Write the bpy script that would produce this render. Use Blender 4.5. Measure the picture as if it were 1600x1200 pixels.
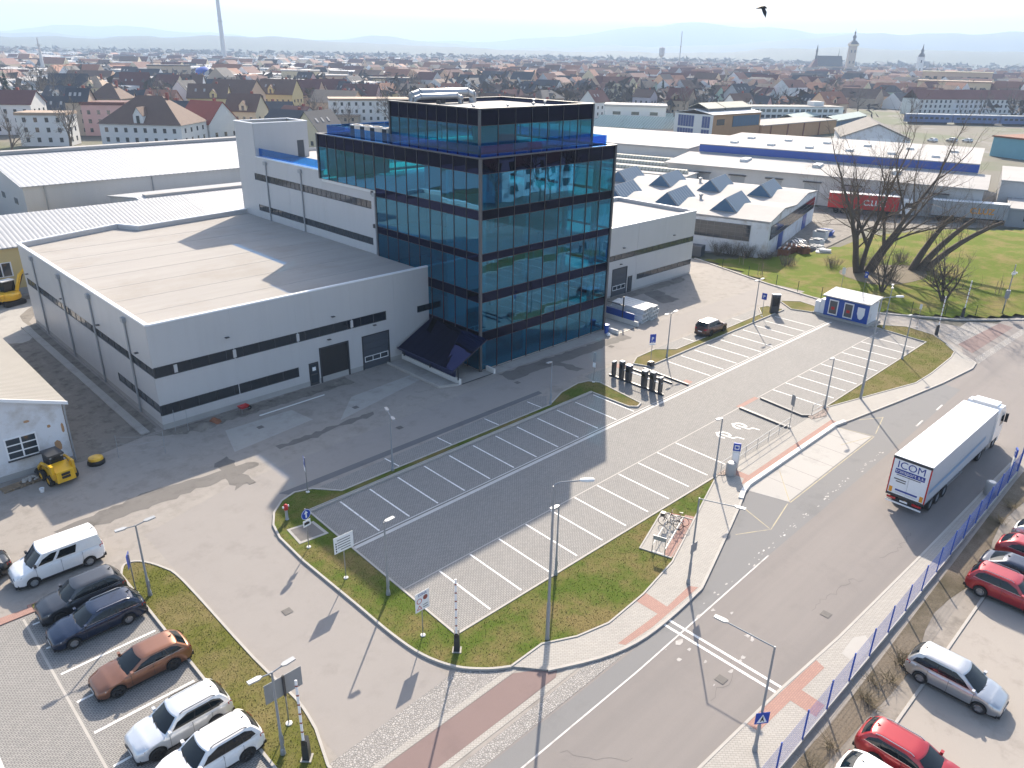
import bpy, bmesh, math, random
import numpy as np
from mathutils import Vector, Matrix
R = math.radians
for o in list(bpy.data.objects): bpy.data.objects.remove(o)
SC = bpy.context.scene
C = SC.collection
rnd = random.Random(7)

# ------------------------------------------------------------------ camera
CAM_H, FOC = 29.0, 1197.4            # metres above the yard, focal length in photo pixels (1600 wide)
YAW, PITCH, ROLL = R(45.5), R(23.4256), R(1.0435)
def cam_axes():
    f = Vector((math.cos(YAW)*math.cos(PITCH), math.sin(YAW)*math.cos(PITCH), -math.sin(PITCH)))
    r = Vector((math.sin(YAW), -math.cos(YAW), 0)); u = r.cross(f)
    return math.cos(ROLL)*r+math.sin(ROLL)*u, -math.sin(ROLL)*r+math.cos(ROLL)*u, f
CR, CU, CF = cam_axes()
cd = bpy.data.cameras.new('camera'); cam = bpy.data.objects.new('camera', cd); C.objects.link(cam)
cd.sensor_width = 36; cd.lens = 36*FOC/1600; cd.clip_start = 0.5; cd.clip_end = 40000
M = Matrix((CR, CU, -CF)).transposed().to_4x4(); M.translation = (0, 0, CAM_H); cam.matrix_world = M
SC.camera = cam
def ray(x, y): return CR*((float(x)-800)/FOC)-CU*((float(y)-600)/FOC)+CF
def G(x, y, z=0.0):                  # photo pixel -> point on the horizontal plane z
    d = ray(x, y); t = (z-CAM_H)/d.z
    return (d.x*t, d.y*t)
def GP(L, z=0.0): return [G(x, y, z) for x, y in L]

# ------------------------------------------------------------------ sky, sun, exposure
SUN_AZ, SUN_EL = 39.8, 33.2          # azimuth from +X counter-clockwise
w = bpy.data.worlds.new('World'); SC.world = w; w.use_nodes = True
nt = w.node_tree; bg = nt.nodes['Background']; sky = nt.nodes.new('ShaderNodeTexSky')
sky.sky_type = 'NISHITA'; sky.sun_disc = False
sky.sun_elevation = R(SUN_EL); sky.sun_rotation = R(90-SUN_AZ)
sky.altitude = 390; sky.air_density = 1.0; sky.dust_density = 3.2; sky.ozone_density = 1.2
nt.links.new(sky.outputs[0], bg.inputs[0]); bg.inputs[1].default_value = 0.135
sl = bpy.data.lights.new('sun', 'SUN'); sl.energy = 5.0; sl.angle = R(0.55); sl.color = (1.0, 0.885, 0.735)
sun = bpy.data.objects.new('sun', sl); C.objects.link(sun)
sd = Vector((math.cos(R(SUN_AZ))*math.cos(R(SUN_EL)), math.sin(R(SUN_AZ))*math.cos(R(SUN_EL)), math.sin(R(SUN_EL))))
sun.rotation_euler = sd.to_track_quat('Z', 'Y').to_euler(); sun.location = (0, 0, 200)
vs = SC.view_settings
vs.view_transform = 'Standard'; vs.look = 'None'; vs.gamma = 1; vs.exposure = 1.05; vs.use_curve_mapping = False
cy = SC.cycles
cy.max_bounces = 8; cy.diffuse_bounces = 3; cy.glossy_bounces = 3; cy.transmission_bounces = 4
cy.transparent_max_bounces = 16; cy.volume_bounces = 1; cy.caustics_reflective = False; cy.caustics_refractive = False
cy.use_denoising = True; cy.sample_clamp_indirect = 6

# ------------------------------------------------------------------ materials
MATS = {}
def node(nt, t, **kw):
    n = nt.nodes.new(t)
    for k, v in kw.items():
        if k in n.inputs: n.inputs[k].default_value = v
        else: setattr(n, k, v)
    return n
def c4(c): return (c[0], c[1], c[2], 1)
def new_mat(name):
    m = bpy.data.materials.new(name); m.use_nodes = True
    nt = m.node_tree; b = nt.nodes['Principled BSDF']
    MATS[name] = m
    return m, nt, b
def noise(nt, scale, detail=3, rough=0.55, vec=None):
    n = node(nt, 'ShaderNodeTexNoise', Scale=scale, Detail=detail, Roughness=rough)
    if vec: nt.links.new(vec, n.inputs['Vector'])
    return n.outputs['Fac']
def ramp(nt, fac, stops):
    r = nt.nodes.new('ShaderNodeValToRGB'); e = r.color_ramp.elements
    while len(e) < len(stops): e.new(0.5)
    for i, (p, c) in enumerate(stops): e[i].position = p; e[i].color = c4(c) if len(c) == 3 else c
    nt.links.new(fac, r.inputs[0]); return r.outputs[0]
def mix(nt, fac, a, b, mode='MIX'):
    m = nt.nodes.new('ShaderNodeMix'); m.data_type = 'RGBA'; m.blend_type = mode
    for s, v in ((0, fac), (6, a), (7, b)):
        if hasattr(v, 'is_linked'): nt.links.new(v, m.inputs[s])
        elif s == 0: m.inputs[0].default_value = v
        else: m.inputs[s].default_value = c4(v)
    return m.outputs[2]
def pos(nt): return nt.nodes.new('ShaderNodeNewGeometry').outputs['Position']
def bump(nt, b, h, strength, dist=0.02):
    n = node(nt, 'ShaderNodeBump', Strength=strength, Distance=dist)
    nt.links.new(h, n.inputs['Height']); nt.links.new(n.outputs[0], b.inputs['Normal'])
def mul(c, k): return tuple(min(1, x*k) for x in c)
def mat(name, col, rough=0.7, var=0.12, scale=1.5, bmp=0.0, bscale=20, metal=0.0, coat=0.0, spec=0.5, dirt=None, dscale=0.25):
    """plain surface with two scales of noise in its colour"""
    m, nt, b = new_mat(name); p = pos(nt)
    if var:
        c = mix(nt, noise(nt, scale, 4, .6, p), mul(col, 1-var), mul(col, 1+var))
        if dirt: c = mix(nt, ramp(nt, noise(nt, dscale, 5, .62, p), ((.5, (0, 0, 0)), (.72, (1, 1, 1)))), c, dirt)
        nt.links.new(c, b.inputs['Base Color'])
    else: b.inputs['Base Color'].default_value = c4(col)
    b.inputs['Roughness'].default_value = rough; b.inputs['Metallic'].default_value = metal
    b.inputs['Specular IOR Level'].default_value = spec
    if coat: b.inputs['Coat Weight'].default_value = coat; b.inputs['Coat Roughness'].default_value = .06
    if bmp: bump(nt, b, noise(nt, bscale, 3, .6, p), bmp)
    return m
def asphalt(name, col, pale, dark, streak=None, sscale=(.02, .5), dirty=0.0):
    m, nt, b = new_mat(name); p = pos(nt)
    c = mix(nt, noise(nt, .16, 5, .6, p), col, pale)
    c = mix(nt, ramp(nt, noise(nt, .35, 6, .68, p), ((.55, (0, 0, 0)), (.7, (1, 1, 1)))), c, dark)
    if streak:                                        # tyre-worn lanes running along the road
        mp = node(nt, 'ShaderNodeMapping'); mp.inputs['Scale'].default_value = (sscale[0], sscale[1], 1); nt.links.new(p, mp.inputs[0])
        c = mix(nt, ramp(nt, noise(nt, 1, 4, .55, mp.outputs[0]), ((.42, (0, 0, 0)), (.66, (.75, .75, .75)))), c, streak)
    if dirty:                                         # blotches and scuffs of a trampled works yard
        c = mix(nt, ramp(nt, noise(nt, .9, 8, .72, p), ((.50, (0, 0, 0)), (.66, (dirty, dirty, dirty)))), c, mul(dark, .75))
        c = mix(nt, ramp(nt, noise(nt, .6, 8, .74, p), ((.30, (dirty, dirty, dirty)), (.46, (0, 0, 0)))), c, mul(pale, 1.18))
    c = mix(nt, .35, c, mix(nt, noise(nt, 45, 2, .7, p), mul(col, .72), mul(col, 1.35)))
    nt.links.new(c, b.inputs['Base Color']); b.inputs['Roughness'].default_value = .88; b.inputs['Specular IOR Level'].default_value = .3
    bump(nt, b, noise(nt, 60, 2, .7, p), .35, .01); return m
def paver(name, c1, c2, mort, bw=.2, bh=.1, ms=.012, rot=0.0, pale=None):
    m, nt, b = new_mat(name); p = pos(nt)
    mp = node(nt, 'ShaderNodeMapping'); mp.inputs['Rotation'].default_value = (0, 0, rot); nt.links.new(p, mp.inputs[0])
    br = node(nt, 'ShaderNodeTexBrick', Scale=1.0); br.inputs['Brick Width'].default_value = bw; br.inputs['Row Height'].default_value = bh
    br.inputs['Mortar Size'].default_value = ms; br.inputs['Color1'].default_value = c4(c1); br.inputs['Color2'].default_value = c4(c2); br.inputs['Mortar'].default_value = c4(mort)
    nt.links.new(mp.outputs[0], br.inputs['Vector'])
    c = mix(nt, .5, br.outputs[0], mix(nt, noise(nt, .3, 5, .65, p), (.42, .42, .42), (.62, .62, .62)), 'OVERLAY')
    if pale: c = mix(nt, ramp(nt, noise(nt, .8, 5, .7, p), ((.56, (0, 0, 0)), (.72, (.6, .6, .6)))), c, pale)
    nt.links.new(c, b.inputs['Base Color']); b.inputs['Roughness'].default_value = .85
    bump(nt, b, br.outputs['Fac'], -.5, .01); return m
def cobble(name, col, gap, scale):
    m, nt, b = new_mat(name); p = pos(nt)
    v = node(nt, 'ShaderNodeTexVoronoi', Scale=scale, feature='DISTANCE_TO_EDGE'); nt.links.new(p, v.inputs['Vector'])
    v2 = node(nt, 'ShaderNodeTexVoronoi', Scale=scale); nt.links.new(p, v2.inputs['Vector'])
    e = ramp(nt, v.outputs['Distance'], ((.03, (0, 0, 0)), (.16, (1, 1, 1))))
    c = mix(nt, e, gap, mix(nt, v2.outputs['Color'], mul(col, .75), mul(col, 1.2)))
    nt.links.new(c, b.inputs['Base Color']); b.inputs['Roughness'].default_value = .8; bump(nt, b, e, .7, .02); return m
def grass_mat(name, g1, g2, dry, dry_amt):
    m, nt, b = new_mat(name); p = pos(nt)
    c = mix(nt, noise(nt, 6, 4, .7, p), g1, g2)
    c = mix(nt, ramp(nt, noise(nt, .32, 6, .62, p), ((dry_amt-.07, (1, 1, 1)), (dry_amt+.13, (0, 0, 0)))), c, dry)
    c = mix(nt, ramp(nt, noise(nt, 11, 4, .75, p), ((.33, (.75, .75, .75)), (.52, (0, 0, 0)))), c, mul(dry, .45))
    nt.links.new(c, b.inputs['Base Color']); b.inputs['Roughness'].default_value = .95; b.inputs['Specular IOR Level'].default_value = .1
    bump(nt, b, noise(nt, 30, 4, .75, p), .6, .02); return m
def stripes(name, c1, c2, axis, period, rough=.5, metal=0.0, bmp=.6, rot=0.0):
    """ribbed sheet: narrow troughs every `period` metres along an axis"""
    m, nt, b = new_mat(name); p = pos(nt)
    mp = node(nt, 'ShaderNodeMapping'); mp.inputs['Rotation'].default_value = (0, 0, rot); nt.links.new(p, mp.inputs[0])
    wv = node(nt, 'ShaderNodeTexWave', Scale=2*math.pi/period/(2*math.pi)*.318, wave_type='BANDS', bands_direction=axis)
    wv.inputs['Scale'].default_value = 1/(period*3.1831); nt.links.new(mp.outputs[0], wv.inputs['Vector'])
    c = mix(nt, ramp(nt, wv.outputs['Fac'], ((.08, (1, 1, 1)), (.3, (0, 0, 0)))), c1, c2)
    c = mix(nt, .6, c, mix(nt, noise(nt, .35, 5, .6, p), (.40, .40, .40), (.62, .62, .62)), 'OVERLAY')
    nt.links.new(c, b.inputs['Base Color']); b.inputs['Roughness'].default_value = rough; b.inputs['Metallic'].default_value = metal
    bump(nt, b, wv.outputs['Fac'], bmp, .04); return m
def glass(name, tint, refl, rcol=(.85, .92, 1), edge=.75):
    """coated pane: part mirror, part tinted clear"""
    m, nt, b = new_mat(name); nt.nodes.remove(b)
    t = node(nt, 'ShaderNodeBsdfTransparent'); t.inputs[0].default_value = c4(tint)
    g = node(nt, 'ShaderNodeBsdfGlossy', Roughness=.012); g.inputs[0].default_value = c4(rcol)
    lw = node(nt, 'ShaderNodeLayerWeight', Blend=.5)
    mr = node(nt, 'ShaderNodeMapRange'); mr.inputs['From Min'].default_value = 0; mr.inputs['From Max'].default_value = 1
    mr.inputs['To Min'].default_value = refl; mr.inputs['To Max'].default_value = edge
    pw = node(nt, 'ShaderNodeMath', operation='POWER'); pw.inputs[1].default_value = 3.0
    nt.links.new(lw.outputs['Facing'], pw.inputs[0]); nt.links.new(pw.outputs[0], mr.inputs[0])
    mx = nt.nodes.new('ShaderNodeMixShader'); nt.links.new(mr.outputs[0], mx.inputs[0]); nt.links.new(t.outputs[0], mx.inputs[1]); nt.links.new(g.outputs[0], mx.inputs[2])
    p = pos(nt); bn = node(nt, 'ShaderNodeBump', Strength=.10, Distance=.05)      # panes are never quite flat
    nt.links.new(noise(nt, .55, 1, .4, p), bn.inputs['Height'])
    oi = nt.nodes.new('ShaderNodeObjectInfo'); wn = nt.nodes.new('ShaderNodeTexWhiteNoise'); nt.links.new(oi.outputs['Location'], wn.inputs['Vector'])   # each pane sits a hair out of plane
    va = node(nt, 'ShaderNodeVectorMath', operation='MULTIPLY_ADD'); va.inputs[1].default_value = (.022, .022, .022); nt.links.new(wn.outputs['Color'], va.inputs[0]); nt.links.new(bn.outputs[0], va.inputs[2])
    vb = node(nt, 'ShaderNodeVectorMath', operation='SUBTRACT'); vb.inputs[1].default_value = (.011, .011, .011); nt.links.new(va.outputs[0], vb.inputs[0])
    vn = node(nt, 'ShaderNodeVectorMath', operation='NORMALIZE'); nt.links.new(vb.outputs[0], vn.inputs[0]); nt.links.new(vn.outputs[0], g.inputs['Normal'])
    nt.links.new(mx.outputs[0], nt.nodes['Material Output'].inputs[0]); return m
def paint(name, col, metal=.0, rough=.28):
    m, nt, b = new_mat(name); b.inputs['Base Color'].default_value = c4(col); b.inputs['Metallic'].default_value = metal
    b.inputs['Roughness'].default_value = rough; b.inputs['Coat Weight'].default_value = .8; b.inputs['Coat Roughness'].default_value = .04
    p = pos(nt); c = mix(nt, noise(nt, 3, 4, .6, p), mul(col, .9), mul(col, 1.06)); nt.links.new(c, b.inputs['Base Color']); return m

asphalt('yard', (.275, .25, .225), (.335, .305, .272), (.20, .18, .16), dirty=.55)
asphalt('drive', (.26, .238, .22), (.315, .288, .264), (.225, .205, .19), dirty=.16)
asphalt('road', (.222, .20, .186), (.25, .226, .21), (.20, .181, .169), streak=(.178, .164, .156), dirty=.10)
asphalt('road_dark', (.13, .13, .135), (.16, .158, .16), (.10, .10, .10))
asphalt('red_asphalt', (.19, .135, .125), (.235, .17, .155), (.17, .125, .115))
asphalt('patch', (.14, .13, .12), (.20, .185, .17), (.09, .082, .075), dirty=.5)
asphalt('concrete', (.33, .315, .29), (.41, .39, .36), (.25, .235, .215), dirty=.4)
asphalt('bay_concrete', (.37, .35, .325), (.45, .43, .40), (.30, .285, .265))
asphalt('gravel', (.22, .195, .168), (.34, .305, .268), (.11, .095, .08), dirty=.6)
asphalt('dirt', (.13, .105, .07), (.20, .165, .11), (.07, .075, .03))
asphalt('site_mud', (.165, .148, .128), (.29, .265, .232), (.08, .07, .058), dirty=.9)
paver('lot_paver', (.30, .285, .265), (.25, .24, .225), (.12, .115, .11), .22, .11, .016)
paver('walk_paver', (.37, .345, .31), (.33, .31, .28), (.22, .205, .185), .24, .12, .010, R(45))
paver('red_paver', (.36, .205, .165), (.32, .18, .145), (.23, .15, .125), .2, .1, .01)
cobble('cobble', (.34, .32, .30), (.19, .178, .165), 9.0)
cobble('rubble', (.34, .26, .22), (.10, .09, .08), 5)
grass_mat('lawn', (.055, .10, .010), (.105, .14, .022), (.19, .15, .06), .45)
grass_mat('lawn_dry', (.085, .10, .016), (.14, .14, .03), (.19, .155, .065), .47)
grass_mat('hill_grass', (.085, .135, .008), (.14, .18, .018), (.22, .18, .06), .42)
grass_mat('rough_grass', (.075, .065, .04), (.12, .10, .065), (.20, .165, .125), .5)
mat('white_line', (.78, .77, .74), .7, .08, 6, dirt=(.45, .43, .41), dscale=3.5)
mat('worn_line', (.52, .50, .48), .7, .15, 6, dirt=(.28, .265, .255), dscale=1.6)
mat('yellow_line', (.36, .31, .20), .7, .15, 4, dirt=(.215, .20, .19), dscale=1.3)
mat('kerb', (.40, .375, .34), .85, .15, 1.2, .4, 30)
mat('kerb_white', (.66, .64, .60), .8, .1, 1.5, .3, 30)
def cladding(name, col, metal):
    m, nt, b = new_mat(name); p = pos(nt); mp = node(nt, 'ShaderNodeMapping'); mp.inputs['Scale'].default_value = (1.3, 1.3, .07); nt.links.new(p, mp.inputs[0])
    c = mix(nt, ramp(nt, noise(nt, 1.0, 6, .7, mp.outputs[0]), ((.45, (0, 0, 0)), (.75, (.55, .55, .55)))), col, mul(col, .80))      # rain streaks
    c = mix(nt, noise(nt, .25, 4, .6, p), c, mul(col, 1.05)); nt.links.new(c, b.inputs['Base Color'])
    b.inputs['Roughness'].default_value = .42; b.inputs['Metallic'].default_value = metal
    wv = node(nt, 'ShaderNodeTexWave', wave_type='BANDS', bands_direction='Z'); wv.inputs['Scale'].default_value = .31416/.33; nt.links.new(p, wv.inputs['Vector']); bump(nt, b, wv.outputs['Fac'], .12, .01)
cladding('panel', (.49, .485, .48), .10); cladding('panel_white', (.48, .475, .47), .0)
mat('plinth', (.36, .35, .335), .85, .15, 1, .3, 25)
mat('flashing', (.78, .79, .80), .35, .03, 1)
m, nt, b = new_mat('membrane'); p = pos(nt); mp = node(nt, 'ShaderNodeMapping'); mp.inputs['Scale'].default_value = (.05, .55, 1); nt.links.new(p, mp.inputs[0])
c = mix(nt, noise(nt, 1.0, 6, .65, mp.outputs[0]), (.30, .28, .258), (.43, .405, .375))          # roller-laid streaks
c = mix(nt, ramp(nt, noise(nt, .13, 6, .65, p), ((.5, (0, 0, 0)), (.75, (.7, .7, .7)))), c, (.30, .265, .225))
nt.links.new(c, b.inputs['Base Color']); b.inputs['Roughness'].default_value = .85; b.inputs['Specular IOR Level'].default_value = .12
mat('white_roof', (.39, .375, .36), .8, spec=.15, var=.06, scale=.3, dirt=(.35, .335, .32), dscale=.12)
stripes('ribbed_roof', (.40, .40, .40), (.25, .255, .265), 'X', .55, .5)
stripes('ribbed_roof_b', (.43, .43, .43), (.31, .315, .325), 'X', .8, .5)
stripes('fibre_roof', (.27, .255, .23), (.17, .16, .14), 'Y', .35, .9)
stripes('green_roof', (.40, .47, .42), (.22, .27, .245), 'Y', .9, .7)
stripes('tan_roof', (.46, .44, .36), (.25, .235, .18), 'Y', .8, .7)
mat('frame_dark', (.035, .037, .042), .4, .05, 2)
mat('frame_grey', (.10, .102, .108), .4, .05, 2, metal=.3)
mat('black', (.015, .015, .016), .5, .1, 3)
mat('rubber', (.018, .018, .018), .8, .15, 6)
mat('steel', (.36, .37, .385), .35, .06, 4, metal=.75)
mat('galv', (.33, .345, .36), .5, .08, 3, metal=.35)
mat('pole_grey', (.27, .285, .30), .5, .06, 3, metal=.3)
mat('white', (.78, .78, .78), .45, .03, 2)
mat('off_white', (.66, .655, .63), .7, .06, .5)
mat('door_grey', (.055, .065, .08), .45, .06, 1)
mat('red', (.48, .02, .02), .4, .06, 3)
mat('blue', (.012, .07, .33), .35, .06, 3)
mat('fence_blue', (.010, .075, .38), .5, .08, 3)
mat('sign_blue', (.006, .05, .34), .35, .03, 3)
mat('yellow', (.75, .42, .012), .4, .08, 1.5, dirt=(.45, .26, .05), dscale=1.4)
mat('rust', (.21, .085, .045), .85, .35, 2.5, .4, 20)
mat('wood', (.27, .20, .13), .8, .2, 4)
mat('interior', (.68, .68, .66), .8, .05, 1)
mat('ceiling', (.75, .75, .75), .8, .04, 1)
mat('core', (.16, .17, .18), .8, .06, 1)
mat('stucco_white', (.66, .665, .68), .9, .06, .7, dirt=(.45, .41, .37), dscale=.5)
mat('stucco_yellow', (.58, .46, .22), .9, .06, .7)
mat('ochre', (.42, .24, .12), .9, .12, .5)
mat('brick_red', (.27, .08, .06), .85, .1, .6)
mat('bark', (.092, .072, .055), .95, .3, 3, .8, 14)
mat('twig', (.15, .115, .085), .95, .2, 2)
mat('twig_grey', (.17, .145, .125), .95, .2, 2)
mat('shrub', (.17, .145, .115), .95, .2, 2)
mat('needle', (.018, .04, .022), .9, .25, 2)
glass('tower_glass', (.07, .62, .72), .17, (.26, .60, .90), .88)
glass('spandrel', (.0, .0, .0), .07, (.17, .21, .52), .75)
glass('rail_glass', (.16, .50, .88), .10, (.45, .70, 1), .7)
glass('clear_glass', (.60, .68, .70), .12, (.9, .95, 1), .8)
m, nt, b = new_mat('dark_glass'); b.inputs['Base Color'].default_value = (.012, .017, .022, 1); b.inputs['Roughness'].default_value = .06; b.inputs['Specular IOR Level'].default_value = .9
m, nt, b = new_mat('navy_back'); b.inputs['Base Color'].default_value = (.012, .018, .06, 1); b.inputs['Roughness'].default_value = .5
m, nt, b = new_mat('window_glass'); b.inputs['Base Color'].default_value = (.03, .04, .05, 1); b.inputs['Roughness'].default_value = .08; b.inputs['Specular IOR Level'].default_value = .8
m, nt, b = new_mat('car_glass'); b.inputs['Base Color'].default_value = (.006, .010, .013, 1); b.inputs['Roughness'].default_value = .04; b.inputs['Specular IOR Level'].default_value = .45
m, nt, b = new_mat('headlight'); b.inputs['Base Color'].default_value = (.55, .58, .60, 1); b.inputs['Roughness'].default_value = .08; b.inputs['Metallic'].default_value = .5
m, nt, b = new_mat('taillight'); b.inputs['Base Color'].default_value = (.42, .008, .012, 1); b.inputs['Roughness'].default_value = .1; b.inputs['Coat Weight'].default_value = .8
m, nt, b = new_mat('alloy'); b.inputs['Base Color'].default_value = (.5, .5, .51, 1); b.inputs['Roughness'].default_value = .3; b.inputs['Metallic'].default_value = .85
m, nt, b = new_mat('alloy_dark'); b.inputs['Base Color'].default_value = (.06, .06, .062, 1); b.inputs['Roughness'].default_value = .35; b.inputs['Metallic'].default_value = .6

# ------------------------------------------------------------------ mesh helpers
class MB:
    def __init__(s): s.v = []; s.f = []; s.m = []
    def add(s, vs, fs, mi=0):
        n = len(s.v); s.v += [tuple(v) for v in vs]
        for f in fs: s.f.append(tuple(i+n for i in f)); s.m.append(mi)
        return s
    def box(s, x0, y0, z0, x1, y1, z1, mi=0):
        return s.add([(x0, y0, z0), (x1, y0, z0), (x1, y1, z0), (x0, y1, z0), (x0, y0, z1), (x1, y0, z1), (x1, y1, z1), (x0, y1, z1)],
                     [(3, 2, 1, 0), (4, 5, 6, 7), (0, 1, 5, 4), (1, 2, 6, 5), (2, 3, 7, 6), (3, 0, 4, 7)], mi)
    def prism(s, pts, z0, z1, mi=0, side=None):
        n = len(pts)
        a = sum(pts[i][0]*pts[(i+1) % n][1]-pts[(i+1) % n][0]*pts[i][1] for i in range(n))
        if a < 0: pts = pts[::-1]
        s.add([(p[0], p[1], z0) for p in pts]+[(p[0], p[1], z1) for p in pts], [tuple(range(n, 2*n))], mi)
        k = len(s.v)-2*n
        for i in range(n):
            j = (i+1) % n; s.f.append((k+i, k+j, k+n+j, k+n+i)); s.m.append(mi if side is None else side)
        return s
    def tube(s, pts, rads, n=6, mi=0):
        pts = [Vector(p) for p in pts]
        if not hasattr(rads, '__len__'): rads = [rads]*len(pts)
        base = len(s.v); up = Vector((.13, .27, .95))
        for i, p in enumerate(pts):
            d = (pts[min(i+1, len(pts)-1)]-pts[max(i-1, 0)])
            d = d.normalized() if d.length > 1e-9 else Vector((0, 0, 1))
            a = d.cross(up)
            if a.length < 1e-3: a = d.cross(Vector((1, 0, 0)))
            a.normalize(); b2 = d.cross(a)
            for k in range(n):
                t = 2*math.pi*k/n; s.v.append(tuple(p+a*(math.cos(t)*rads[i])+b2*(math.sin(t)*rads[i])))
        for i in range(len(pts)-1):
            for k in range(n):
                q = (k+1) % n
                s.f.append((base+i*n+k, base+i*n+q, base+(i+1)*n+q, base+(i+1)*n+k)); s.m.append(mi)
        s.f.append(tuple(base+k for k in range(n))[::-1]); s.m.append(mi)
        s.f.append(tuple(base+(len(pts)-1)*n+k for k in range(n))); s.m.append(mi)
        return s
    def lathe(s, prof, n=16, mi=0, axis='Z', at=(0, 0, 0), cap=True):
        base = len(s.v)
        for r, z in prof:
            for k in range(n):
                t = 2*math.pi*k/n; a, b2 = r*math.cos(t), r*math.sin(t)
                p = (a, b2, z) if axis == 'Z' else ((a, z, b2) if axis == 'Y' else (z, a, b2))
                s.v.append((p[0]+at[0], p[1]+at[1], p[2]+at[2]))
        for i in range(len(prof)-1):
            for k in range(n):
                q = (k+1) % n; s.f.append((base+i*n+k, base+i*n+q, base+(i+1)*n+q, base+(i+1)*n+k)); s.m.append(mi)
        if cap:
            s.f.append(tuple(base+k for k in range(n))); s.m.append(mi)
            s.f.append(tuple(base+(len(prof)-1)*n+k for k in range(n))); s.m.append(mi)
        return s
    def grid(s, fn, nu, nv, mi=0):
        base = len(s.v)
        for i in range(nu+1):
            for j in range(nv+1): s.v.append(tuple(fn(i/nu, j/nv)))
        for i in range(nu):
            for j in range(nv):
                a = base+i*(nv+1)+j; s.f.append((a, a+1, a+nv+2, a+nv+1)); s.m.append(mi)
        return s
    def mesh(s, name, mats, smooth=None, fix=True):
        me = bpy.data.meshes.new(name); me.from_pydata(s.v, [], s.f)
        for m_ in (mats if isinstance(mats, (list, tuple)) else [mats]): me.materials.append(MATS[m_] if isinstance(m_, str) else m_)
        if any(s.m): me.polygons.foreach_set('material_index', s.m)
        if fix and len(s.f) < 20000:
            b = bmesh.new(); b.from_mesh(me); bmesh.ops.recalc_face_normals(b, faces=b.faces); b.to_mesh(me); b.free()
        if smooth is not None:
            me.polygons.foreach_set('use_smooth', [True]*len(me.polygons)); me.set_sharp_from_angle(angle=R(smooth))
        me.update(); return me
def put(name, me, parent=None, loc=(0, 0, 0), rz=0.0):
    o = bpy.data.objects.new(name, me); C.objects.link(o); o.parent = parent; o.location = loc
    if rz: o.rotation_euler = (0, 0, rz)
    return o
def part(name, mb, mats, parent=None, world=False, smooth=None, fix=True):
    """one mesh object; world=True: vertices are world points, re-centred on the piece's own base"""
    if world:
        xs = [v[0] for v in mb.v]; ys = [v[1] for v in mb.v]; zs = [v[2] for v in mb.v]
        c = ((min(xs)+max(xs))/2, (min(ys)+max(ys))/2, min(zs))
        mb.v = [(v[0]-c[0], v[1]-c[1], v[2]-c[2]) for v in mb.v]
        loc = c
        q = parent
        while q is not None: loc = tuple(a-b_ for a, b_ in zip(loc, q.location)); q = q.parent
        return put(name, mb.mesh(name, mats, smooth, fix), parent, loc)
    return put(name, mb.mesh(name, mats, smooth, fix), parent)
BOXC = {}
def bx(name, x0, y0, z0, x1, y1, z1, mats, parent=None):
    """a box piece given in world coordinates; equal boxes share their mesh"""
    d = (round(x1-x0, 3), round(y1-y0, 3), round(z1-z0, 3)); k = (name, d, str(mats))
    if k not in BOXC: BOXC[k] = MB().box(-d[0]/2, -d[1]/2, 0, d[0]/2, d[1]/2, d[2]).mesh(name, mats)
    loc = ((x0+x1)/2, (y0+y1)/2, z0); q = parent
    while q is not None: loc = tuple(a-b_ for a, b_ in zip(loc, q.location)); q = q.parent
    return put(name, BOXC[k], parent, loc)
def tag(o, label, cat, group=None, kind=None):
    if label: o['label'] = label
    if cat: o['category'] = cat
    if group: o['group'] = group
    if kind: o['kind'] = kind
    return o
def thing(name, label, cat, loc=(0, 0, 0), rz=0.0, group=None):
    o = bpy.data.objects.new(name, None); C.objects.link(o); o.empty_display_size = .3
    o.location = (loc[0], loc[1], loc[2] if len(loc) > 2 else 0.0); o.rotation_euler = (0, 0, rz)
    return tag(o, label, cat, group)
def dup(root, loc, rz=0.0, label=None, group=None):
    r = root.copy(); C.objects.link(r); r.location = (loc[0], loc[1], loc[2] if len(loc) > 2 else root.location.z); r.rotation_euler = (0, 0, rz)
    if label: r['label'] = label
    if group: r['group'] = group
    for ch in list(root.children):
        c = ch.copy(); C.objects.link(c); c.parent = r
        for g in list(ch.children):
            d = g.copy(); C.objects.link(d); d.parent = c
    return r
def structure(name, mb, mats, smooth=None, fix=True):
    o = part(name, mb, mats, None, True, smooth, fix); o['kind'] = 'structure'; return o
def sheet(name, pts, z, m, thick=.0):
    mb = MB()
    if thick: mb.prism(pts, z-thick, z)
    else: mb.add([(p[0], p[1], z) for p in pts], [tuple(range(len(pts)))])
    return structure(name, mb, m)
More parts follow.
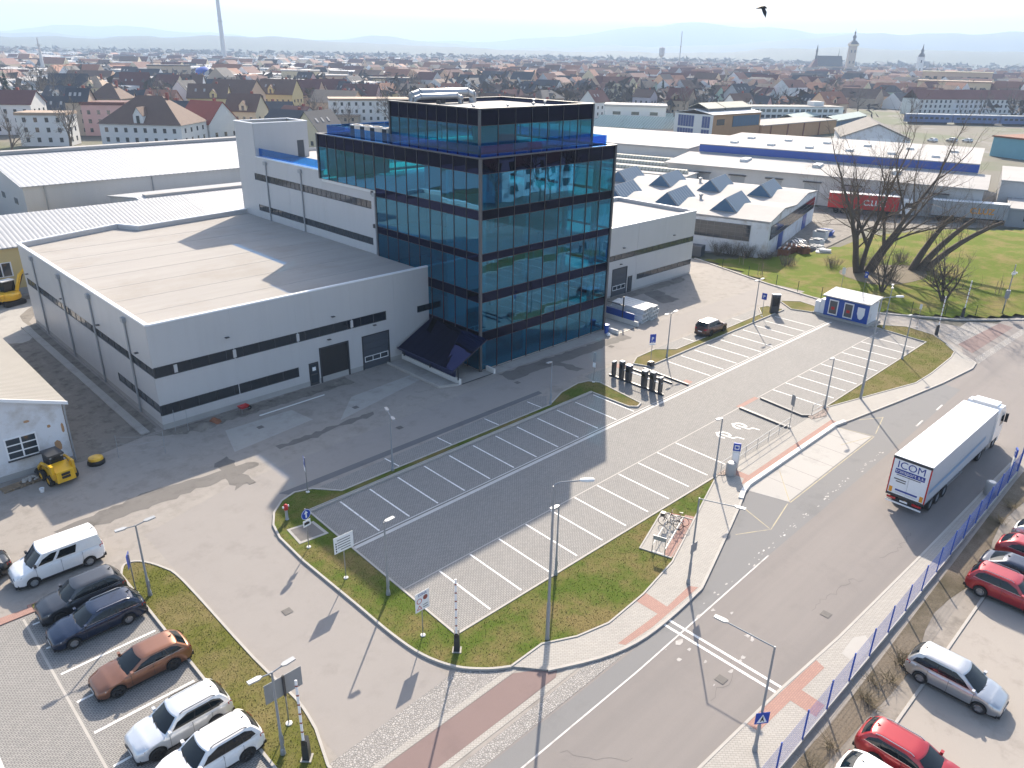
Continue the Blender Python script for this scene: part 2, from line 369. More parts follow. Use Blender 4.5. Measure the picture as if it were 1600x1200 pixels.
def strip_box(mb, pts, wdt, z0, z1, closed=False, mi=0):
    """box section swept along a plan polyline with mitred corners"""
    P = [Vector((p[0], p[1])) for p in pts]; n = len(P); L = []
    for i in range(n):
        a = P[(i-1) % n] if (closed or i > 0) else P[i]; c = P[(i+1) % n] if (closed or i < n-1) else P[i]
        d1 = (P[i]-a); d2 = (c-P[i])
        d1 = d1.normalized() if d1.length > 1e-6 else d2.normalized(); d2 = d2.normalized() if d2.length > 1e-6 else d1
        nrm = Vector((-(d1+d2).y, (d1+d2).x)); nrm = nrm.normalized() if nrm.length > 1e-6 else Vector((-d1.y, d1.x))
        k = 1/max(.5, nrm.dot(Vector((-d1.y, d1.x)))); L.append(nrm*(wdt/2*k))
    vs = []
    for p, o in zip(P, L): vs += [(p.x-o.x, p.y-o.y, z0), (p.x+o.x, p.y+o.y, z0), (p.x+o.x, p.y+o.y, z1), (p.x-o.x, p.y-o.y, z1)]
    fs = []
    for i in range(n if closed else n-1):
        a, b2 = 4*i, 4*((i+1) % n)
        for k in range(4): fs.append((a+k, a+(k+1) % 4, b2+(k+1) % 4, b2+k))
    if not closed: fs += [(3, 2, 1, 0), tuple(4*(n-1)+k for k in range(4))]
    mb.add(vs, fs, mi); return mb
def smooth_path(pts, k=4, closed=False):
    n = len(pts); out = []
    rng = range(n if closed else n-1)
    for i in rng:
        p = [pts[(i+j) % n] if closed else pts[min(max(i+j, 0), n-1)] for j in (-1, 0, 1, 2)]
        for s_ in range(k):
            t = s_/k
            out.append(tuple(.5*(2*p[1][a]+(p[2][a]-p[0][a])*t+(2*p[0][a]-5*p[1][a]+4*p[2][a]-p[3][a])*t*t+(3*p[1][a]-p[0][a]-3*p[2][a]+p[3][a])*t**3) for a in (0, 1)))
    if not closed: out.append(tuple(pts[-1]))
    return out
def jag(pts, step=.5, amp=.12):
    """rough outline: every edge broken up and jittered"""
    out = []
    for a, b2 in zip(pts, pts[1:]+pts[:1]):
        n = max(1, int(math.dist(a, b2)/step))
        out += [(a[0]+(b2[0]-a[0])*i/n+rnd.gauss(0, amp), a[1]+(b2[1]-a[1])*i/n+rnd.gauss(0, amp)) for i in range(n)]
    return out
def in_poly(x, y, P):
    c = False; n = len(P)
    for i in range(n):
        a, b2 = P[i], P[(i+1) % n]
        if (a[1] > y) != (b2[1] > y) and x < (b2[0]-a[0])*(y-a[1])/(b2[1]-a[1])+a[0]: c = not c
    return c
def text(s_, size, m, parent, loc, rot, name='lettering', bold=0.0, align='CENTER', ext=.002):
    cu = bpy.data.curves.new(name, 'FONT'); cu.body = s_; cu.size = size; cu.align_x = align; cu.extrude = ext; cu.offset = bold
    tmp = bpy.data.objects.new(name, cu); C.objects.link(tmp); bpy.context.view_layer.update()
    me = bpy.data.meshes.new_from_object(tmp.evaluated_get(bpy.context.evaluated_depsgraph_get())); bpy.data.objects.remove(tmp)
    me.materials.clear(); me.materials.append(MATS[m]); o = put(name, me, parent, loc); o.rotation_euler = rot
    return o
# ================================================================== the setting
# far plain reaching the horizon
m, nt, b = new_mat('plain'); p = pos(nt)
c = mix(nt, noise(nt, .004, 6, .6, p), (.10, .095, .07), (.17, .15, .12))
c = mix(nt, ramp(nt, noise(nt, .02, 5, .65, p), ((.48, (0, 0, 0)), (.6, (1, 1, 1)))), c, (.085, .10, .045))
c = mix(nt, ramp(nt, noise(nt, .05, 4, .6, p), ((.56, (0, 0, 0)), (.66, (.8, .8, .8)))), c, (.21, .195, .18))
nt.links.new(c, b.inputs['Base Color']); b.inputs['Roughness'].default_value = .95
def arc_pts(r, a0, a1, n): return [(r*math.cos(R(a0+(a1-a0)*i/n)), r*math.sin(R(a0+(a1-a0)*i/n))) for i in range(n+1)]
sheet('ground', arc_pts(15000, 0, 360, 64)[:-1], -.10, 'plain')

sheet('yard', [(-60, -45), (97, -45), (100, 15), (97.5, 30), (96, 34), (95.6, 39), (97.5, 49), (102, 64), (106, 78), (96, 112), (-60, 112)], 0.0, 'yard')
# side drive and the strip of newer asphalt in front of the halls
sheet('drive', [(12.0, 22.6), (18.6, 23.2), (18.4, 40), (19.5, 43), (21.5, 44.5), (90, 45.2), (96, 47), (95.5, 34), (93.5, 28.4), (97.6, 34), (98.5, 49.0), (60, 49.6), (40, 49.0), (19, 48.0), (12.2, 46)], .004, 'drive')
sheet('road', [(-60, 11.2), (120, 9.6), (120, 20.5), (96, 22.5), (92, 22.5), (88.2, 20.9), (86.5, 19.2), (84.7, 19.0), (78.2, 19.7), (63.3, 22.2), (61.3, 22.6), (46.7, 22.5), (43.9, 21.6), (35.1, 18.6), (33.5, 18.2), (27.4, 18.05), (-60, 18.0)], .006, 'road')
sheet('road', GP([(1524, 572), (1600, 505), (1600, 700), (1590, 735), (1545, 690)]), .010, 'road')
# darker newer lane along the kerb, bus bay slabs
asphalt('road_lane', (.185, .182, .18), (.215, .21, .205), (.16, .158, .155))
sheet('road_lane', [(-60, 16.75), (26, 16.85), (40, 17.25), (64, 17.6), (78, 18.0), (78.2, 19.6), (63.3, 22.1), (61.3, 22.5), (46.7, 22.4), (43.9, 21.5), (35.1, 18.5), (33.5, 18.1), (27.4, 17.95), (-60, 17.9)], .010, 'road_lane')
bay = structure('bus_bay', MB().prism([(46.1, 22.45), (46.9, 19.5), (61.6, 19.7), (61.1, 22.55)], .0, .014), 'bay_concrete')
for i in range(5):
    x = 49+i*2.6; bx('slab_joint', x, 19.56, .0145, x+.03, 22.45, .0165, 'patch', bay)

# pavements
walk = [(22.6, 20.0), (25.2, 18.75), (27.5, 18.15), (30, 18.05), (33.4, 18.25), (35.1, 18.65), (43.9, 21.6), (45.6, 22.3), (46.7, 22.55), (61.3, 22.65), (63.3, 22.25), (71, 20.9), (78.2, 19.75), (84.7, 19.05), (86.6, 19.3), (88.2, 20.9), (90.6, 22.9),
        (90.2, 23.4), (88.4, 21.9), (86.3, 21.55), (80, 21.35), (76.2, 21.5), (68.8, 23.6), (64.1, 24.9), (46.2, 24.95), (34.8, 21.0), (31, 20.35), (27.6, 20.15), (25.5, 20.65), (23.7, 21.5), (21.4, 21.45)]
structure('pavement', MB().prism(walk, -.05, .11), 'walk_paver')
structure('kerb', strip_box(MB(), smooth_path(walk[:8], 3)+walk[8:16], .16, -.05, .125), 'kerb')
structure('kerb', strip_box(MB(), [(44.6, 21.95), (45.7, 22.38), (46.8, 22.62), (61.3, 22.72), (62.6, 22.45)], .34, -.05, .20), 'kerb_white')
structure('kerb', strip_box(MB(), [(46.2, 24.9), (34.8, 20.95), (31, 20.3), (27.6, 20.1), (25.5, 20.6), (23.7, 21.5), (21.4, 21.45)], .10, -.05, .155), 'kerb')
structure('kerb', strip_box(MB(), [(64.1, 24.85), (68.8, 23.55), (76.2, 21.5), (80, 21.38), (86.3, 21.6), (88.4, 21.95), (90.2, 23.4)], .10, -.05, .155), 'kerb')
for pts in ([(29.1, 18.25), (33.9, 18.45), (33.6, 18.9), (31.1, 18.7), (31.2, 20.3), (30.2, 20.2), (30.2, 18.7), (26.7, 18.75), (26.9, 18.4)],
            [(35.3, 21.12), (36.0, 21.35), (40.2, 22.75), (39.9, 23.45), (35.0, 21.8)],
            [(47.2, 22.85), (62.0, 22.95), (62.0, 23.4), (48.0, 23.3), (48.0, 24.5), (47.3, 24.5), (47.3, 23.3), (46.4, 22.95)]):
    sheet('tactile_strip', pts, .114, 'red_paver')
# south pavement along the fence
swalk = [(-60, 8.9), (27, 8.95), (64.6, 9.55), (65.2, 10.3), (48, 10.55), (36, 10.85), (30, 11.2), (23.5, 11.4), (-60, 11.5)]
structure('pavement', MB().prism(swalk, -.05, .05), 'walk_paver')
structure('kerb', strip_box(MB(), [(-60, 11.5), (23.5, 11.4), (30, 11.2), (36, 10.85), (48, 10.55), (65.2, 10.3)], .14, -.05, .065), 'kerb')
sheet('tactile_strip', [(27.0, 11.25), (33.4, 10.9), (33.2, 10.35), (30.9, 10.45), (30.8, 9.2), (29.8, 9.15), (29.85, 10.5), (27.0, 10.6)], .055, 'red_paver')
sheet('repair_patch', [(34.6, 9.3), (36.6, 9.3), (37.2, 9.9), (36.5, 10.3), (34.9, 10.2)], .055, 'bay_concrete')
sheet('gravel_yard', [(-60, -45), (100, -45), (100, 8.0), (65, 8.6), (27, 8.55), (-60, 8.6)], .006, 'gravel')
asphalt('old_asphalt', (.30, .27, .24), (.38, .345, .31), (.22, .195, .17))
sheet('yard_asphalt', [(-60, -45), (100, -45), (100, 5.6), (60, 6.4), (27, 6.35), (-60, 6.3)], .010, 'old_asphalt')
structure('kerb', strip_box(MB(), [(-20, 6.35), (27, 6.35), (36, 6.4), (46, 6.5), (62, 6.45)], .14, -.02, .07), 'kerb')
sheet('weed_strip', smooth_path([(-60, 8.55), (20, 8.6), (30, 8.5), (40, 8.7), (62, 9.2), (70, 9.0), (64, 7.6), (55, 8.2), (48, 7.3), (42, 8.0), (36, 7.2), (28, 7.6), (10, 7.4), (-60, 7.5)], 3, True), .014, 'rough_grass')

# entrance bands between side drive and road
sheet('cobble_band', [(10.6, 22.75), (19.2, 23.2), (20.4, 22.1), (21.2, 21.45), (11.6, 21.35)], .012, 'cobble')
sheet('cobble_band', [(14.0, 18.75), (24.6, 18.95), (27.3, 18.1), (14.0, 18.02)], .012, 'cobble')
sheet('cycle_crossing', [(11.6, 21.0), (21.2, 21.1), (23.2, 19.85), (22.6, 19.45), (12.4, 19.3)], .012, 'red_asphalt')
for y0, y1 in ((21.03, 21.37), (18.98, 19.32)):
    sheet('stone_band', [(11.0, y0), (21.6 if y0 > 20 else 24.2, y0+.1), (21.3 if y0 > 20 else 23.6, y1+.1), (11.0, y1)], .014, 'walk_paver')
# mirrored entrance at the far end of the car park
sheet('cycle_crossing', GP([(1497, 538), (1519, 552), (1583, 512), (1562, 505)]), .014, 'red_asphalt')
sheet('cobble_band', GP([(1475, 527), (1495, 540), (1560, 506), (1512, 503)]), .012, 'cobble')
sheet('cobble_band', GP([(1523, 560), (1528, 569), (1600, 522), (1600, 512)]), .013, 'cobble')

# car park paving
sheet('car_park', [(20.9, 25.2), (46.3, 24.95), (64.1, 24.95), (89.4, 25.15), (89.6, 41.6), (88.2, 43.0), (60.2, 41.5), (58.8, 44.2), (53.5, 44.4), (52.4, 36.2), (51.1, 36.3), (51.0, 41.2), (21.4, 41.1)], .012, 'lot_paver')
sheet('car_park', [(-30, 20), (9.7, 22.0), (9.6, 42.3), (2.5, 42.5), (-30, 43.4)], .012, 'lot_paver')
sheet('parallel_bay', [(23.6, 43.6), (24.6, 42.0), (45.6, 42.0), (47.4, 43.6), (46.6, 44.2)], .012, 'lot_paver')
sheet('parallel_bay', [(65.2, 44.3), (66.8, 42.7), (84.6, 42.9), (86.0, 44.4)], .012, 'lot_paver')
sheet('seam_strip', [(21.5, 44.05), (47.5, 44.3), (47.6, 44.9), (21.0, 44.75)], .009, 'road_dark')
# lines
def line(x0, y0, x1, y1, wd=.12, z=.017, m='white_line', name='marking'):
    a, b2 = Vector((x0, y0)), Vector((x1, y1)); d = (b2-a).normalized(); n = Vector((-d.y, d.x))*wd/2
    return sheet(name, [(a-n)[:], (b2-n)[:], (b2+n)[:], (a+n)[:]], z, m)
PIT = 2.468
mat('drain_stone', (.52, .505, .48), .8, .12, 1.2, dirt=(.40, .385, .36), dscale=.9)
mat('faint_line', (.36, .34, .325), .7, .15, 6, dirt=(.24, .225, .215), dscale=2.2)
for i in range(12): line(23.55+PIT*i, 36.15, 23.6+PIT*i, 40.9)
for i in range(11): line(23.65+PIT*i, 25.5, 23.75+PIT*i, 30.15)
for i in range(10): line(62.9+PIT*i, 36.15, 62.9+PIT*i, 41.2)
for i in range(10): line(64.4+PIT*i, 25.4, 64.4+PIT*i, 30.2)
for i in range(4): line(29.6+5.2*i, 42.1, 29.5+5.2*i, 43.9, .10)
for i in range(3): line(70.2+5.2*i, 42.9, 70.1+5.2*i, 44.3, .10)
for y, wd in ((35.95, .10), (35.62, .28)): line(21.3, y, 88.3, y, wd, .016, 'drain_stone')
sheet('drain_gap', [(21.3, 35.78), (88.3, 35.78), (88.3, 35.88), (21.3, 35.88)], .0155, 'patch')
line(20.95, 30.25, 88.8, 30.25, .10, .016, 'kerb')
for i in range(8): line(9.4-.15, 24.2+PIT*i, 4.6, 24.2+PIT*i, .14)
line(4.35, 20, 4.35, 42.3, .12, .016, 'kerb')
for i, x in enumerate((.55, 1.05)): line(x, 18, x, 42, .2, .016, 'white_line' if i else 'kerb')
line(-40, 16.55, 26, 16.85, .09, .014, 'worn_line'); line(26, 16.85, 40, 17.25, .09, .014, 'worn_line')
for x in (29.85, 30.35): line(x, 18.0, x, 11.25, .16, .015)
for i in range(64):
    x = 34+26*rnd.random()**.8; y = 17.25+(x-40)*.02+rnd.gauss(.4, .16); k = rnd.uniform(.04, .14)
    sheet('marking', [(x+k*math.cos(a)*rnd.uniform(.5, 1.6), y+k*.5*math.sin(a)*rnd.uniform(.5, 1.4)) for a in (0, 1, 2, 3.1, 4.2, 5.2)], .0145+i*.00002, 'worn_line' if i % 8 == 0 else 'faint_line')
for i in range(18):
    x = rnd.uniform(28, 33.5); y = rnd.uniform(13.5, 17.7); k = rnd.uniform(.06, .3)
    sheet('marking', [(x+k*math.cos(a)*rnd.uniform(.4, 1.5), y+k*.5*math.sin(a)*rnd.uniform(.4, 1.4)) for a in (0, 1, 2, 3.1, 4.2, 5.2)], .0146+i*.00003, 'faint_line')
for a, b2 in (((40.5, 19.9), (42.8, 18.6)), ((42.8, 18.6), (46.6, 19.4)), ((42.8, 18.7), (43.8, 21.2)), ((46.9, 19.4), (50.5, 22.1)), ((61.8, 19.6), (61.2, 22.2)), ((61.8, 19.6), (58.2, 20.8)), ((62.4, 19.7), (66.2, 20.6)), ((46.9, 19.35), (61.8, 19.55)), ((66, 20.6), (64, 21.8))):
    line(*a, *b2, .075, .0175, 'yellow_line')
for x in (66.5, 71.3): line(x, 17.9, x+1.6, 17.95, .14, .0145, 'worn_line')
# wheelchair pictograms on two stalls
for k, x in enumerate((52.6, 55.1)):
    mb = MB()
    for i in range(14):
        a0, a1 = R(-60+i*20), R(-60+(i+1)*20)
        mb.add([(x+r*math.cos(a), 28.25+r*math.sin(a), .018) for a in (a0, a1) for r in (.42, .62)], [(0, 1, 3, 2)])
    for (a, b2, wd) in (((x-.05, 28.5), (x+.05, 27.4), .16), ((x+.03, 27.9), (x+.45, 27.8), .13), ((x+.05, 27.4), (x+.5, 27.3), .14), ((x+.5, 27.3), (x+.6, 26.7), .14), ((x-.1, 28.7), (x-.06, 28.95), .25)):
        A, B2 = Vector(a), Vector(b2); d = (B2-A).normalized(); n = Vector((-d.y, d.x))*wd/2
        mb.add([((A-n).x, (A-n).y, .019), ((B2-n).x, (B2-n).y, .019), ((B2+n).x, (B2+n).y, .019), ((A+n).x, (A+n).y, .019)], [(0, 1, 2, 3)])
    structure('wheelchair_marking', mb, 'white_line')

# yard wear: patched trenches, stains, ramp apron
for pts, m_ in (([(24.5, 50.6), (33.5, 50.9), (33.6, 51.5), (24.3, 51.3)], 'patch'), ([(8.5, 49.0), (22, 49.3), (22, 50.3), (14, 51.2), (8, 50.4)], 'patch'), ([(19.5, 52), (20.8, 52.3), (20.3, 47.6), (18.9, 47.2)], 'patch'),
                ([(47.5, 48.4), (66, 48.2), (66, 49.6), (47.5, 50.4)], 'patch'), ([(54, 45.5), (55, 45.5), (54.5, 49), (53.4, 49)], 'patch'), ([(17.2, 60), (20, 58.2), (36, 58.0), (36, 59.8), (20.3, 59.8)], 'site_mud'),
                ([(79, 53.2), (82, 52.8), (83.5, 57.5), (80.8, 58)], 'patch'), ([(69, 57.8), (90, 57.6), (92, 59.3), (69, 59.3)], 'site_mud'), ([(30.6, 51.9), (43, 54.8), (42.4, 56), (34, 55.4)], 'concrete'), ([(21.5, 52.6), (29, 53.6), (28.6, 56.5), (22.6, 56.6)], 'concrete'),
                ([(47, 50.6), (66, 50.1), (66, 51.9), (47, 51.9)], 'concrete'), ([(36, 42.6), (36.6, 42.6), (36.6, 43.1), (36, 43.1)], 'patch')):
    sheet('yard_patch', jag(pts) if m_ in ('site_mud', 'patch') else pts, .0085+.0002*rnd.random(), m_)
sheet('site_ground', [(12.3, 58.8), (18.4, 60.2), (18.4, 97), (24, 108), (10, 110), (10, 60)], .008, 'site_mud')
sheet('site_track', smooth_path([(13.6, 94), (16, 90), (18, 93), (18.2, 100), (22, 106), (14, 106)], 3, True), .011, 'concrete')
structure('foundation_drain', strip_box(MB(), [(17.6, 60.3), (17.6, 95.5)], .7, -.02, .10), 'concrete')
structure('foundation_drain', strip_box(MB(), [(18.55, 61), (18.55, 95.5)], .3, -.02, .03), 'site_mud')

# grass islands, each a raised lawn inside its kerb
west_isl = [(46.2, 24.9), (20.85, 25.15), (21.3, 41.15), (51.0, 41.25), (51.05, 37.0), (51.6, 36.45), (52.4, 36.7), (53.3, 42.2), (52.7, 43.2), (51.5, 43.5), (48.8, 43.1), (46.0, 41.95), (24.4, 41.95), (23.0, 43.6), (21.8, 44.0), (20.6, 43.6), (19.5, 42.6), (18.75, 41.3), (18.35, 39.7),
            (18.2, 36.5), (18.3, 31), (18.35, 27.5), (18.6, 25.2), (19.3, 23.4), (20.4, 22.15), (21.4, 21.45), (23.7, 21.5), (25.5, 20.65), (27.6, 20.15), (31, 20.35), (34.8, 21.0)]
isl_l = [(9.7, 20), (9.6, 42.6), (10.1, 43.5), (10.9, 43.2), (11.7, 41.6), (12.05, 39.5), (12.1, 31), (12.3, 27), (12.05, 24.8), (11.4, 22.7), (11.2, 20)]
isl_n = [(60.2, 41.6), (59.6, 43.1), (61.2, 43.9), (64.6, 44.1), (66.4, 42.55), (84.6, 42.75), (86.6, 44.2), (88.0, 43.9), (88.2, 41.7)]
isl_e = [(64.1, 24.95), (89.35, 25.2), (90.2, 31.6), (91.4, 31.2), (93.2, 28.8), (92.6, 25.6), (90.4, 23.3), (88.4, 21.95), (86.3, 21.6), (80, 21.38), (76.2, 21.5), (68.8, 23.6)]
isl_k = GP([(1218, 471), (1250, 472), (1284, 483), (1278, 490), (1236, 484)])
LAWNS = (west_isl, isl_l, isl_n, isl_e, isl_k)
for P_, m_ in zip(LAWNS, ('lawn', 'lawn_dry', 'lawn_dry', 'lawn_dry', 'lawn_dry')):
    structure('lawn', MB().prism(P_, -.05, .10), m_)
structure('kerb', strip_box(MB(), west_isl[:20]+smooth_path(west_isl[19:26], 4), .13, -.05, .14), 'kerb')
structure('kerb', strip_box(MB(), [(9.66, 20)]+smooth_path(isl_l[1:9], 4)+isl_l[9:], .13, -.05, .14), 'kerb')
structure('kerb', strip_box(MB(), isl_n, .12, -.05, .14, True), 'kerb')
structure('kerb', strip_box(MB(), isl_e[:8], .12, -.05, .14), 'kerb')
structure('kerb', strip_box(MB(), isl_k, .12, -.05, .14, True), 'kerb')
structure('kerb', strip_box(MB(), [(21.3, 41.25), (51, 41.35)], .05, .0, .20), 'kerb')
# bicycle pad, manhole slab, stone beds, lone planter strip
pad = [(34.5, 23.2), (39.0, 24.75), (39.75, 22.75), (35.1, 21.2)]
structure('bicycle_pad', MB().prism(pad, .0, .13), 'walk_paver'); structure('kerb', strip_box(MB(), [pad[3], pad[0], pad[1], pad[2]], .10, .0, .165), 'kerb')
sheet('tactile_strip', [(35.1, 21.25), (39.75, 22.75), (39.6, 23.25), (34.95, 21.75)], .134, 'red_paver')
structure('access_slab', MB().prism([(18.9, 38.2), (20.9, 38.0), (20.9, 39.9), (19.1, 40.2)], .0, .125), 'concrete')
structure('access_slab', MB().prism([(19.1, 38.4), (20.7, 38.2), (20.7, 39.7), (19.25, 40.0)], .1, .13), 'patch')
for P_ in (GP([(1116, 745), (1128, 738), (1150, 728), (1146, 734), (1132, 745)]), GP([(1262, 653), (1285, 636), (1295, 640), (1290, 652), (1268, 657)])):
    structure('stone_bed', MB().prism(P_, .0, .14), 'rubble')
structure('planter_strip', MB().prism([(2.4, 42.6), (9.4, 42.5), (9.4, 43.3), (4.8, 43.4), (4.8, 43.1), (2.4, 43.3)], .0, .06), 'red_paver')
structure('planter_strip', MB().prism([(5.0, 42.65), (9.3, 42.6), (9.3, 43.2), (5.0, 43.25)], .0, .09), 'lawn')
# low brick edgings around the charging bays and the ramp walk
for a, b2 in (((58.4, 42.4), (58.35, 37.5)), ((59.4, 41.6), (59.2, 36.2)), ((55.55, 42.9), (55.45, 36.4))):
    structure('kerb', strip_box(MB(), [a, b2], .16, -.02, .16), 'frame_dark')
structure('kerb', strip_box(MB(), [(58.3, 30.1), (57.85, 25.4)], .3, -.02, .16), 'frame_grey')
structure('kerb', strip_box(MB(), [(61.6, 29.9), (61.0, 25.6), (61.6, 25.0), (64.2, 24.9)], .26, -.02, .16), 'frame_grey')
sheet('tactile_strip', [(58.4, 30.1), (61.6, 30.1), (61.6, 30.55), (58.4, 30.55)], .017, 'red_paver')
sheet('tactile_strip', [(58.9, 36.3), (60.3, 36.4), (60.3, 37.2), (59.2, 37.1)], .017, 'red_paver')
sheet('tactile_strip', [(57.6, 43.0), (58.6, 43.2), (58.6, 44.2), (57.8, 44.2)], .017, 'red_paver')

# grassy rise east of the access road
HB = [(102.2, 64), (97.6, 49), (95.8, 39), (96.3, 33), (101, 25.6), (107, 20.2), (128, 14), (165, -6), (176, 22), (156, 33), (134, 50.5), (121, 52), (112, 57.5)]
mb = MB(); nx, ny = 90, 80; idx = {}
def hill_z(x, y):
    d = min(max(0.0, (x-97)/45), 1); return .02+2.4*d*d*(3-2*d)*max(0, min(1, (62-y)/18))+.10*math.sin(x*.35+y*.2)*d
for i in range(nx):
    for j in range(ny):
        x = 94+i*1.4; y = -12+j*.98
        if in_poly(x, y, HB): idx[i, j] = len(mb.v); mb.v.append((x, y, hill_z(x, y)))
for (i, j), a in idx.items():
    q = [idx.get(k) for k in ((i+1, j), (i+1, j+1), (i, j+1))]
    if None not in q: mb.f.append((a, *q)); mb.m.append(0)
structure('grass_slope', mb, 'hill_grass', smooth=60)
structure('kerb', strip_box(MB(), [(102.2, 64), (97.6, 49), (95.6, 39), (96.1, 33), (100.8, 25.6), (107, 20.2), (128, 14)], .3, -.05, .14), 'kerb')
sheet('works_yard', [(106, 66), (112, 58), (122, 53.4), (146, 56), (172, 36), (200, 20), (230, 40), (200, 66), (150, 74), (108, 70)], .02, 'site_mud')
# leaf litter under the old trees
mb = MB()
P_ = smooth_path([(109, 44), (113, 44.5), (118, 40), (119, 36.5), (115, 34.5), (110, 36), (107.5, 39)], 4, True)
mb.add([(x, y, hill_z(x, y)+.03) for x, y in P_]+[(113.5, 39.5, hill_z(113.5, 39.5)+.10)], [(i, (i+1) % len(P_), len(P_)) for i in range(len(P_))])
structure('leaf_litter', mb, 'dirt')

# blades of grass on the near lawns: uncountable, one object
rs = np.random.RandomState(3); V = []; 
for P_, n_ in ((west_isl, 26000), (isl_l, 9000), (isl_e, 7000)):
    xs = [q[0] for q in P_]; ys = [q[1] for q in P_]; k = 0; A = rs.rand(n_*4, 2)
    for a in A:
        x = min(xs)+a[0]*(max(xs)-min(xs)); y = min(ys)+a[1]*(max(ys)-min(ys))
        if in_poly(x, y, P_) and not in_poly(x, y, pad) and not (18.7 < x < 21 and 37.9 < y < 40.2): V.append((x, y)); k += 1
        if k >= n_: break
V = np.array(V); n = len(V); ang = rs.rand(n)*6.283; hh = .02+.045*rs.rand(n)**2; wd = .012+.018*rs.rand(n); lean = (rs.rand(n, 2)-.5)*.06
tri = np.zeros((n, 3, 3)); dx = np.cos(ang)*wd; dy = np.sin(ang)*wd
tri[:, 0] = np.c_[V[:, 0]-dx, V[:, 1]-dy, np.full(n, .095)]; tri[:, 1] = np.c_[V[:, 0]+dx, V[:, 1]+dy, np.full(n, .095)]; tri[:, 2] = np.c_[V[:, 0]+lean[:, 0], V[:, 1]+lean[:, 1], .1+hh]
me = bpy.data.meshes.new('grass'); me.vertices.add(3*n); me.vertices.foreach_set('co', tri.ravel()); me.loops.add(3*n); me.loops.foreach_set('vertex_index', np.arange(3*n, dtype=np.int32))
me.polygons.add(n); me.polygons.foreach_set('loop_start', np.arange(0, 3*n, 3, dtype=np.int32)); me.update(calc_edges=True)
me.materials.append(MATS['lawn']); tag(put('grass', me), 'short spring grass on the car park islands', 'grass', kind='stuff')

# cracks and seams in the asphalt
for k, (x, y, a, L_) in enumerate(((19.4, 16.2, -35, 3.6), (27, 13.2, 12, 4), (37, 12.9, -2, 6), (45, 12.3, 2, 5))):
    pts = [(x, y)]; aa = a
    for i in range(int(L_/.35)): aa = a+rnd.gauss(0, 28); pts.append((pts[-1][0]+.35*math.cos(R(aa)), pts[-1][1]+.35*math.sin(R(aa))))
    structure('crack', strip_box(MB(), pts, .022, .0105, .0112), 'patch')
# ================================================================== the main building
def pane_run(parent, axis, c, a0, a1, z0, z1, n, gl='window_glass', fr='frame_dark', out=-1, depth=.12):
    """ribbon window on a wall plane: dark frame, n panes, mullions; axis 'Y': plane y=c runs along x"""
    t = out*.02
    def b_(name, u0, u1, w0, w1, d0, d1, m):
        lo, hi = sorted((c+d0*out, c+d1*out))
        return bx(name, *((u0, lo, w0, u1, hi, w1) if axis == 'Y' else (lo, u0, w0, hi, u1, w1)), m, parent)
    fw = .06
    b_('window_frame', a0, a1, z0, z0+fw, -.02, .035, fr); b_('window_frame', a0, a1, z1-fw, z1, -.02, .035, fr)
    s_ = (a1-a0)/n
    for i in range(n):
        b_('window_pane', a0+i*s_+.03, a0+(i+1)*s_-.03, z0+fw, z1-fw, -.02, .005, gl)
        if i: b_('mullion', a0+i*s_-.03, a0+i*s_+.03, z0+fw, z1-fw, -.02, .03, fr)
    b_('window_frame', a0, a0+fw, z0+fw, z1-fw, -.02, .03, fr); b_('window_frame', a1-fw, a1, z0+fw, z1-fw, -.02, .03, fr)
def clad(parent, axis, c, u_edges, z_edges, holes, m='panel', out=-1, th=.06):
    """cladding panels between column joints, leaving rectangular holes"""
    for i in range(len(u_edges)-1):
        for k in range(len(z_edges)-1):
            u0, u1, z0, z1 = u_edges[i]+.012, u_edges[i+1]-.012, z_edges[k]+.004, z_edges[k+1]-.004
            segs = [(u0, u1, z0, z1)]
            for h in holes:
                new = []
                for (p0, p1, q0, q1) in segs:
                    if h[0] >= p1-1e-3 or h[1] <= p0+1e-3 or h[2] >= q1-1e-3 or h[3] <= q0+1e-3: new.append((p0, p1, q0, q1)); continue
                    if h[0] > p0: new.append((p0, h[0], q0, q1))
                    if h[1] < p1: new.append((h[1], p1, q0, q1))
                    a, b2 = max(p0, h[0]), min(p1, h[1])
                    if h[2] > q0: new.append((a, b2, q0, h[2]))
                    if h[3] < q1: new.append((a, b2, h[3], q1))
                segs = new
            for (p0, p1, q0, q1) in segs:
                if p1-p0 < .03 or q1-q0 < .03: continue
                lo, hi = sorted((c, c+out*th))
                bx('wall_panel', *((p0, lo, q0, p1, hi, q1) if axis == 'Y' else (lo, p0, q0, hi, p1, q1)), m, parent)
def sectional_door(parent, y, x0, x1, z1, out=-1):
    d = bx('sectional_door', x0, y-.0, 0.02, x1, y+.05, z1, 'door_grey', parent)
    n = 5; h = (z1-.1)/n
    for i in range(n): bx('door_section', x0+.05, y-.05, .06+i*h, x1-.05, y-.005, .06+(i+1)*h-.03, 'door_grey', d)
    s_ = (x1-x0-.3)/3
    for i in range(3):
        a = x0+.15+i*s_; bx('door_window', a+.06, y-.075, .06+h+.12, a+s_-.06, y-.055, .06+2*h-.10, 'window_glass', d)
        for (p, q, r_, s2) in ((a, a+s_, .06+h+.05, .06+h+.12), (a, a+s_, .06+2*h-.10, .06+2*h-.04)): bx('window_trim', p, y-.078, r_, q, y-.052, s2, 'white', d)
    for x in [x0+.15+i*s_ for i in range(4)]: bx('window_trim', x-.03, y-.08, .06+h+.05, x+.03, y-.051, .06+2*h-.04, 'white', d)
    for s0, s1 in ((x0-.1, x0), (x1, x1+.1)): bx('door_frame', s0, y-.09, 0, s1, y+.02, z1+.1, 'frame_dark', parent)
    bx('door_frame', x0, y-.09, z1, x1, y+.02, z1+.1, 'frame_dark', parent)
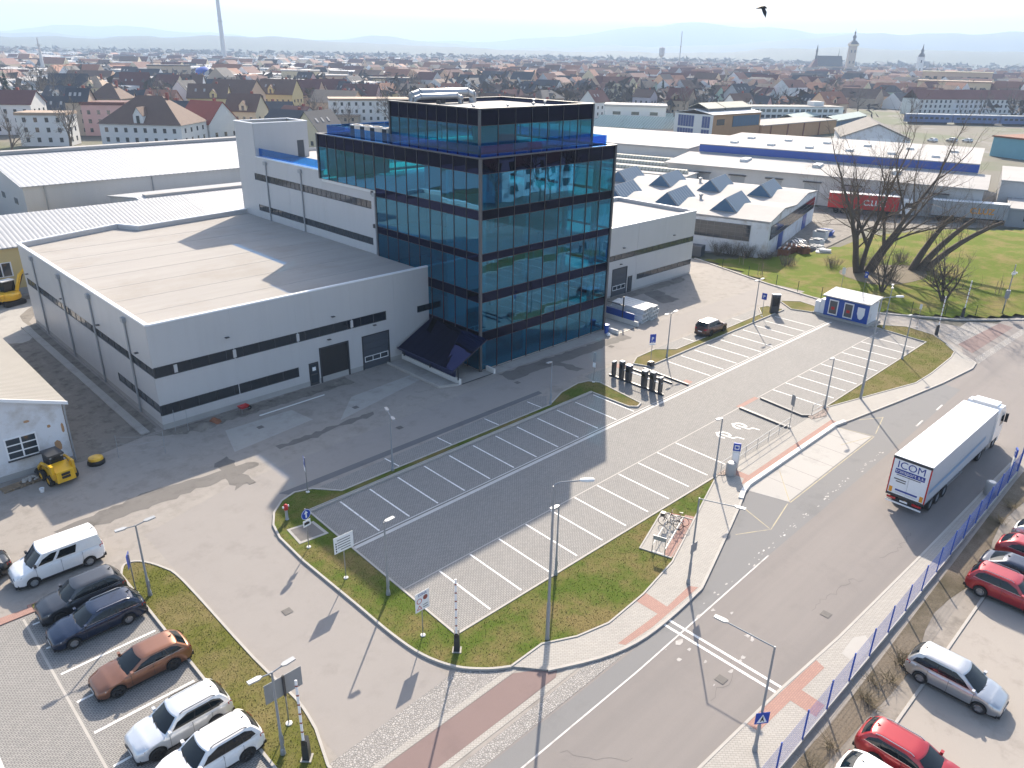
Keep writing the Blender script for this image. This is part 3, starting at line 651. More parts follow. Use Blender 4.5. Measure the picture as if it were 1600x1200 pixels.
def wall_lamp(parent, x, y, z):
    mb = MB().box(-.16, -.28, 0, .16, 0, .06).box(-.05, -.1, -.06, .05, .1, 0); part('wall_lamp', MB().add([(v[0]+x, v[1]+y, v[2]+z) for v in mb.v], mb.f), 'frame_dark', parent, True)
def downpipe_x(parent, x, y, ztop, hopper=True):
    mb = MB().tube([(x-.16, y, .1), (x-.16, y, ztop-.5)], .085, 8)
    d = part('downpipe', mb, 'galv', parent, True)
    if hopper: part('hopper_head', MB().box(x-.34, y-.28, ztop-.55, x-.05, y+.28, ztop-.15), 'galv', d, True)

# ---- west production hall
HW = thing('production_hall', 'low light grey panel-clad hall with beige flat roof beside the glass tower', 'hall', (19, 60, 0))
roof_out = [(19, 60), (47, 60), (47, 99.4), (32.1, 97.2), (30.6, 100.0), (19, 96.4)]
part('wall_core', MB().prism([(19.1, 60.1), (46.9, 60.1), (46.9, 99.2), (32.0, 97.0), (30.5, 99.8), (19.1, 96.2)], .3, 8.35), 'core', HW, True)
part('plinth', MB().prism([(18.98, 59.98), (46.9, 59.98), (46.9, 99.3), (32.1, 97.1), (30.6, 99.9), (18.98, 96.3)], -.02, .55), 'plinth', HW, True)
part('roof', MB().prism([(19.15, 60.15), (46.9, 60.15), (46.9, 99.25), (32.05, 97.05), (30.55, 99.85), (19.15, 96.25)], 8.36, 8.5), 'membrane', HW, True)
for i in range(7): bx('roof_seam', 19.3+.2*(i % 2), 65.0+i*4.6, 8.501, 46.6, 65.05+i*4.6, 8.515, 'plinth', HW)
for x in (25.5, 33.0, 40.5): bx('roof_drain', x, 61.5, 8.501, x+.35, 61.85, 8.53, 'frame_grey', HW)
holesF = [(18.9, 41.4, 4.56, 5.50), (18.9, 31.5, 1.25, 2.2), (45.2, 46.95, 4.45, 5.15), (32.5, 33.55, 0, 2.25), (33.75, 36.85, 0, 3.45), (38.5, 41.5, 0, 3.45)]
ue = [18.94, 25.7, 31.7, 37.4, 42.4, 47]
clad(HW, 'Y', 60.0, ue, [.5, 9.0], holesF)
pane_run(HW, 'Y', 60.0, 19.02, 41.4, 4.56, 5.50, 15, 'dark_glass'); pane_run(HW, 'Y', 60.0, 19.02, 31.5, 1.25, 2.2, 8, 'dark_glass'); pane_run(HW, 'Y', 60.0, 45.2, 46.95, 4.45, 5.15, 1, 'dark_glass')
ys = [60, 63.9, 68.6, 74.8, 79.9, 84.5, 90.5, 96.3]
clad(HW, 'X', 19.0, ys, [.5, 9.0], [(59.5, 95.6, 4.62, 5.42), (59.5, 69.4, 1.45, 2.3)])
pane_run(HW, 'X', 19.0, 60.02, 95.6, 4.62, 5.42, 24, 'window_glass'); pane_run(HW, 'X', 19.0, 60.02, 69.4, 1.45, 2.3, 6, 'window_glass')
for z0, z1 in ((4.62, 5.42), (1.3, 2.15)): bx('corner_post', 18.93, 59.93, z0, 19.02, 60.02, z1, 'frame_dark', HW)
for x in (20.7, 25.72, 31.72, 37.42): bx('column_cover', x-.14, 59.93, 4.68, x+.14, 59.985, 5.36, 'panel', HW)
strip = strip_box(MB(), [(19.06, 60.06), (46.95, 60.06)], .30, 8.98, 9.1); strip_box(strip, [(19.06, 59.95), (19.06, 96.3), (30.6, 99.95), (32.1, 97.15), (46.9, 99.35)], .34, 9.0, 9.12)
part('parapet_cap', strip, 'flashing', HW, True)
part('parapet', strip_box(MB(), [(46.9, 60.1), (19.1, 60.1), (19.1, 96.25), (30.55, 99.85), (32.05, 97.05), (46.9, 99.3)], .12, 8.3, 9.0), 'panel', HW, True)
for y in (64.6, 73.3, 82.0, 91.1): downpipe_x(HW, 19.0, y, 8.75)
for x in ue[1:-1]: bx('panel_joint', x-.03, 59.925, .5, x+.03, 59.95, 9.0, 'panel_white', HW)
for x, z in ((25.2, 6.6), (35.4, 6.2), (34.8, 4.1), (39.9, 4.35)): wall_lamp(HW, x, 59.95, z)
for y, z in ((62.8, 6.0), (72.0, 6.0), (82.5, 6.0), (94.5, 6.0)):
    part('wall_lamp', MB().box(18.65, y-.16, z, 18.95, y+.16, z+.07), 'frame_dark', HW, True)
sectional_door(HW, 59.98, 38.5, 41.5, 3.4)
d = part('gate_shade_panel', MB().box(33.85, 60.03, .02, 36.75, 60.09, 3.35), 'black', HW, True)  # flat black box: shade of the interior behind the open gate, put in as colour
for a, b2 in ((33.7, 33.85), (36.75, 36.9)): bx('door_frame', a, 59.9, 0, b2, 60.1, 3.5, 'frame_dark', HW)
bx('door_frame', 33.7, 59.9, 3.35, 36.9, 60.1, 3.5, 'frame_dark', HW)
d = bx('personnel_door', 32.55, 59.95, .02, 33.5, 60.0, 2.2, 'frame_dark', HW)
bx('door_pane', 32.68, 59.92, 1.15, 33.38, 59.948, 2.05, 'window_glass', d); bx('door_pane', 32.68, 59.92, .25, 33.38, 59.948, 1.0, 'window_glass', d); bx('notice', 32.85, 59.905, 1.45, 33.2, 59.918, 1.8, 'white', d)

# ---- east hall
HE = thing('east_hall', 'light grey panel hall with ribbon windows on the far side of the glass tower', 'hall', (79, 59.5, 0))
part('wall_core', MB().box(65.7, 59.6, .2, 93.9, 73.4, 8.35), 'core', HE, True)
part('roof', MB().box(65.7, 59.65, 8.36, 93.8, 73.3, 8.55), 'white_roof', HE, True)
part('plinth', MB().box(65.7, 59.48, -.02, 94.0, 73.4, .3), 'plinth', HE, True)
clad(HE, 'Y', 59.5, [65.7, 69.5, 75.0, 81.0, 87.0, 94.06], [.25, 9.0], [(75.0, 94.1, 4.75, 5.5), (81.3, 94.1, 1.45, 2.2), (76.1, 79.05, 0, 3.65), (79.35, 80.35, 0, 2.2)])
clad(HE, 'X', 94.0, [59.5, 66.4, 73.4], [.25, 9.0], [(59.4, 66.0, 4.75, 5.5)], out=1)
pane_run(HE, 'Y', 59.5, 75.0, 94.0, 4.75, 5.5, 14); pane_run(HE, 'Y', 59.5, 81.3, 94.0, 1.45, 2.2, 8)
sectional_door(HE, 59.48, 76.15, 79.0, 3.6)
d = bx('personnel_door', 79.4, 59.45, .02, 80.3, 59.5, 2.15, 'frame_dark', HE); bx('door_pane', 79.52, 59.42, .3, 80.18, 59.448, 2.0, 'window_glass', d)
part('parapet_cap', strip_box(MB(), [(65.8, 59.58), (93.95, 59.58), (93.95, 73.3), (65.8, 73.3)], .32, 8.98, 9.1), 'flashing', HE, True)
part('parapet', strip_box(MB(), [(65.8, 59.62), (93.88, 59.62), (93.88, 73.25), (65.8, 73.25)], .14, 8.3, 8.98), 'panel_white', HE, True)
for x, z in ((78, 6.2), (89, 6.3), (77.6, 4.15)): wall_lamp(HE, x, 59.44, z)

# ---- rear office block (white) with stair tower
RB = thing('rear_block', 'white panel office block with ribbon windows and stair tower behind the glass front', 'building', (47, 84, 0))
part('wall_core', MB().box(47.1, 68.5, .1, 65.5, 99.9, 15.0), 'core', RB, True)
part('roof', MB().box(47.15, 79.4, 15.6, 65.4, 99.8, 15.75), 'white_roof', RB, True)
clad(RB, 'X', 47.0, [68.4, 79.3], [8.4, 15.38], [(69.7, 95.9, 13.3, 14.15), (69.7, 95.6, 9.4, 10.2)], 'panel_white')
clad(RB, 'X', 47.0, [79.3, 87.2, 95.0, 100.0], [8.4, 16.2], [(69.7, 95.9, 13.3, 14.15), (69.7, 95.6, 9.4, 10.2)], 'panel_white')
pane_run(RB, 'X', 47.0, 69.7, 95.9, 13.3, 14.15, 26); pane_run(RB, 'X', 47.0, 69.7, 95.6, 9.4, 10.2, 26)
bx('coping', 46.88, 79.32, 16.2, 47.35, 95.0, 16.3, 'flashing', RB)
bx('parapet', 47.0, 79.4, 15.6, 47.25, 95.0, 16.2, 'panel_white', RB)
clad(RB, 'X', 65.6, [79.3, 100], [8.4, 16.2], [], 'panel_white', 1); clad(RB, 'Y', 100.0, [47, 56, 65.6], [.3, 16.2], [], 'panel_white', 1)
for i in range(8):
    bx('balustrade_pane', 47.42, 79.4+i*1.95, 16.3, 47.45, 79.4+(i+1)*1.95-.03, 17.25, 'rail_glass', RB)
for y in (68.9, 84.0, 92.5): downpipe_x(RB, 47.0, y, 15.3 if y < 79 else 16.0)
for y, z in ((69.2, 14.9), (69.1, 11.4)): bx('wall_lamp', 46.72, y-.2, z, 46.93, y+.2, z+.4, 'frame_dark', RB)
st = part('stair_tower', MB().box(47.08, 95.06, 15.7, 54.5, 99.94, 19.7), 'core', RB, True)
clad(RB, 'X', 47.0, [95.0, 100.0], [16.2, 20.2], [], 'panel_white'); clad(RB, 'Y', 95.0, [46.98, 54.6], [15.76, 20.2], [(52.9, 53.9, 15.7, 17.9)], 'panel_white'); clad(RB, 'X', 54.56, [95, 100], [15.76, 20.2], [], 'panel_white', 1); clad(RB, 'Y', 100.0, [46.98, 54.6], [16.2, 20.2], [], 'panel_white', 1)
bx('stair_door', 52.92, 94.98, 15.76, 53.88, 95.04, 17.88, 'door_grey', RB)
part('parapet_cap', strip_box(MB(), [(47.05, 95.05), (54.5, 95.05), (54.5, 99.95), (47.05, 99.95)], .3, 20.2, 20.3, True), 'flashing', RB, True)
part('stair_roof', MB().box(47.2, 95.2, 19.72, 54.35, 99.8, 19.85), 'white_roof', RB, True)

# ---- glass tower
TW = thing('glass_tower', 'dark blue-green curtain wall office tower with stepped glazed top floor', 'tower', (56.2, 65.6, 0))
GR = [(.15, 3.06), (4.05, 7.01), (7.96, 10.99), (11.71, 14.85), (15.72, 18.94)]
SR = [(3.06, 4.05), (7.01, 7.96), (10.99, 11.71), (14.85, 15.72), (18.94, 20.25)]
X0, X1, Y0, Y1 = 46.7, 65.6, 52.0, 79.3
def curtain(parent, axis, c, a0, a1, n, grows, srows, out, zb, zt, gl='tower_glass', jit=.0):
    s_ = (a1-a0)/n
    def b_(name, u0, u1, z0, z1, d0, d1, m):
        lo, hi = sorted((c+d0*out, c+d1*out))
        return bx(name, *((u0, lo, z0, u1, hi, z1) if axis == 'Y' else (lo, u0, z0, hi, u1, z1)), m, parent)
    for i in range(n):
        u0, u1 = a0+i*s_+.03, a0+(i+1)*s_-.03
        for z0, z1 in grows: b_('glass_pane', u0, u1, z0+.02, z1-.02, -.012, .0, gl)
        for z0, z1 in srows:
            b_('spandrel_panel', u0, u1, z0+.02, z1-.02, -.012, .0, 'spandrel')
        b_('mullion', a0+i*s_-.03, a0+i*s_+.03, zb, zt, -.07, .045, 'frame_dark')
    b_('mullion', a1-.03, a1+.03, zb, zt, -.07, .045, 'frame_dark')
    for z in sorted({z for r_ in grows+srows for z in r_}): b_('transom', a0+.03, a1-.03, z-.02, z+.02, -.05, .012, 'frame_dark')
curtain(TW, 'Y', Y0, X0+.12, X1-.12, 9, GR, SR, -1, .05, 20.25)
curtain(TW, 'X', X0, Y0+.12, 68.4, 9, GR, SR, -1, .05, 20.25)
curtain(TW, 'X', X0, 68.46, Y1-.1, 6, [(15.45, 18.94)], [SR[4]], -1, 15.42, 20.25)
curtain(TW, 'X', X1, Y0+.12, 59.42, 4, GR, SR, 1, .05, 20.25)
curtain(TW, 'X', X1, 59.5, Y1-.1, 10, [(9.3, 10.99)]+GR[3:], SR[2:], 1, 9.2, 20.25)
curtain(TW, 'Y', Y1, X0+.12, X1-.12, 9, [(16.4, 18.94)], [SR[4]], 1, 16.3, 20.25)
for x, y in ((X0, Y0), (X1, Y0), (X0, Y1), (X1, Y1)): bx('corner_post', x-.12, y-.12, .0 if y < 60 else 15.42, x+.12, y+.12, 20.3, 'frame_grey', TW)
for i, (z0, z1) in enumerate(SR[:4]):
    zc = (z0+z1)/2; bx('floor_slab', X0+.1, Y0+.1, zc-.18, X1-.1, 68.38 if i < 3 else Y1-.1, zc+.18, 'interior', TW)
    zz = z0+.05; bx('spandrel_backing', X0+.05, Y0+.05, z0+.05, X1-.05, Y0+.09, z1-.05, 'navy_back', TW); bx('spandrel_backing', X0+.05, Y0+.1, z0+.05, X0+.09, 68.3, z1-.05, 'navy_back', TW)
    bx('suspended_ceiling', X0+.25, Y0+.25, z0-.12, X1-.25, 68.2, z0-.08, 'ceiling', TW)
bx('floor_slab', X0+.1, Y0+.1, .02, X1-.1, 68.38, .12, 'interior', TW)
bx('roof_slab', X0+.14, Y0+.14, 19.3, X1-.14, Y1-.14, 19.75, 'white_roof', TW)
part('roof_coping', strip_box(MB(), [(X0+.05, Y0+.05), (X1-.05, Y0+.05), (X1-.05, Y1-.05), (X0+.05, Y1-.05)], .34, 20.26, 20.36, True), 'frame_grey', TW, True)
part('roof_upstand', strip_box(MB(), [(X0+.2, Y0+.2), (X1-.2, Y0+.2), (X1-.2, Y1-.2), (X0+.2, Y1-.2)], .12, 18.96, 20.2, True), 'navy_back', TW, True)
bx('inner_wall', X0+.1, 68.30, .12, X1-.1, 68.42, 14.9, 'core', TW)
bx('service_core', 52.5, 60.5, .15, 58.5, 67.5, 19.2, 'core', TW); bx('service_core', 47.5, 76.0, 15.8, 54, 79.0, 19.2, 'core', TW)
for x in (48.5, 54.2, 59.9, 64.6):
    for y in (53.6, 58.6): bx('column', x-.2, y-.2, .12, x+.2, y+.2, 19.3, 'interior', TW)
for (x0, x1, y0, y1) in ((47.6, 52.2, 57.9, 58.0), (59.5, 65.2, 61.0, 61.1), (58.6, 58.7, 53.5, 60.0)):
    for z0, z1 in GR[1:4]: bx('partition_wall', x0, y0, z0-.3, x1, y1, z1+.1, 'interior', TW)
# top floor
PX0, PX1, PY0, PY1 = 48.2, 63.8, 53.8, 67.4
curtain(TW, 'Y', PY0, PX0+.1, PX1-.1, 7, [(20.4, 22.85)], [(22.85, 24.25)], -1, 20.0, 24.25)
curtain(TW, 'X', PX0, PY0+.1, PY1-.1, 9, [(20.4, 22.85)], [(22.85, 24.25)], -1, 20.0, 24.25)
curtain(TW, 'X', PX1, PY0+.1, PY1-.1, 9, [(20.4, 22.85)], [(22.85, 24.25)], 1, 20.0, 24.25)
curtain(TW, 'Y', PY1, PX0+.1, PX1-.1, 7, [(20.4, 22.85)], [(22.85, 24.25)], 1, 20.0, 24.25)
for x, y in ((PX0, PY0), (PX1, PY0), (PX0, PY1), (PX1, PY1)): bx('corner_post', x-.1, y-.1, 19.76, x+.1, y+.1, 24.3, 'frame_grey', TW)
bx('upper_roof', PX0+.14, PY0+.14, 23.3, PX1-.14, PY1-.14, 23.95, 'white_roof', TW)
part('roof_coping', strip_box(MB(), [(PX0+.05, PY0+.05), (PX1-.05, PY0+.05), (PX1-.05, PY1-.05), (PX0+.05, PY1-.05)], .3, 24.26, 24.35, True), 'frame_grey', TW, True)
part('roof_upstand', strip_box(MB(), [(PX0+.2, PY0+.2), (PX1-.2, PY0+.2), (PX1-.2, PY1-.2), (PX0+.2, PY1-.2)], .1, 22.9, 24.2, True), 'navy_back', TW, True)
bx('inner_wall', 53, 60, 19.76, 59, 60.15, 23.3, 'interior', TW); bx('floor_slab', PX0+.15, PY0+.15, 20.1, PX1-.15, PY1-.15, 20.3, 'interior', TW)
# roof terrace balustrade
for i in range(9): bx('balustrade_pane', 47.5+i*1.95, 52.78, 20.2, 47.5+(i+1)*1.95-.04, 52.81, 21.25, 'rail_glass', TW)
for i in range(13): bx('balustrade_pane', 47.45, 52.9+i*1.95, 20.2, 47.48, 52.9+(i+1)*1.95-.04, 21.25, 'rail_glass', TW)
for i in range(13): bx('balustrade_pane', 64.95, 52.9+i*1.95, 20.2, 64.98, 52.9+(i+1)*1.95-.04, 21.25, 'rail_glass', TW)
for i in range(9): bx('balustrade_pane', 47.5+i*1.95, 78.4, 20.2, 47.5+(i+1)*1.95-.04, 78.43, 21.25, 'rail_glass', TW)
# rooftop plant
def ac_unit(x, y, label):
    t = thing('air_conditioner', label, 'air conditioner', (x, y, 19.75), 0, 'condensers on the tower terrace')
    part('casing', MB().box(-.55, -.45, .15, .55, .45, 1.75), 'off_white', t); part('grille', MB().box(-.565, -.40, .25, -.552, .40, 1.65), 'black', t)
    part('front_grille', MB().box(-.45, -.465, .3, .45, -.452, 1.6), 'galv', t)
    for s_ in (-.45, .4): part('foot', MB().box(s_, -.45, 0, s_+.08, .45, .15), 'frame_grey', t)
    part('fan', MB().lathe([(.36, 1.751), (.36, 1.80), (.08, 1.80)], 12), 'black', t)
for i, y in enumerate((74.6, 72.9, 71.2, 69.2)): ac_unit(48.9+.12*i, y, 'white boxy condenser unit on the roof terrace of the glass tower')
def duct(pts, r_, label):
    t = thing('roof_duct', label, 'duct', (pts[0][0], pts[0][1], 23.95))
    part('pipe', MB().tube(pts, r_, 12), 'steel', t, True, smooth=40)
    for p_ in pts[1:-1]: part('collar', MB().tube([(p_[0]-.06, p_[1], p_[2]), (p_[0]+.06, p_[1], p_[2])], r_*1.12, 12), 'galv', t, True, smooth=40)
    for x in np.linspace(pts[1][0], pts[-2][0], 3): part('support', MB().box(x-.06, pts[1][1]-.3, 23.95, x+.06, pts[1][1]+.3, pts[1][2]-r_*.8), 'frame_grey', t, True)
duct([(50.2, 66.3, 23.96), (50.2, 66.3, 24.75), (51.2, 66.3, 25.0), (57.5, 66.3, 25.0), (58.4, 66.3, 24.7), (58.4, 66.3, 23.96)], .42, 'thick silver ventilation duct bending down onto the upper tower roof')
duct([(49.6, 65.0, 23.96), (49.6, 65.0, 24.55), (50.3, 65.0, 24.75), (55.0, 65.0, 24.75), (55.6, 65.0, 24.5), (55.6, 65.0, 23.96)], .28, 'thinner silver ventilation duct running beside the thick one on the roof')
for i, (x, y) in enumerate(((49.5, 56.0), (50.6, 57.4), (53.4, 55.6), (57.5, 56.2), (60.8, 57.8), (61.9, 60.5))):
    t = tag(part('roof_vent', MB().lathe([(.22, 0), (.22, .1), (.09, .12), (.09, .4), (.17, .42), (.17, .5), (.02, .56)], 10), 'galv', smooth=40), 'small grey pipe vent standing on the upper tower roof', 'vent', 'vents on the upper roof'); t.location = (x, y, 23.95)

# ---- covered ramp at the tower's west side, open ramp at its east side
RW = thing('covered_ramp', 'basement ramp with white edge walls beside the grey hall', 'ramp', (44.8, 53.5, 0))
part('ramp_floor', MB().add([(43.3, 50.9, .02), (47.3, 50.9, .02), (47.3, 52.0, .02), (46.6, 52.0, .02), (46.6, 59.8, .02), (43.3, 59.8, .02)], [(0, 1, 2, 3, 4, 5)]), 'concrete', RW, True)
bx('edge_wall', 43.0, 50.9, .0, 43.28, 59.9, .55, 'kerb_white', RW); bx('edge_wall', 47.32, 50.7, .0, 47.52, 51.9, .5, 'kerb_white', RW)
bx('side_screen', 43.08, 51.6, .55, 43.2, 59.9, 1.35, 'navy_back', RW); bx('gully', 43.3, 50.78, .015, 47.3, 50.88, .04, 'black', RW)
part('apron', MB().prism([(41.2, 51.6), (42.9, 50.9), (42.9, 59.8), (41.2, 59.8)], .0, .10), 'concrete', RW, True)
part('apron_edge', strip_box(MB(), [(41.15, 59.8), (41.15, 51.6), (42.9, 50.85)], .12, -.02, .22), 'kerb', RW, True)
CN = thing('ramp_canopy', 'sloping dark blue glazed canopy leaning down from the tower over the ramp', 'canopy', (44.5, 55, 1.5))
for i in range(9):
    y0 = 50.9+i*.95; y1 = y0+.93
    part('glass_panel', MB().add([(42.3, y0, 1.62), (46.55, y0, 3.78), (46.55, y1, 3.78), (42.3, y1, 1.62), (42.3, y0, 1.58), (46.55, y0, 3.74), (46.55, y1, 3.74), (42.3, y1, 1.58)], [(0, 1, 2, 3), (7, 6, 5, 4), (0, 4, 5, 1), (2, 6, 7, 3), (0, 3, 7, 4), (1, 5, 6, 2)]), 'spandrel', CN, True)
for i in range(10):
    y0 = 50.89+i*.95; part('rafter', MB().tube([(42.28, y0, 1.53), (46.6, y0, 3.70)], .045, 4), 'frame_dark', CN, True)
part('gutter', MB().box(42.15, 50.85, 1.46, 42.29, 59.5, 1.62), 'navy_back', CN, True)
for y in (50.95, 55.2, 59.4): part('post', MB().box(42.9, y-.05, .5, 43.0, y+.05, 1.78), 'frame_dark', CN, True)
RE = thing('open_ramp', 'open basement ramp with blue side wall at the tower corner beside stacked beams', 'ramp', (67.3, 52.5, 0))
part('ramp_floor', MB().add([(65.8, 50.0, .02), (69.3, 50.0, .02), (69.3, 58.6, .02), (65.8, 58.6, .02)], [(0, 1, 2, 3)]), 'concrete', RE, True)
bx('edge_wall', 69.3, 50.0, 0, 69.55, 58.6, .55, 'kerb_white', RE); bx('edge_wall', 65.5, 49.9, 0, 65.75, 51.6, .45, 'kerb_white', RE)
bx('side_screen', 69.38, 50.6, .55, 69.46, 58.6, 1.35, 'blue', RE); bx('gully', 65.8, 49.88, .015, 69.3, 49.98, .04, 'black', RE)
for y in (52.2, 56.5): bx('steel_post', 69.3, y, .56, 69.42, y+.12, 3.1, 'frame_dark', RE)
bx('steel_beam', 66.0, 56.52, 3.1, 70.6, 56.64, 3.22, 'frame_dark', RE); bx('steel_beam', 69.3, 52.0, 2.0, 69.37, 56.5, 2.08, 'frame_dark', RE)
bb = tag(part('waste_bin', MB().lathe([(.22, 0), (.30, .95), (.34, .95), (.34, 1.05), (.05, 1.1)], 12), 'blue', smooth=40), 'blue plastic bin standing at the tower corner by the open ramp', 'bin'); bb.location = (64.9, 51.0, .01)
bs = tag(part('sack', MB().lathe([(.2, 0), (.26, .1), (.2, .28), (.06, .36)], 8), 'white', smooth=60), 'white sack lying beside the blue bin', 'sack'); bs.location = (64.4, 50.3, .01)
# stack of hollow white beams
for r_ in range(3):
    for i in range(6-r_//2):
        x = 70.5+.62*i+(.1 if r_ == 1 else 0); L_ = 5.2-r_*.2
        o = 'beam'; mb = MB(); w_, t_ = .52, .06
        for (p, q, r2, s2) in ((0, w_, 0, t_), (0, w_, w_-t_, w_), (0, t_, t_, w_-t_), (w_-t_, w_, t_, w_-t_)): mb.box(p, 0, r2, q, L_, s2)
        b_ = tag(part('hollow_beam', mb, 'off_white'), 'white hollow concrete beam in the stack beside the open ramp', 'beam', 'stacked hollow beams'); b_.location = (70.5+(.0 if r_ else 0)+.60*i+.15*r_, 50.3+.12*((i*7+r_*3) % 3), .02+.54*r_)
# ================================================================== vehicles
def lerp_tab(T, x):
    if x <= T[0][0]: return T[0][1]
    for (a, va), (b_, vb) in zip(T, T[1:]):
        if x <= b_:
            t = (x-a)/(b_-a); t = t*t*(3-2*t)*.5+t*.5; return va+(vb-va)*t
    return T[-1][1]
KIND = dict(  # L, W, belt table (x from nose, height), cowl x, roof front x, roof rear x, tail x, roof z, wheel r, front axle, rear axle, sill
 wagon=dict(L=4.72, W=1.83, top=[(0, .62), (.12, .74), (.7, .88), (1.35, .97), (2.4, 1.0), (4.3, 1.03), (4.60, .98), (4.72, .80)], cab=(1.25, 2.05, 4.2, 4.60, 1.47), wr=.325, ax=(.92, 3.66), sill=.24),
 shoot=dict(L=4.62, W=1.80, top=[(0, .58), (.12, .70), (.7, .85), (1.4, .95), (2.4, .98), (4.2, 1.04), (4.5, 1.0), (4.62, .78)], cab=(1.25, 2.2, 4.0, 4.52, 1.42), wr=.33, ax=(.90, 3.55), sill=.22),
 suv=dict(L=4.45, W=1.85, top=[(0, .70), (.10, .86), (.6, 1.0), (1.25, 1.07), (2.4, 1.10), (4.1, 1.13), (4.34, 1.05), (4.45, .85)], cab=(1.15, 1.85, 3.98, 4.36, 1.66), wr=.35, ax=(.86, 3.50), sill=.30),
 mpv=dict(L=4.47, W=1.80, top=[(0, .62), (.10, .76), (.55, .92), (1.05, 1.02), (2.4, 1.04), (4.15, 1.06), (4.36, 1.0), (4.47, .80)], cab=(.92, 1.85, 4.0, 4.42, 1.63), wr=.32, ax=(.90, 3.60), sill=.24),
 hatch=dict(L=4.2, W=1.78, top=[(0, .60), (.10, .74), (.55, .88), (1.15, .96), (2.2, .99), (3.85, 1.03), (4.1, .98), (4.2, .78)], cab=(1.05, 1.8, 3.45, 4.08, 1.48), wr=.31, ax=(.84, 3.42), sill=.23),
 sedan=dict(L=4.75, W=1.84, top=[(0, .60), (.12, .72), (.7, .86), (1.4, .95), (2.4, .98), (4.2, 1.02), (4.62, .98), (4.75, .78)], cab=(1.3, 2.15, 3.55, 4.45, 1.45), wr=.325, ax=(.92, 3.72), sill=.22),
 van=dict(L=4.90, W=1.90, top=[(0, .70), (.10, .90), (.45, 1.05), (.95, 1.20), (2.4, 1.24), (4.6, 1.24), (4.86, 1.22), (4.90, 1.1)], cab=(.80, 1.55, 4.74, 4.87, 1.97), wr=.33, ax=(.92, 3.92), sill=.30))
WH = {}
def wheel_meshes(r_, rim):
    k = (r_, rim)
    if k not in WH:
        ty = MB().lathe([(r_*.62, -.10), (r_*.93, -.105), (r_, -.07), (r_, .07), (r_*.93, .105), (r_*.62, .10)], 24, 0, 'Y', cap=False).mesh('tyre', 'rubber', 40)
        mb = MB().lathe([(r_*.63, -.08), (r_*.63, .085), (r_*.57, .09), (r_*.55, .03), (.05, .02)], 20, 0, 'Y')
        for i in range(5):
            a = 2*math.pi*i/5+.3; c, s_ = math.cos(a), math.sin(a); n = Vector((-s_, 0, c))*.045
            p, q = Vector((c*.03, .05, s_*.03)), Vector((c*r_*.6, .07, s_*r_*.6)); e = Vector((0, .025, 0))
            mb.add([p-n, q-n*1.3, q+n*1.3, p+n, p-n+e, q-n*1.3+e*.6, q+n*1.3+e*.6, p+n+e], [(0, 1, 2, 3), (4, 5, 6, 7), (0, 1, 5, 4), (3, 2, 6, 7), (1, 2, 6, 5), (0, 3, 7, 4)])
        mb.lathe([(.055, .05), (.055, .085), (.01, .09)], 10, 0, 'Y')
        WH[k] = (ty, mb.mesh('rim', rim, 35))
    return WH[k]
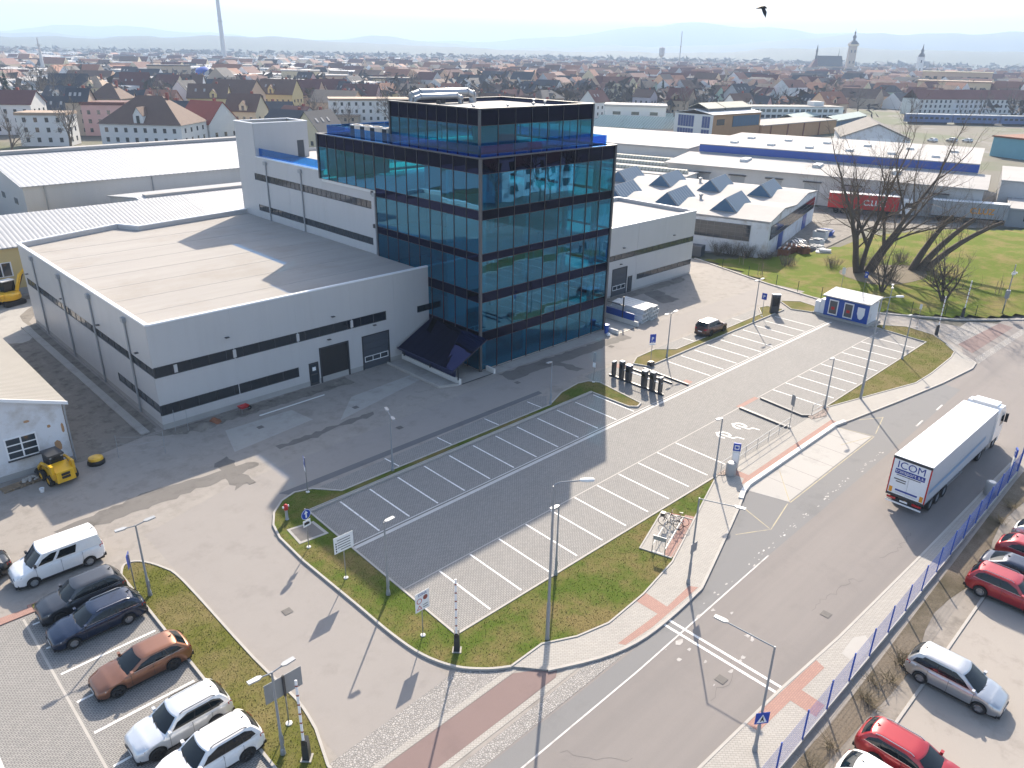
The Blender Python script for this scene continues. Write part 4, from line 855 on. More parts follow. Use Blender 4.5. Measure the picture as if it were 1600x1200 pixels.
def car(kind, loc, rz, pm, label, cat='car', group=None, rim='alloy', rails=False, glassy='car_glass', roofm=None, bumper=None, side_windows=None):
    K = KIND[kind]; L, W, T, (xc, xf, xr, xt, zr), wr, ax, sill = (K[k] for k in ('L', 'W', 'top', 'cab', 'wr', 'ax', 'sill'))
    t = thing('parked_car' if cat == 'car' else 'parked_'+cat, label, cat, (loc[0], loc[1], .016), rz, group)
    X = lambda x: L/2-x                                 # nose at +x
    st = sorted(set([0, .03, .08, .16, .28, L-.28, L-.16, L-.08, L-.03, L]+[a+wr*1.16*math.cos(R(th)) for a in ax for th in range(0, 181, 15)]+[round(.4+i*(L-.8)/16, 3) for i in range(17)]))
    def plan(x):
        e = min(x, L-x); k = .70+.27*min(1, (e/.42))**.45 if e < .42 else .97+.03*min(1, (e-.42)/.6)
        return W/2*k
    def zbot(x):
        z = sill+(.06*max(0, (.5-min(x, L-x))/.5))
        for a in ax:
            d = wr*1.16; h = d*d-(x-a)**2
            if h > 0: z = max(z, wr+math.sqrt(h))
        return z
    rows = []
    for x in st:
        wd, zb, zt = plan(x), zbot(x), lerp_tab(T, x); zb = min(zb, zt-.12)
        e = min(x, L-x); nose = max(0, 1-e/.12)
        sec = [(wd*.95, zb), (wd*.995, zb+(zt-zb)*.30), (wd, zb+(zt-zb)*.62), (wd*.975, zb+(zt-zb)*.86), (wd*.90, zt-.015-.03*nose), (wd*.55, zt+.02), (0, zt+.03)]
        rows.append([(X(x), y, z) for y, z in sec]+[(X(x), -y, z) for y, z in sec[-2::-1]])
    mb = MB(); n = len(rows[0])
    for r_ in rows: mb.v += r_
    for i in range(len(rows)-1):
        for k in range(n-1):
            a = i*n+k; mb.f.append((a, a+1, a+n+1, a+n)); mb.m.append(0)
    for i in (0, len(rows)-1): mb.f.append(tuple(i*n+k for k in range(n))); mb.m.append(0)
    # cabin shell
    wb, wt = W/2*.925, W/2*(.90 if kind == 'van' else .72)
    hz = lambda s_: lerp_tab(T, xc)*.0+(1-s_)*(lerp_tab(T, 2.4)-.02)+s_*(zr-.05)
    yw = lambda s_: wb+(wt-wb)*(s_**1.25)
    cf = lambda s_: xc+(xf-xc)*(s_**.92); cr = lambda s_: xt+(xr-xt)*(s_**(1.5 if kind not in ('sedan', 'shoot') else 1.05))
    bowf, bowr = .16, .10
    def Pf(u, s_, o=0.0): y = (2*u-1); return (X(cf(s_)+bowf*y*y*(1-.3*s_)-o), y*yw(s_), hz(s_)+(lerp_tab(T, xc)-lerp_tab(T, 2.4))*(1-s_)+o*.7)
    def Pr(u, s_, o=0.0): y = (2*u-1); return (X(cr(s_)-bowr*y*y+o), y*yw(s_), hz(s_)+o*.4)
    def Ps(sd, u, s_, o=0.0):
        xa, xb = cf(s_)+bowf*(1-.3*s_), cr(s_)-bowr; x = xa+(xb-xa)*u
        bul = .035*math.sin(math.pi*min(1, max(0, u)))*(1-s_*.4)
        zl = hz(s_)+(lerp_tab(T, xc)-lerp_tab(T, 2.4))*(1-s_)*max(0, 1-u*3)
        return (X(x), sd*(yw(s_)+bul*.6+o), zl+o*.25)
    mb.grid(lambda u, v: Pf(u, v), 8, 5); mb.grid(lambda u, v: Pr(u, v), 8, 5)
    for sd in (1, -1): mb.grid(lambda u, v: Ps(sd, u, v), 12, 5)
    body = part('body', mb, pm, t, smooth=38)
    def Roof(u, v):
        y = 2*u-1; xa, xb = cf(1)+bowf*.7*y*y, cr(1)-bowr*y*y; x = xa+(xb-xa)*v
        e = min(min(v, 1-v)*6, min(u, 1-u)*7, 1); bl = .035*math.sin(math.pi*v)*(.6 if abs(y) > .99 else 1)*0
        return (X(x), y*yw(1), zr-.05+.055*(1-(1-e)**2)+.012*math.sin(math.pi*v))
    part('roof', MB().grid(Roof, 12, 14), roofm or pm, t, smooth=45)
    # underbody and wheel wells
    part('underbody', MB().box(-L/2+.12, -W/2*.84, .16, L/2-.12, W/2*.84, .58), 'black', t)
    go = .008
    part('windscreen', MB().grid(lambda u, v: Pf(.06+.88*u, .07+.86*v, go), 8, 4), glassy, t, smooth=60)
    if kind == 'van': part('rear_window', MB().grid(lambda u, v: Pr(.10+.80*u, .30+.58*v, go), 6, 3), glassy, t, smooth=60)
    else: part('rear_window', MB().grid(lambda u, v: Pr(.10+.80*u, .22+.68*v, go), 8, 4), glassy, t, smooth=60)
    SW = side_windows or {'van': ((.06, .27), (.32, .60)), 'sedan': ((.07, .445), (.455, .82)), 'hatch': ((.07, .445), (.455, .82)), 'mpv': ((.07, .245), (.255, .53), (.54, .94))}.get(kind, ((.07, .405), (.415, .70), (.712, .92)))
    for sd in (1, -1):
        for i, (a, b_) in enumerate(SW):
            lo = .14; hi = .90 if kind != 'van' else .84
            first, last = i == 0, (i == len(SW)-1 and kind != 'van')
            def F(u, v, a=a, b_=b_, first=first, last=last):
                s_ = lo+(hi-lo)*v; uu = a+(b_-a)*u
                if last and kind in ('shoot', 'wagon', 'suv', 'hatch', 'sedan', 'mpv'): s_ = lo+(hi-lo)*v*(1-.45*max(0, (u-.35)/.65)**1.5)+(.10*u*u if kind in ('shoot', 'suv') else 0)
                if first: s_ = lo+(hi-lo)*v*min(1, .62+.75*u)
                return Ps(sd, uu, s_, .010)
            part('side_window', MB().grid(F, 6, 4), glassy, t, smooth=60)
        if kind != 'van':
            part('window_band', MB().grid(lambda u, v: Ps(sd, .075+(SW[-1][1]-.16)*u, .13+.76*v*min(1, .66+1.2*u), .006), 14, 3), 'black', t, smooth=60)
            mb2 = MB().grid(lambda u, v: Ps(sd, SW[0][0]-.015+(SW[-1][1]-SW[0][0]+.03)*u, .095+.03*v, .011), 14, 1)
            part('window_trim', mb2, 'alloy', t, smooth=60)
        # mirrors, handles, seams
        mx, mz = X(cf(.12)+.22), hz(.16)
        part('mirror', MB().box(mx-.08, sd*(yw(.1)-.02), mz-.03, mx+.05, sd*(yw(.1)+.17), mz+.10), pm if kind != 'van' else 'black', t)
        for u in ((.36, .66) if len(SW) > 1 and kind != 'van' else (.24,)):
            p_ = Ps(sd, u, 0, 0); zz = lerp_tab(T, 2.4)-.16
            part('door_handle', MB().box(p_[0]-.11, sd*(W/2*.965), zz, p_[0]+.07, sd*(W/2*.965+.035), zz+.035), pm, t)
        for u in (.05, .40, .70):
            x = X(cf(0)+bowf+(cr(0)-bowr-cf(0)-bowf)*u); part('door_seam', MB().box(x-.006, sd*(W/2*.93), .36, x+.006, sd*(W/2*1.002), lerp_tab(T, 2.4)-.05), 'black', t)
        part('sill_trim', MB().box(X(ax[1]-wr*1.2), sd*W/2*.90, sill-.02, X(ax[0]+wr*1.2), sd*W/2*.965, sill+.09), 'black', t)
        # lights
        hx = .17; zt = lerp_tab(T, .25)
        part('headlight', MB().add([(X(.015), sd*plan(.02)*.62, zt-.22), (X(.03), sd*plan(.02)*.99, zt-.20), (X(.34), sd*plan(.3)*1.004, zt-.12), (X(.40), sd*plan(.4)*.99, zt-.04), (X(.20), sd*plan(.2)*.93, zt-.055), (X(.07), sd*plan(.05)*.66, zt-.10)], [(0, 1, 5), (1, 2, 4, 5), (2, 3, 4)]), 'headlight', t)
        zl = lerp_tab(T, L-.3)
        hh = .42 if kind in ('van',) else .20
        part('taillight', MB().add([(X(L+.006), sd*plan(L-.01)*.66, zl-.30), (X(L-.03), sd*plan(L-.02)*1.0, zl-.30), (X(L-.26), sd*plan(L-.25)*1.006, zl-.22), (X(L-.28), sd*plan(L-.25)*.99, zl-.08), (X(L-.08), sd*plan(L-.08)*1.0, zl-.30+hh), (X(L-.02), sd*plan(L-.01)*.68, zl-.30+hh*.85)], [(0, 1, 4, 5), (1, 2, 3, 4)]), 'taillight', t)
        for a in ax:
            wpiv = put('wheel', wheel_meshes(wr, rim)[0], t, (X(a), sd*(W/2-.12), wr)); wpiv.name = 'tyre'
            wpiv.rotation_euler = (0, 0, 0 if sd > 0 else math.pi)
            rr = put('rim', wheel_meshes(wr, rim)[1], wpiv)
        if rails:
            part('roof_rail', MB().tube([(X(cf(1)+.25), sd*yw(1)*.93, zr-.02), (X(cf(1)+.4), sd*yw(1)*.93, zr+.05), (X(cr(1)-.45), sd*yw(1)*.93, zr+.05), (X(cr(1)-.25), sd*yw(1)*.93, zr-.02)], .022, 6), 'black' if rails == 'black' else 'alloy', t, smooth=40)
    part('grille', MB().box(X(.035), -W*.20, .42, X(-.012), W*.20, .60), 'black', t)
    part('front_bumper', MB().box(X(.20), -W*.40, .20, X(-.015), W*.40, .34), bumper or 'black', t)
    part('rear_bumper', MB().box(X(L+.02), -W*.40, .26, X(L-.2), W*.40, .46), bumper or 'black', t)
    part('number_plate', MB().box(X(-.02), -.26, .36, X(-.03), .26, .47), 'white', t); part('number_plate', MB().box(X(L+.018), -.26, .60, X(L+.03), .26, .71), 'white', t)
    part('aerial', MB().add([(X(cr(1)-.25), -.02, zr), (X(cr(1)-.25), .02, zr), (X(cr(1)-.05), 0, zr), (X(cr(1)-.08), 0, zr+.08)], [(0, 1, 3), (1, 2, 3), (2, 0, 3)]), 'black', t)
    for s_ in (-.3, .3): part('wiper', MB().tube([Pf(.5+s_*.4, .05, .02), Pf(.5+s_*.4-.22, .16, .02)], .012, 4), 'black', t)
    return t
paint('paint_graphite', (.04, .045, .055), .5, .3); paint('paint_navy', (.004, .015, .045), .35, .25); paint('paint_copper', (.26, .115, .065), .6, .32)
paint('paint_white', (.80, .80, .80)); paint('paint_silver', (.50, .51, .52), .75, .32); paint('paint_red', (.36, .012, .02), .3, .3); paint('paint_dark', (.012, .016, .022), .4, .25)
paint('paint_brown', (.11, .055, .038), .5, .3); paint('paint_pearl', (.68, .70, .72), .4, .3)
GL_, GR_ = 'cars parked along the grass island', 'cars parked behind the blue fence'
car('van', (7.15, 45.75), math.pi, 'paint_white', 'white panel van with black bumpers and one dark side window by the red paving strip', 'van', rim='galv', bumper='black')
car('suv', (7.15, 41.35), math.pi, 'paint_graphite', 'graphite grey crossover parked between the white van and a navy estate', 'car', GL_, 'alloy_dark')
car('wagon', (7.15, 38.85), math.pi, 'paint_navy', 'dark navy estate car with silver wheels and chrome window line by the grass island', 'car', GL_, 'alloy', True)
car('shoot', (7.62, 33.85), math.pi, 'paint_copper', 'copper brown low estate car alone between empty stalls', 'car', GL_, 'alloy_dark')
car('suv', (7.55, 28.95), math.pi, 'paint_pearl', 'pearl silver-white crossover with black roof rails next to a pure white one', 'car', GL_, 'alloy_dark', 'black')
car('suv', (7.75, 26.25), math.pi, 'paint_white', 'pure white crossover parked beside the lamp with the twin sign panels', 'car', GL_, 'alloy_dark', 'black')
car('sedan', (2.75, 47.9), math.pi, 'paint_dark', 'black saloon standing in front of the white van', 'car')
car('mpv', (36.6, 5.25), -math.pi/2, 'paint_silver', 'silver people carrier alone behind the blue mesh fence', 'car', GR_)
car('suv', (46.35, 5.45), -math.pi/2, 'paint_red', 'dark red crossover with silver roof rails next to the dark blue saloon', 'car', GR_, 'alloy', True)
car('sedan', (48.75, 5.3), -math.pi/2, 'paint_navy', 'dark blue saloon with chrome window line between two red cars', 'car', GR_)
car('hatch', (51.4, 5.4), -math.pi/2, 'paint_red', 'red hatchback between the dark blue saloon and a silver hatchback', 'car', GR_)
car('hatch', (54.1, 5.2), -math.pi/2, 'paint_silver', 'silver hatchback next to the red hatchback behind the blue fence', 'car', GR_)
car('wagon', (30.0, 4.85), -math.pi/2, 'paint_red', 'bright red estate car parked on gravel next to a white car', 'car', GR_, 'alloy', True)
car('hatch', (27.5, 5.0), -math.pi/2, 'paint_white', 'white hatchback beside the bright red estate behind the fence', 'car', GR_)
car('suv', (74.1, 43.25), 0.0, 'paint_brown', 'brown crossover with pale roof parked beside the narrow grass strip', 'car', None, 'alloy_dark', roofm='paint_silver')

for i, (x, y, k_, m_) in enumerate(((24.5, 147, 'hatch', 'paint_dark'), (24.6, 150.2, 'wagon', 'paint_navy'), (24.4, 153.4, 'sedan', 'paint_graphite'), (330, 108, 'hatch', 'paint_white'), (336, 103, 'suv', 'paint_silver'), (341, 99, 'hatch', 'paint_white'))):
    car(k_, (x, y), 0.0 if i < 3 else R(60), m_, ('black hatchback parked beside the pale warehouse gable', 'navy estate parked between two dark cars at the warehouse gable', 'grey saloon next to the navy estate along the warehouse gable', 'white hatchback in the rail yard beside the gabled hall', 'silver crossover parked between white cars in the rail yard', 'white hatchback in the rail yard beside the teal depot')[i], 'car')

# ---- articulated lorry
mat('tarp', (.47, .48, .50), .6, .05, .8, .25, 3); mat('tarp_white', (.84, .84, .83), .55, .04, .5); mat('icom_blue', (.02, .04, .25), .5, .03, 3); mat('light_blue', (.22, .33, .47), .6, .08, 3); mat('orange', (.75, .30, .01), .4, .05, 3)
TL = thing('semi_trailer', 'white curtain-sided lorry trailer with blue lettering on its rear doors, on the road', 'trailer', (51.6, 13.5, .012), R(-.6))
def tb(name, x0, y0, z0, x1, y1, z1, m_, par=None, sm=None): return part(name, MB().box(x0, y0, z0, x1, y1, z1), m_, par or TL)
tb('roof', .0, -1.275, 3.92, 13.6, 1.275, 3.99, 'tarp_white'); tb('front_wall', 13.52, -1.27, 1.2, 13.6, 1.27, 3.9, 'tarp')
for sd in (1, -1):
    mb = MB(); n = 68
    def cur(u, v, sd=sd): x = .08+13.4*u; return (x, sd*(1.262+.012*math.sin(x*11.0)*(.3+.7*(1-v))), 1.12+2.78*v)
    mb.grid(cur, n, 6); cu = part('side_curtain', mb, 'tarp', TL, smooth=60)
    part('side_stripe', MB().grid(lambda u, v: (.4+11.5*u, sd*1.282, 1.75+.30*v+.9*u*u*.3), 30, 1), 'light_blue', cu)
    for i in range(24): tb('tension_strap', .25+i*.56, sd*1.25-.015, 1.0, .29+i*.56, sd*1.25+.03, 1.16, 'frame_dark')
    tb('side_rail', .0, sd*1.2-.06, 1.02, 13.6, sd*1.2+.06, 1.12, 'galv'); tb('side_guard', 4.2, sd*1.15-.02, .50, 8.2, sd*1.15+.02, .60, 'galv'); tb('side_guard', 4.2, sd*1.15-.02, .75, 8.2, sd*1.15+.02, .85, 'galv')
    for a in (2.2, 3.5, 4.8-.0):
        w_ = put('tyre', wheel_meshes(.5, 'galv')[0], TL, (a-.6+.0, sd*1.08, .5)); w_.scale = (1, 2.0, 1); w_.rotation_euler = (0, 0, 0 if sd > 0 else math.pi); put('rim', wheel_meshes(.5, 'galv')[1], w_)
tb('chassis', .3, -.5, .75, 13.2, .5, 1.05, 'frame_dark'); tb('underrun_bar', .02, -1.15, .42, .16, 1.15, .58, 'frame_dark'); tb('bumper_strip', -.02, -1.18, .44, .018, 1.18, .56, 'white')
rd = tb('rear_frame', -.03, -1.275, .95, .06, 1.275, 1.12, 'frame_dark'); tb('rear_frame', -.03, -1.275, 3.78, .06, 1.275, 3.95, 'frame_dark')
for sd in (1, -1):
    q0, q1 = sorted((sd*1.275, sd*1.21)); tb('rear_post', -.03, q0, 1.12, .06, q1, 3.78, 'red')
    tb('rear_door', -.02, min(0, sd*1.2)+.01, 1.14, .03, max(0, sd*1.2)-.01, 3.76, 'white'); tb('marker_board', -.035, sd*1.02-.11, 1.2, -.022, sd*1.02+.11, 1.62, 'orange')
    tb('taillight', -.05, sd*.85-.3, .72, .0, sd*.85+.3, .88, 'taillight')
tb('number_plate', -.05, -.26, .70, -.03, .26, .82, 'white')
RT = (R(90), 0, R(-90))
text('ICOM', .74, 'icom_blue', TL, (-.03, 0.0, 3.17), RT)
tb('name_band', -.034, -.98, 2.72, -.024, .98, 3.08, 'icom_blue'); text('transport a.s.', .36, 'white', TL, (-.042, 0.0, 2.82), RT)
tb('print_line', -.03, -.75, 2.60, -.024, .85, 2.66, 'frame_grey')
for k in range(2): tb('print_line', -.03, .15, 2.26-.17*k, -.024, .95-.15*k, 2.34-.17*k, 'frame_grey')
tb('print_band', -.03, -.75, 1.42, -.024, .72, 1.55, 'icom_blue'); tb('print_band', -.03, -.70, 1.24, -.024, .70, 1.37, 'off_white')
TR = thing('lorry_tractor', 'white lorry tractor unit coupled to the curtain-sided trailer', 'truck', (65.4, 13.36, .012), R(-.6))
def tc(name, x0, y0, z0, x1, y1, z1, m_): return part(name, MB().box(x0, y0, z0, x1, y1, z1), m_, TR)
cabp = [(.55, .95), (2.65, .95), (2.78, 1.5), (2.70, 2.2), (2.45, 3.2), (1.9, 3.72), (.9, 3.80), (.55, 3.4)]
mb = MB(); n = len(cabp)
mb.add([(x, -1.24, z) for x, z in cabp]+[(x, 1.24, z) for x, z in cabp], [tuple(range(n)), tuple(range(2*n-1, n-1, -1))]+[(i, (i+1) % n, n+(i+1) % n, n+i) for i in range(n)]); part('cab', mb, 'paint_white', TR)
part('windscreen', MB().add([(2.74, -1.1, 2.0), (2.74, 1.1, 2.0), (2.52, 1.05, 3.05), (2.52, -1.05, 3.05)], [(0, 1, 2, 3)]), 'car_glass', TR)
tc('roof_deflector', .8, -.9, 3.78, 1.9, .9, 3.92, 'white'); tc('chassis', -2.6, -.45, .65, 2.4, .45, .95, 'frame_dark'); tc('bumper', 2.3, -1.2, .35, 2.82, 1.2, .95, 'paint_white')
for sd in (1, -1):
    part('side_window', MB().add([(1.6, sd*1.246, 2.0), (2.55, sd*1.246, 2.0), (2.38, sd*1.246, 2.8), (1.6, sd*1.246, 2.9)], [(0, 1, 2, 3)]), 'car_glass', TR); tc('mirror', 2.55, sd*1.38-.1, 2.1, 2.7, sd*1.38+.1, 2.85, 'black'); tc('fuel_tank', -.6, sd*.95-.28, .45, .5, sd*.95+.28, .98, 'steel')
    for a in (1.6, -1.7):
        w_ = put('tyre', wheel_meshes(.5, 'galv')[0], TR, (a, sd*1.03, .5)); w_.scale = (1, 1.6, 1); w_.rotation_euler = (0, 0, 0 if sd > 0 else math.pi); put('rim', wheel_meshes(.5, 'galv')[1], w_)

# ---- the red trailer behind the trees
def far_trailer(x, y, rz, m_, label, txt, tm):
    t = thing('parked_trailer', label, 'trailer', (x, y, .03), rz); b_ = lambda n, *a: part(n, MB().box(*a[:6]), a[6], t)
    b_('cargo_box', -6.5, -1.25, 1.1, 6.5, 1.25, 3.95, m_); b_('roof', -6.5, -1.26, 3.95, 6.5, 1.26, 4.0, 'white'); b_('chassis', -6.3, -.5, .7, 6.3, .5, 1.08, 'frame_dark')
    for a in (-4.8, -3.5, -2.2, 5.2):
        for sd in (1, -1): w_ = put('tyre', wheel_meshes(.5, 'galv')[0], t, (a, sd*1.05, .5)); w_.scale = (1, 2, 1)
    if txt: text(txt, 1.5, tm, t, (2.1, -1.262, 1.95), (R(90), 0, 0), bold=.04)
    return t
ft = far_trailer(160.0, 62.8, R(-65), 'red', 'red lorry trailer with white letters behind the big bare tree', 'C.LUZ', 'white')
part('cab', MB().box(7.0, -1.2, .8, 9.2, 1.2, 3.5), 'paint_white', ft); part('cab_window', MB().box(7.6, -1.215, 2.1, 9.0, -1.202, 3.0), 'car_glass', ft)
far_trailer(168.0, 45.6, R(-66), 'galv', 'grey lorry trailer with faded orange letters parked along the warehouse', 'C.LUZ', 'orange')

# ---- yellow machines
SK = thing('skid_steer', 'yellow skid steer loader with black cab standing by the white shed', 'loader', (10.4, 57.3, .01), R(97))
def sk(name, x0, y0, z0, x1, y1, z1, m_, par=None): return part(name, MB().box(x0, y0, z0, x1, y1, z1), m_, par or SK)
part('engine_hood', MB().add([(-1.45, -.62, .35), (-.3, -.68, .35), (-.3, .68, .35), (-1.45, .62, .35), (-1.38, -.58, 1.15), (-.3, -.66, 1.45), (-.3, .66, 1.45), (-1.38, .58, 1.15)], [(3, 2, 1, 0), (4, 5, 6, 7), (0, 1, 5, 4), (1, 2, 6, 5), (2, 3, 7, 6), (3, 0, 4, 7)]), 'yellow', SK)
for z in (.62, .86): sk('hood_grille', -1.47, -.28, z, -1.40, .28, z+.17, 'black')
sk('chassis', -.3, -.62, .35, 1.2, .62, 1.0, 'yellow'); sk('cab', -.25, -.48, 1.0, .95, .48, 1.95, 'black'); sk('cab_roof', -.35, -.54, 1.95, 1.05, .54, 2.08, 'frame_dark'); sk('rear_window', -.262, -.32, 1.35, -.253, .32, 1.8, 'car_glass')
for sd in (1, -1):
    part('lift_arm', MB().tube([(-1.0, sd*.72, 1.55), (.4, sd*.78, 1.45), (1.3, sd*.75, .8), (1.7, sd*.6, .35)], .11, 6), 'yellow', SK); sk('arm_tower', -1.2, sd*.70-.09, .6, -.75, sd*.70+.09, 1.65, 'yellow'); sk('work_light', -.30, sd*.38-.07, 1.82, -.27, sd*.38+.07, 1.92, 'headlight')
    for a in (-.62, .62):
        w_ = put('tyre', wheel_meshes(.40, 'yellow')[0], SK, (a, sd*.82, .40)); w_.scale = (1, 1.5, 1); w_.rotation_euler = (0, 0, 0 if sd > 0 else math.pi); put('rim', wheel_meshes(.40, 'yellow')[1], w_)
part('bucket', MB().add([(1.6, -.85, .05), (2.3, -.85, .03), (1.65, -.85, .6), (1.6, .85, .05), (2.3, .85, .03), (1.65, .85, .6)], [(0, 1, 2), (5, 4, 3), (0, 3, 4, 1), (0, 2, 5, 3)]), 'frame_dark', SK)
AT = thing('sweeper_head', 'round yellow and black machine attachment lying by the white shed corner', 'attachment', (13.1, 57.9, .01), R(20))
part('hood', MB().lathe([(.55, .35), (.5, .5), (.25, .58), (.05, .6)], 14), 'yellow', AT, smooth=50); part('brush', MB().lathe([(.62, .0), (.62, .2), (.5, .34), (.3, .35)], 14), 'black', AT)
EX = thing('excavator', 'yellow compact excavator with folded boom beside the yellow plaster building', 'excavator', (18.6, 105.6, .01), R(20))
ex = lambda n, *a: part(n, MB().box(*a[:6]), a[6], EX)
for sd in (1, -1): part('track', MB().add([(x, sd*.95+o, z) for o in (-.22, .22) for x, z in ((-1.3, .12), (-1.1, 0), (1.1, 0), (1.3, .12), (1.3, .5), (1.1, .62), (-1.1, .62), (-1.3, .5))], [tuple(range(8)), tuple(range(15, 7, -1))]+[(i, (i+1) % 8, 8+(i+1) % 8, 8+i) for i in range(8)]), 'black', EX)
part('house', MB().lathe([(1.25, .72), (1.35, .9), (1.3, 1.35), (1.1, 1.5), (.2, 1.55)], 18), 'yellow', EX, smooth=35); ex('cab', -.3, .05, 1.45, 1.1, 1.0, 2.75, 'car_glass'); ex('cab_roof', -.38, .0, 2.75, 1.18, 1.06, 2.85, 'off_white'); ex('counterweight', -1.45, -.9, .8, -1.0, .9, 1.5, 'yellow')
part('boom', MB().tube([(.9, -.3, 1.4), (1.7, -.3, 3.3), (2.6, -.3, 4.0)], [.22, .24, .16], 6), 'yellow', EX); part('stick', MB().tube([(2.5, -.3, 4.05), (3.2, -.3, 2.6), (3.3, -.3, 1.2)], [.18, .16, .12], 6), 'yellow', EX); part('ram', MB().tube([(1.2, -.3, 1.7), (2.1, -.3, 3.3)], .08, 6), 'frame_dark', EX)
part('bucket', MB().add([(2.9, -.65, .2), (3.6, -.65, .35), (3.3, -.65, 1.2), (2.9, .05, .2), (3.6, .05, .35), (3.3, .05, 1.2)], [(0, 1, 2), (5, 4, 3), (0, 3, 4, 1), (1, 4, 5, 2)]), 'frame_dark', EX); part('slew_ring', MB().lathe([(.7, .55), (.7, .75)], 14), 'black', EX)
# pallets with rubble, bucket, wheelbarrow
for k, (x, y, rz, lab) in enumerate(((7.5, 58.0, .12, 'worn wooden pallet lying by the white shed wall'), (8.75, 58.15, .1, 'wooden pallet loaded with broken stones beside the yellow loader'))):
    t = thing('pallet', lab, 'pallet', (x, y, .01), rz, 'pallets by the shed')
    for i in range(5): part('slat', MB().box(-.6, -.4+i*.175, .12, .6, -.3+i*.175, .145), 'wood', t)
    for yy in (-.4, -.05, .3): part('runner', MB().box(-.6, yy, 0, .6, yy+.1, .02), 'wood', t); [part('block', MB().box(xx, yy, .02, xx+.14, yy+.1, .118), 'wood', t) for xx in (-.6, -.07, .46)]
    if k:
        for i in range(14):
            a, b_, h = rnd.uniform(-.45, .4), rnd.uniform(-.3, .25), rnd.uniform(.1, .24)
            part('stone', MB().lathe([(h*.5, .146), (h*.8, .146+h*.4), (h*.5, .146+h*.8), (.02, .15+h*.9)], 6), 'kerb', t).location = (a, b_, 0)
t = tag(part('bucket', MB().lathe([(.12, 0), (.17, .3), (.15, .3), (.11, .05)], 12), 'white', smooth=40), 'white plastic bucket by the loader wheel', 'bucket'); t.location = (8.95, 56.1, .01)
WB = thing('wheelbarrow', 'red wheelbarrow standing against the grey hall plinth', 'wheelbarrow', (25.4, 58.9, .01), R(10))
part('tray', MB().add([(-.45, -.3, .62), (.45, -.3, .58), (.45, .3, .58), (-.45, .3, .62), (-.3, -.2, .35), (.3, -.15, .35), (.3, .15, .35), (-.3, .2, .35)], [(4, 5, 6, 7), (0, 1, 5, 4), (1, 2, 6, 5), (2, 3, 7, 6), (3, 0, 4, 7)]), 'red', WB); part('wheel', MB().lathe([(.05, -.04), (.18, -.05), (.2, 0), (.18, .05), (.05, .04)], 14, 0, 'Y', (.6, 0, .2)), 'rubber', WB)
for sd in (1, -1): part('handle', MB().tube([(.6, sd*.06, .2), (-.3, sd*.22, .38), (-1.0, sd*.28, .6)], .02, 6), 'steel', WB); part('leg', MB().tube([(-.3, sd*.2, .36), (-.35, sd*.22, 0)], .018, 6), 'steel', WB)
# ================================================================== street furniture
def head_flat(t, p, ang, L=.62, W_=.26, m_='galv'):
    """flat LED head: tapered box pointing along ang"""
    c, s_ = math.cos(ang), math.sin(ang)
    def q(u, v, z): return (p[0]+c*u-s_*v, p[1]+s_*u+c*v, p[2]+z)
    a = [q(0, -.05, 0), q(.15, -W_/2, 0), q(L, -W_/2*.85, .02), q(L, W_/2*.85, .02), q(.15, W_/2, 0), q(0, .05, 0)]
    b_ = [(x, y, z+.07) for x, y, z in a]
    o = part('lamp_head', MB().add(a+b_, [tuple(range(5, -1, -1)), tuple(range(6, 12))]+[(i, (i+1) % 6, 6+(i+1) % 6, 6+i) for i in range(6)]), m_, t)
    part('lamp_lens', MB().add([q(.2, -W_*.33, -.006), q(L*.9, -W_*.3, .012), q(L*.9, W_*.3, .012), q(.2, W_*.33, -.006)], [(0, 1, 2, 3)]), 'white', o)
def lamp(x, y, h, label, arms, arm=.0, cobra=False, group='street lamps around the car park', base=None, z0=0.1):
    """tapered post; arms = list of plan directions (deg); each arm carries a flat head"""
    t = thing('street_lamp', label, 'street lamp', (x, y, z0), 0, group)
    h -= z0
    part('post', MB().tube([(0, 0, 0), (0, 0, h*.25), (0, 0, h*.26), (0, 0, h)], [.085, .08, .062, .045] if h < 8 else [.12, .11, .085, .06], 8), 'pole_grey', t, smooth=40)
    part('base_sleeve', MB().lathe([(.13, -.02), (.13, .04), (.10, .35), (.09, .36)], 10), base or 'pole_grey', t, smooth=40)
    part('service_door', MB().box(.07, -.05, .6, .10, .05, 1.0), 'galv', t)
    for a in arms:
        A = R(a); c, s_ = math.cos(A), math.sin(A)
        if cobra:
            part('arm', MB().tube([(0, 0, h-.02), (c*.08, s_*.08, h+.12), (c*.3, s_*.3, h+.2), (c*arm, s_*arm, h+.26)], .04, 6), 'pole_grey', t, smooth=40)
            hd = part('lamp_head', MB().lathe([(.04, -.4), (.14, -.33), (.19, 0), (.16, .28), (.03, .36)], 12, 0, 'X'), 'off_white', t, smooth=50); hd.rotation_euler = (0, 0, A); hd.location = (c*(arm+.3), s_*(arm+.3), h+.28); hd.scale = (1, 1, .55)
        else:
            p = (c*arm, s_*arm, h-.03+arm*.10)
            if arm > .05: part('arm', MB().tube([(0, 0, h-.05), p], .032, 6), 'pole_grey', t, smooth=40)
            head_flat(t, p, A)
    return t
CA = 45.5
lamp(10.14, 39.58, 4.85, 'double-headed grey lamp on the grass island beside the graphite crossover', [0, 180], .45)
lamp(10.28, 24.6, 4.85, 'double-headed grey lamp on the dry grass beside the raised barrier and twin sign panels', [0, 180], .45)
lamp(20.13, 30.37, 5.05, 'grey single-head lamp on the lawn strip between notice board and red-circle sign', [0], .05)
lamp(24.19, 21.56, 9.6, 'tall curved street lamp on the wide lawn near the pavement edge', [-38], 1.35, True)
lamp(28.58, 25.03, 5.0, 'short grey car park lamp behind the tall curved lamp', [180], .05)
t7 = lamp(33.76, 19.07, 6.05, 'grey pavement lamp with long arm and small sign plate by the bicycle rack', [-78], 2.0)
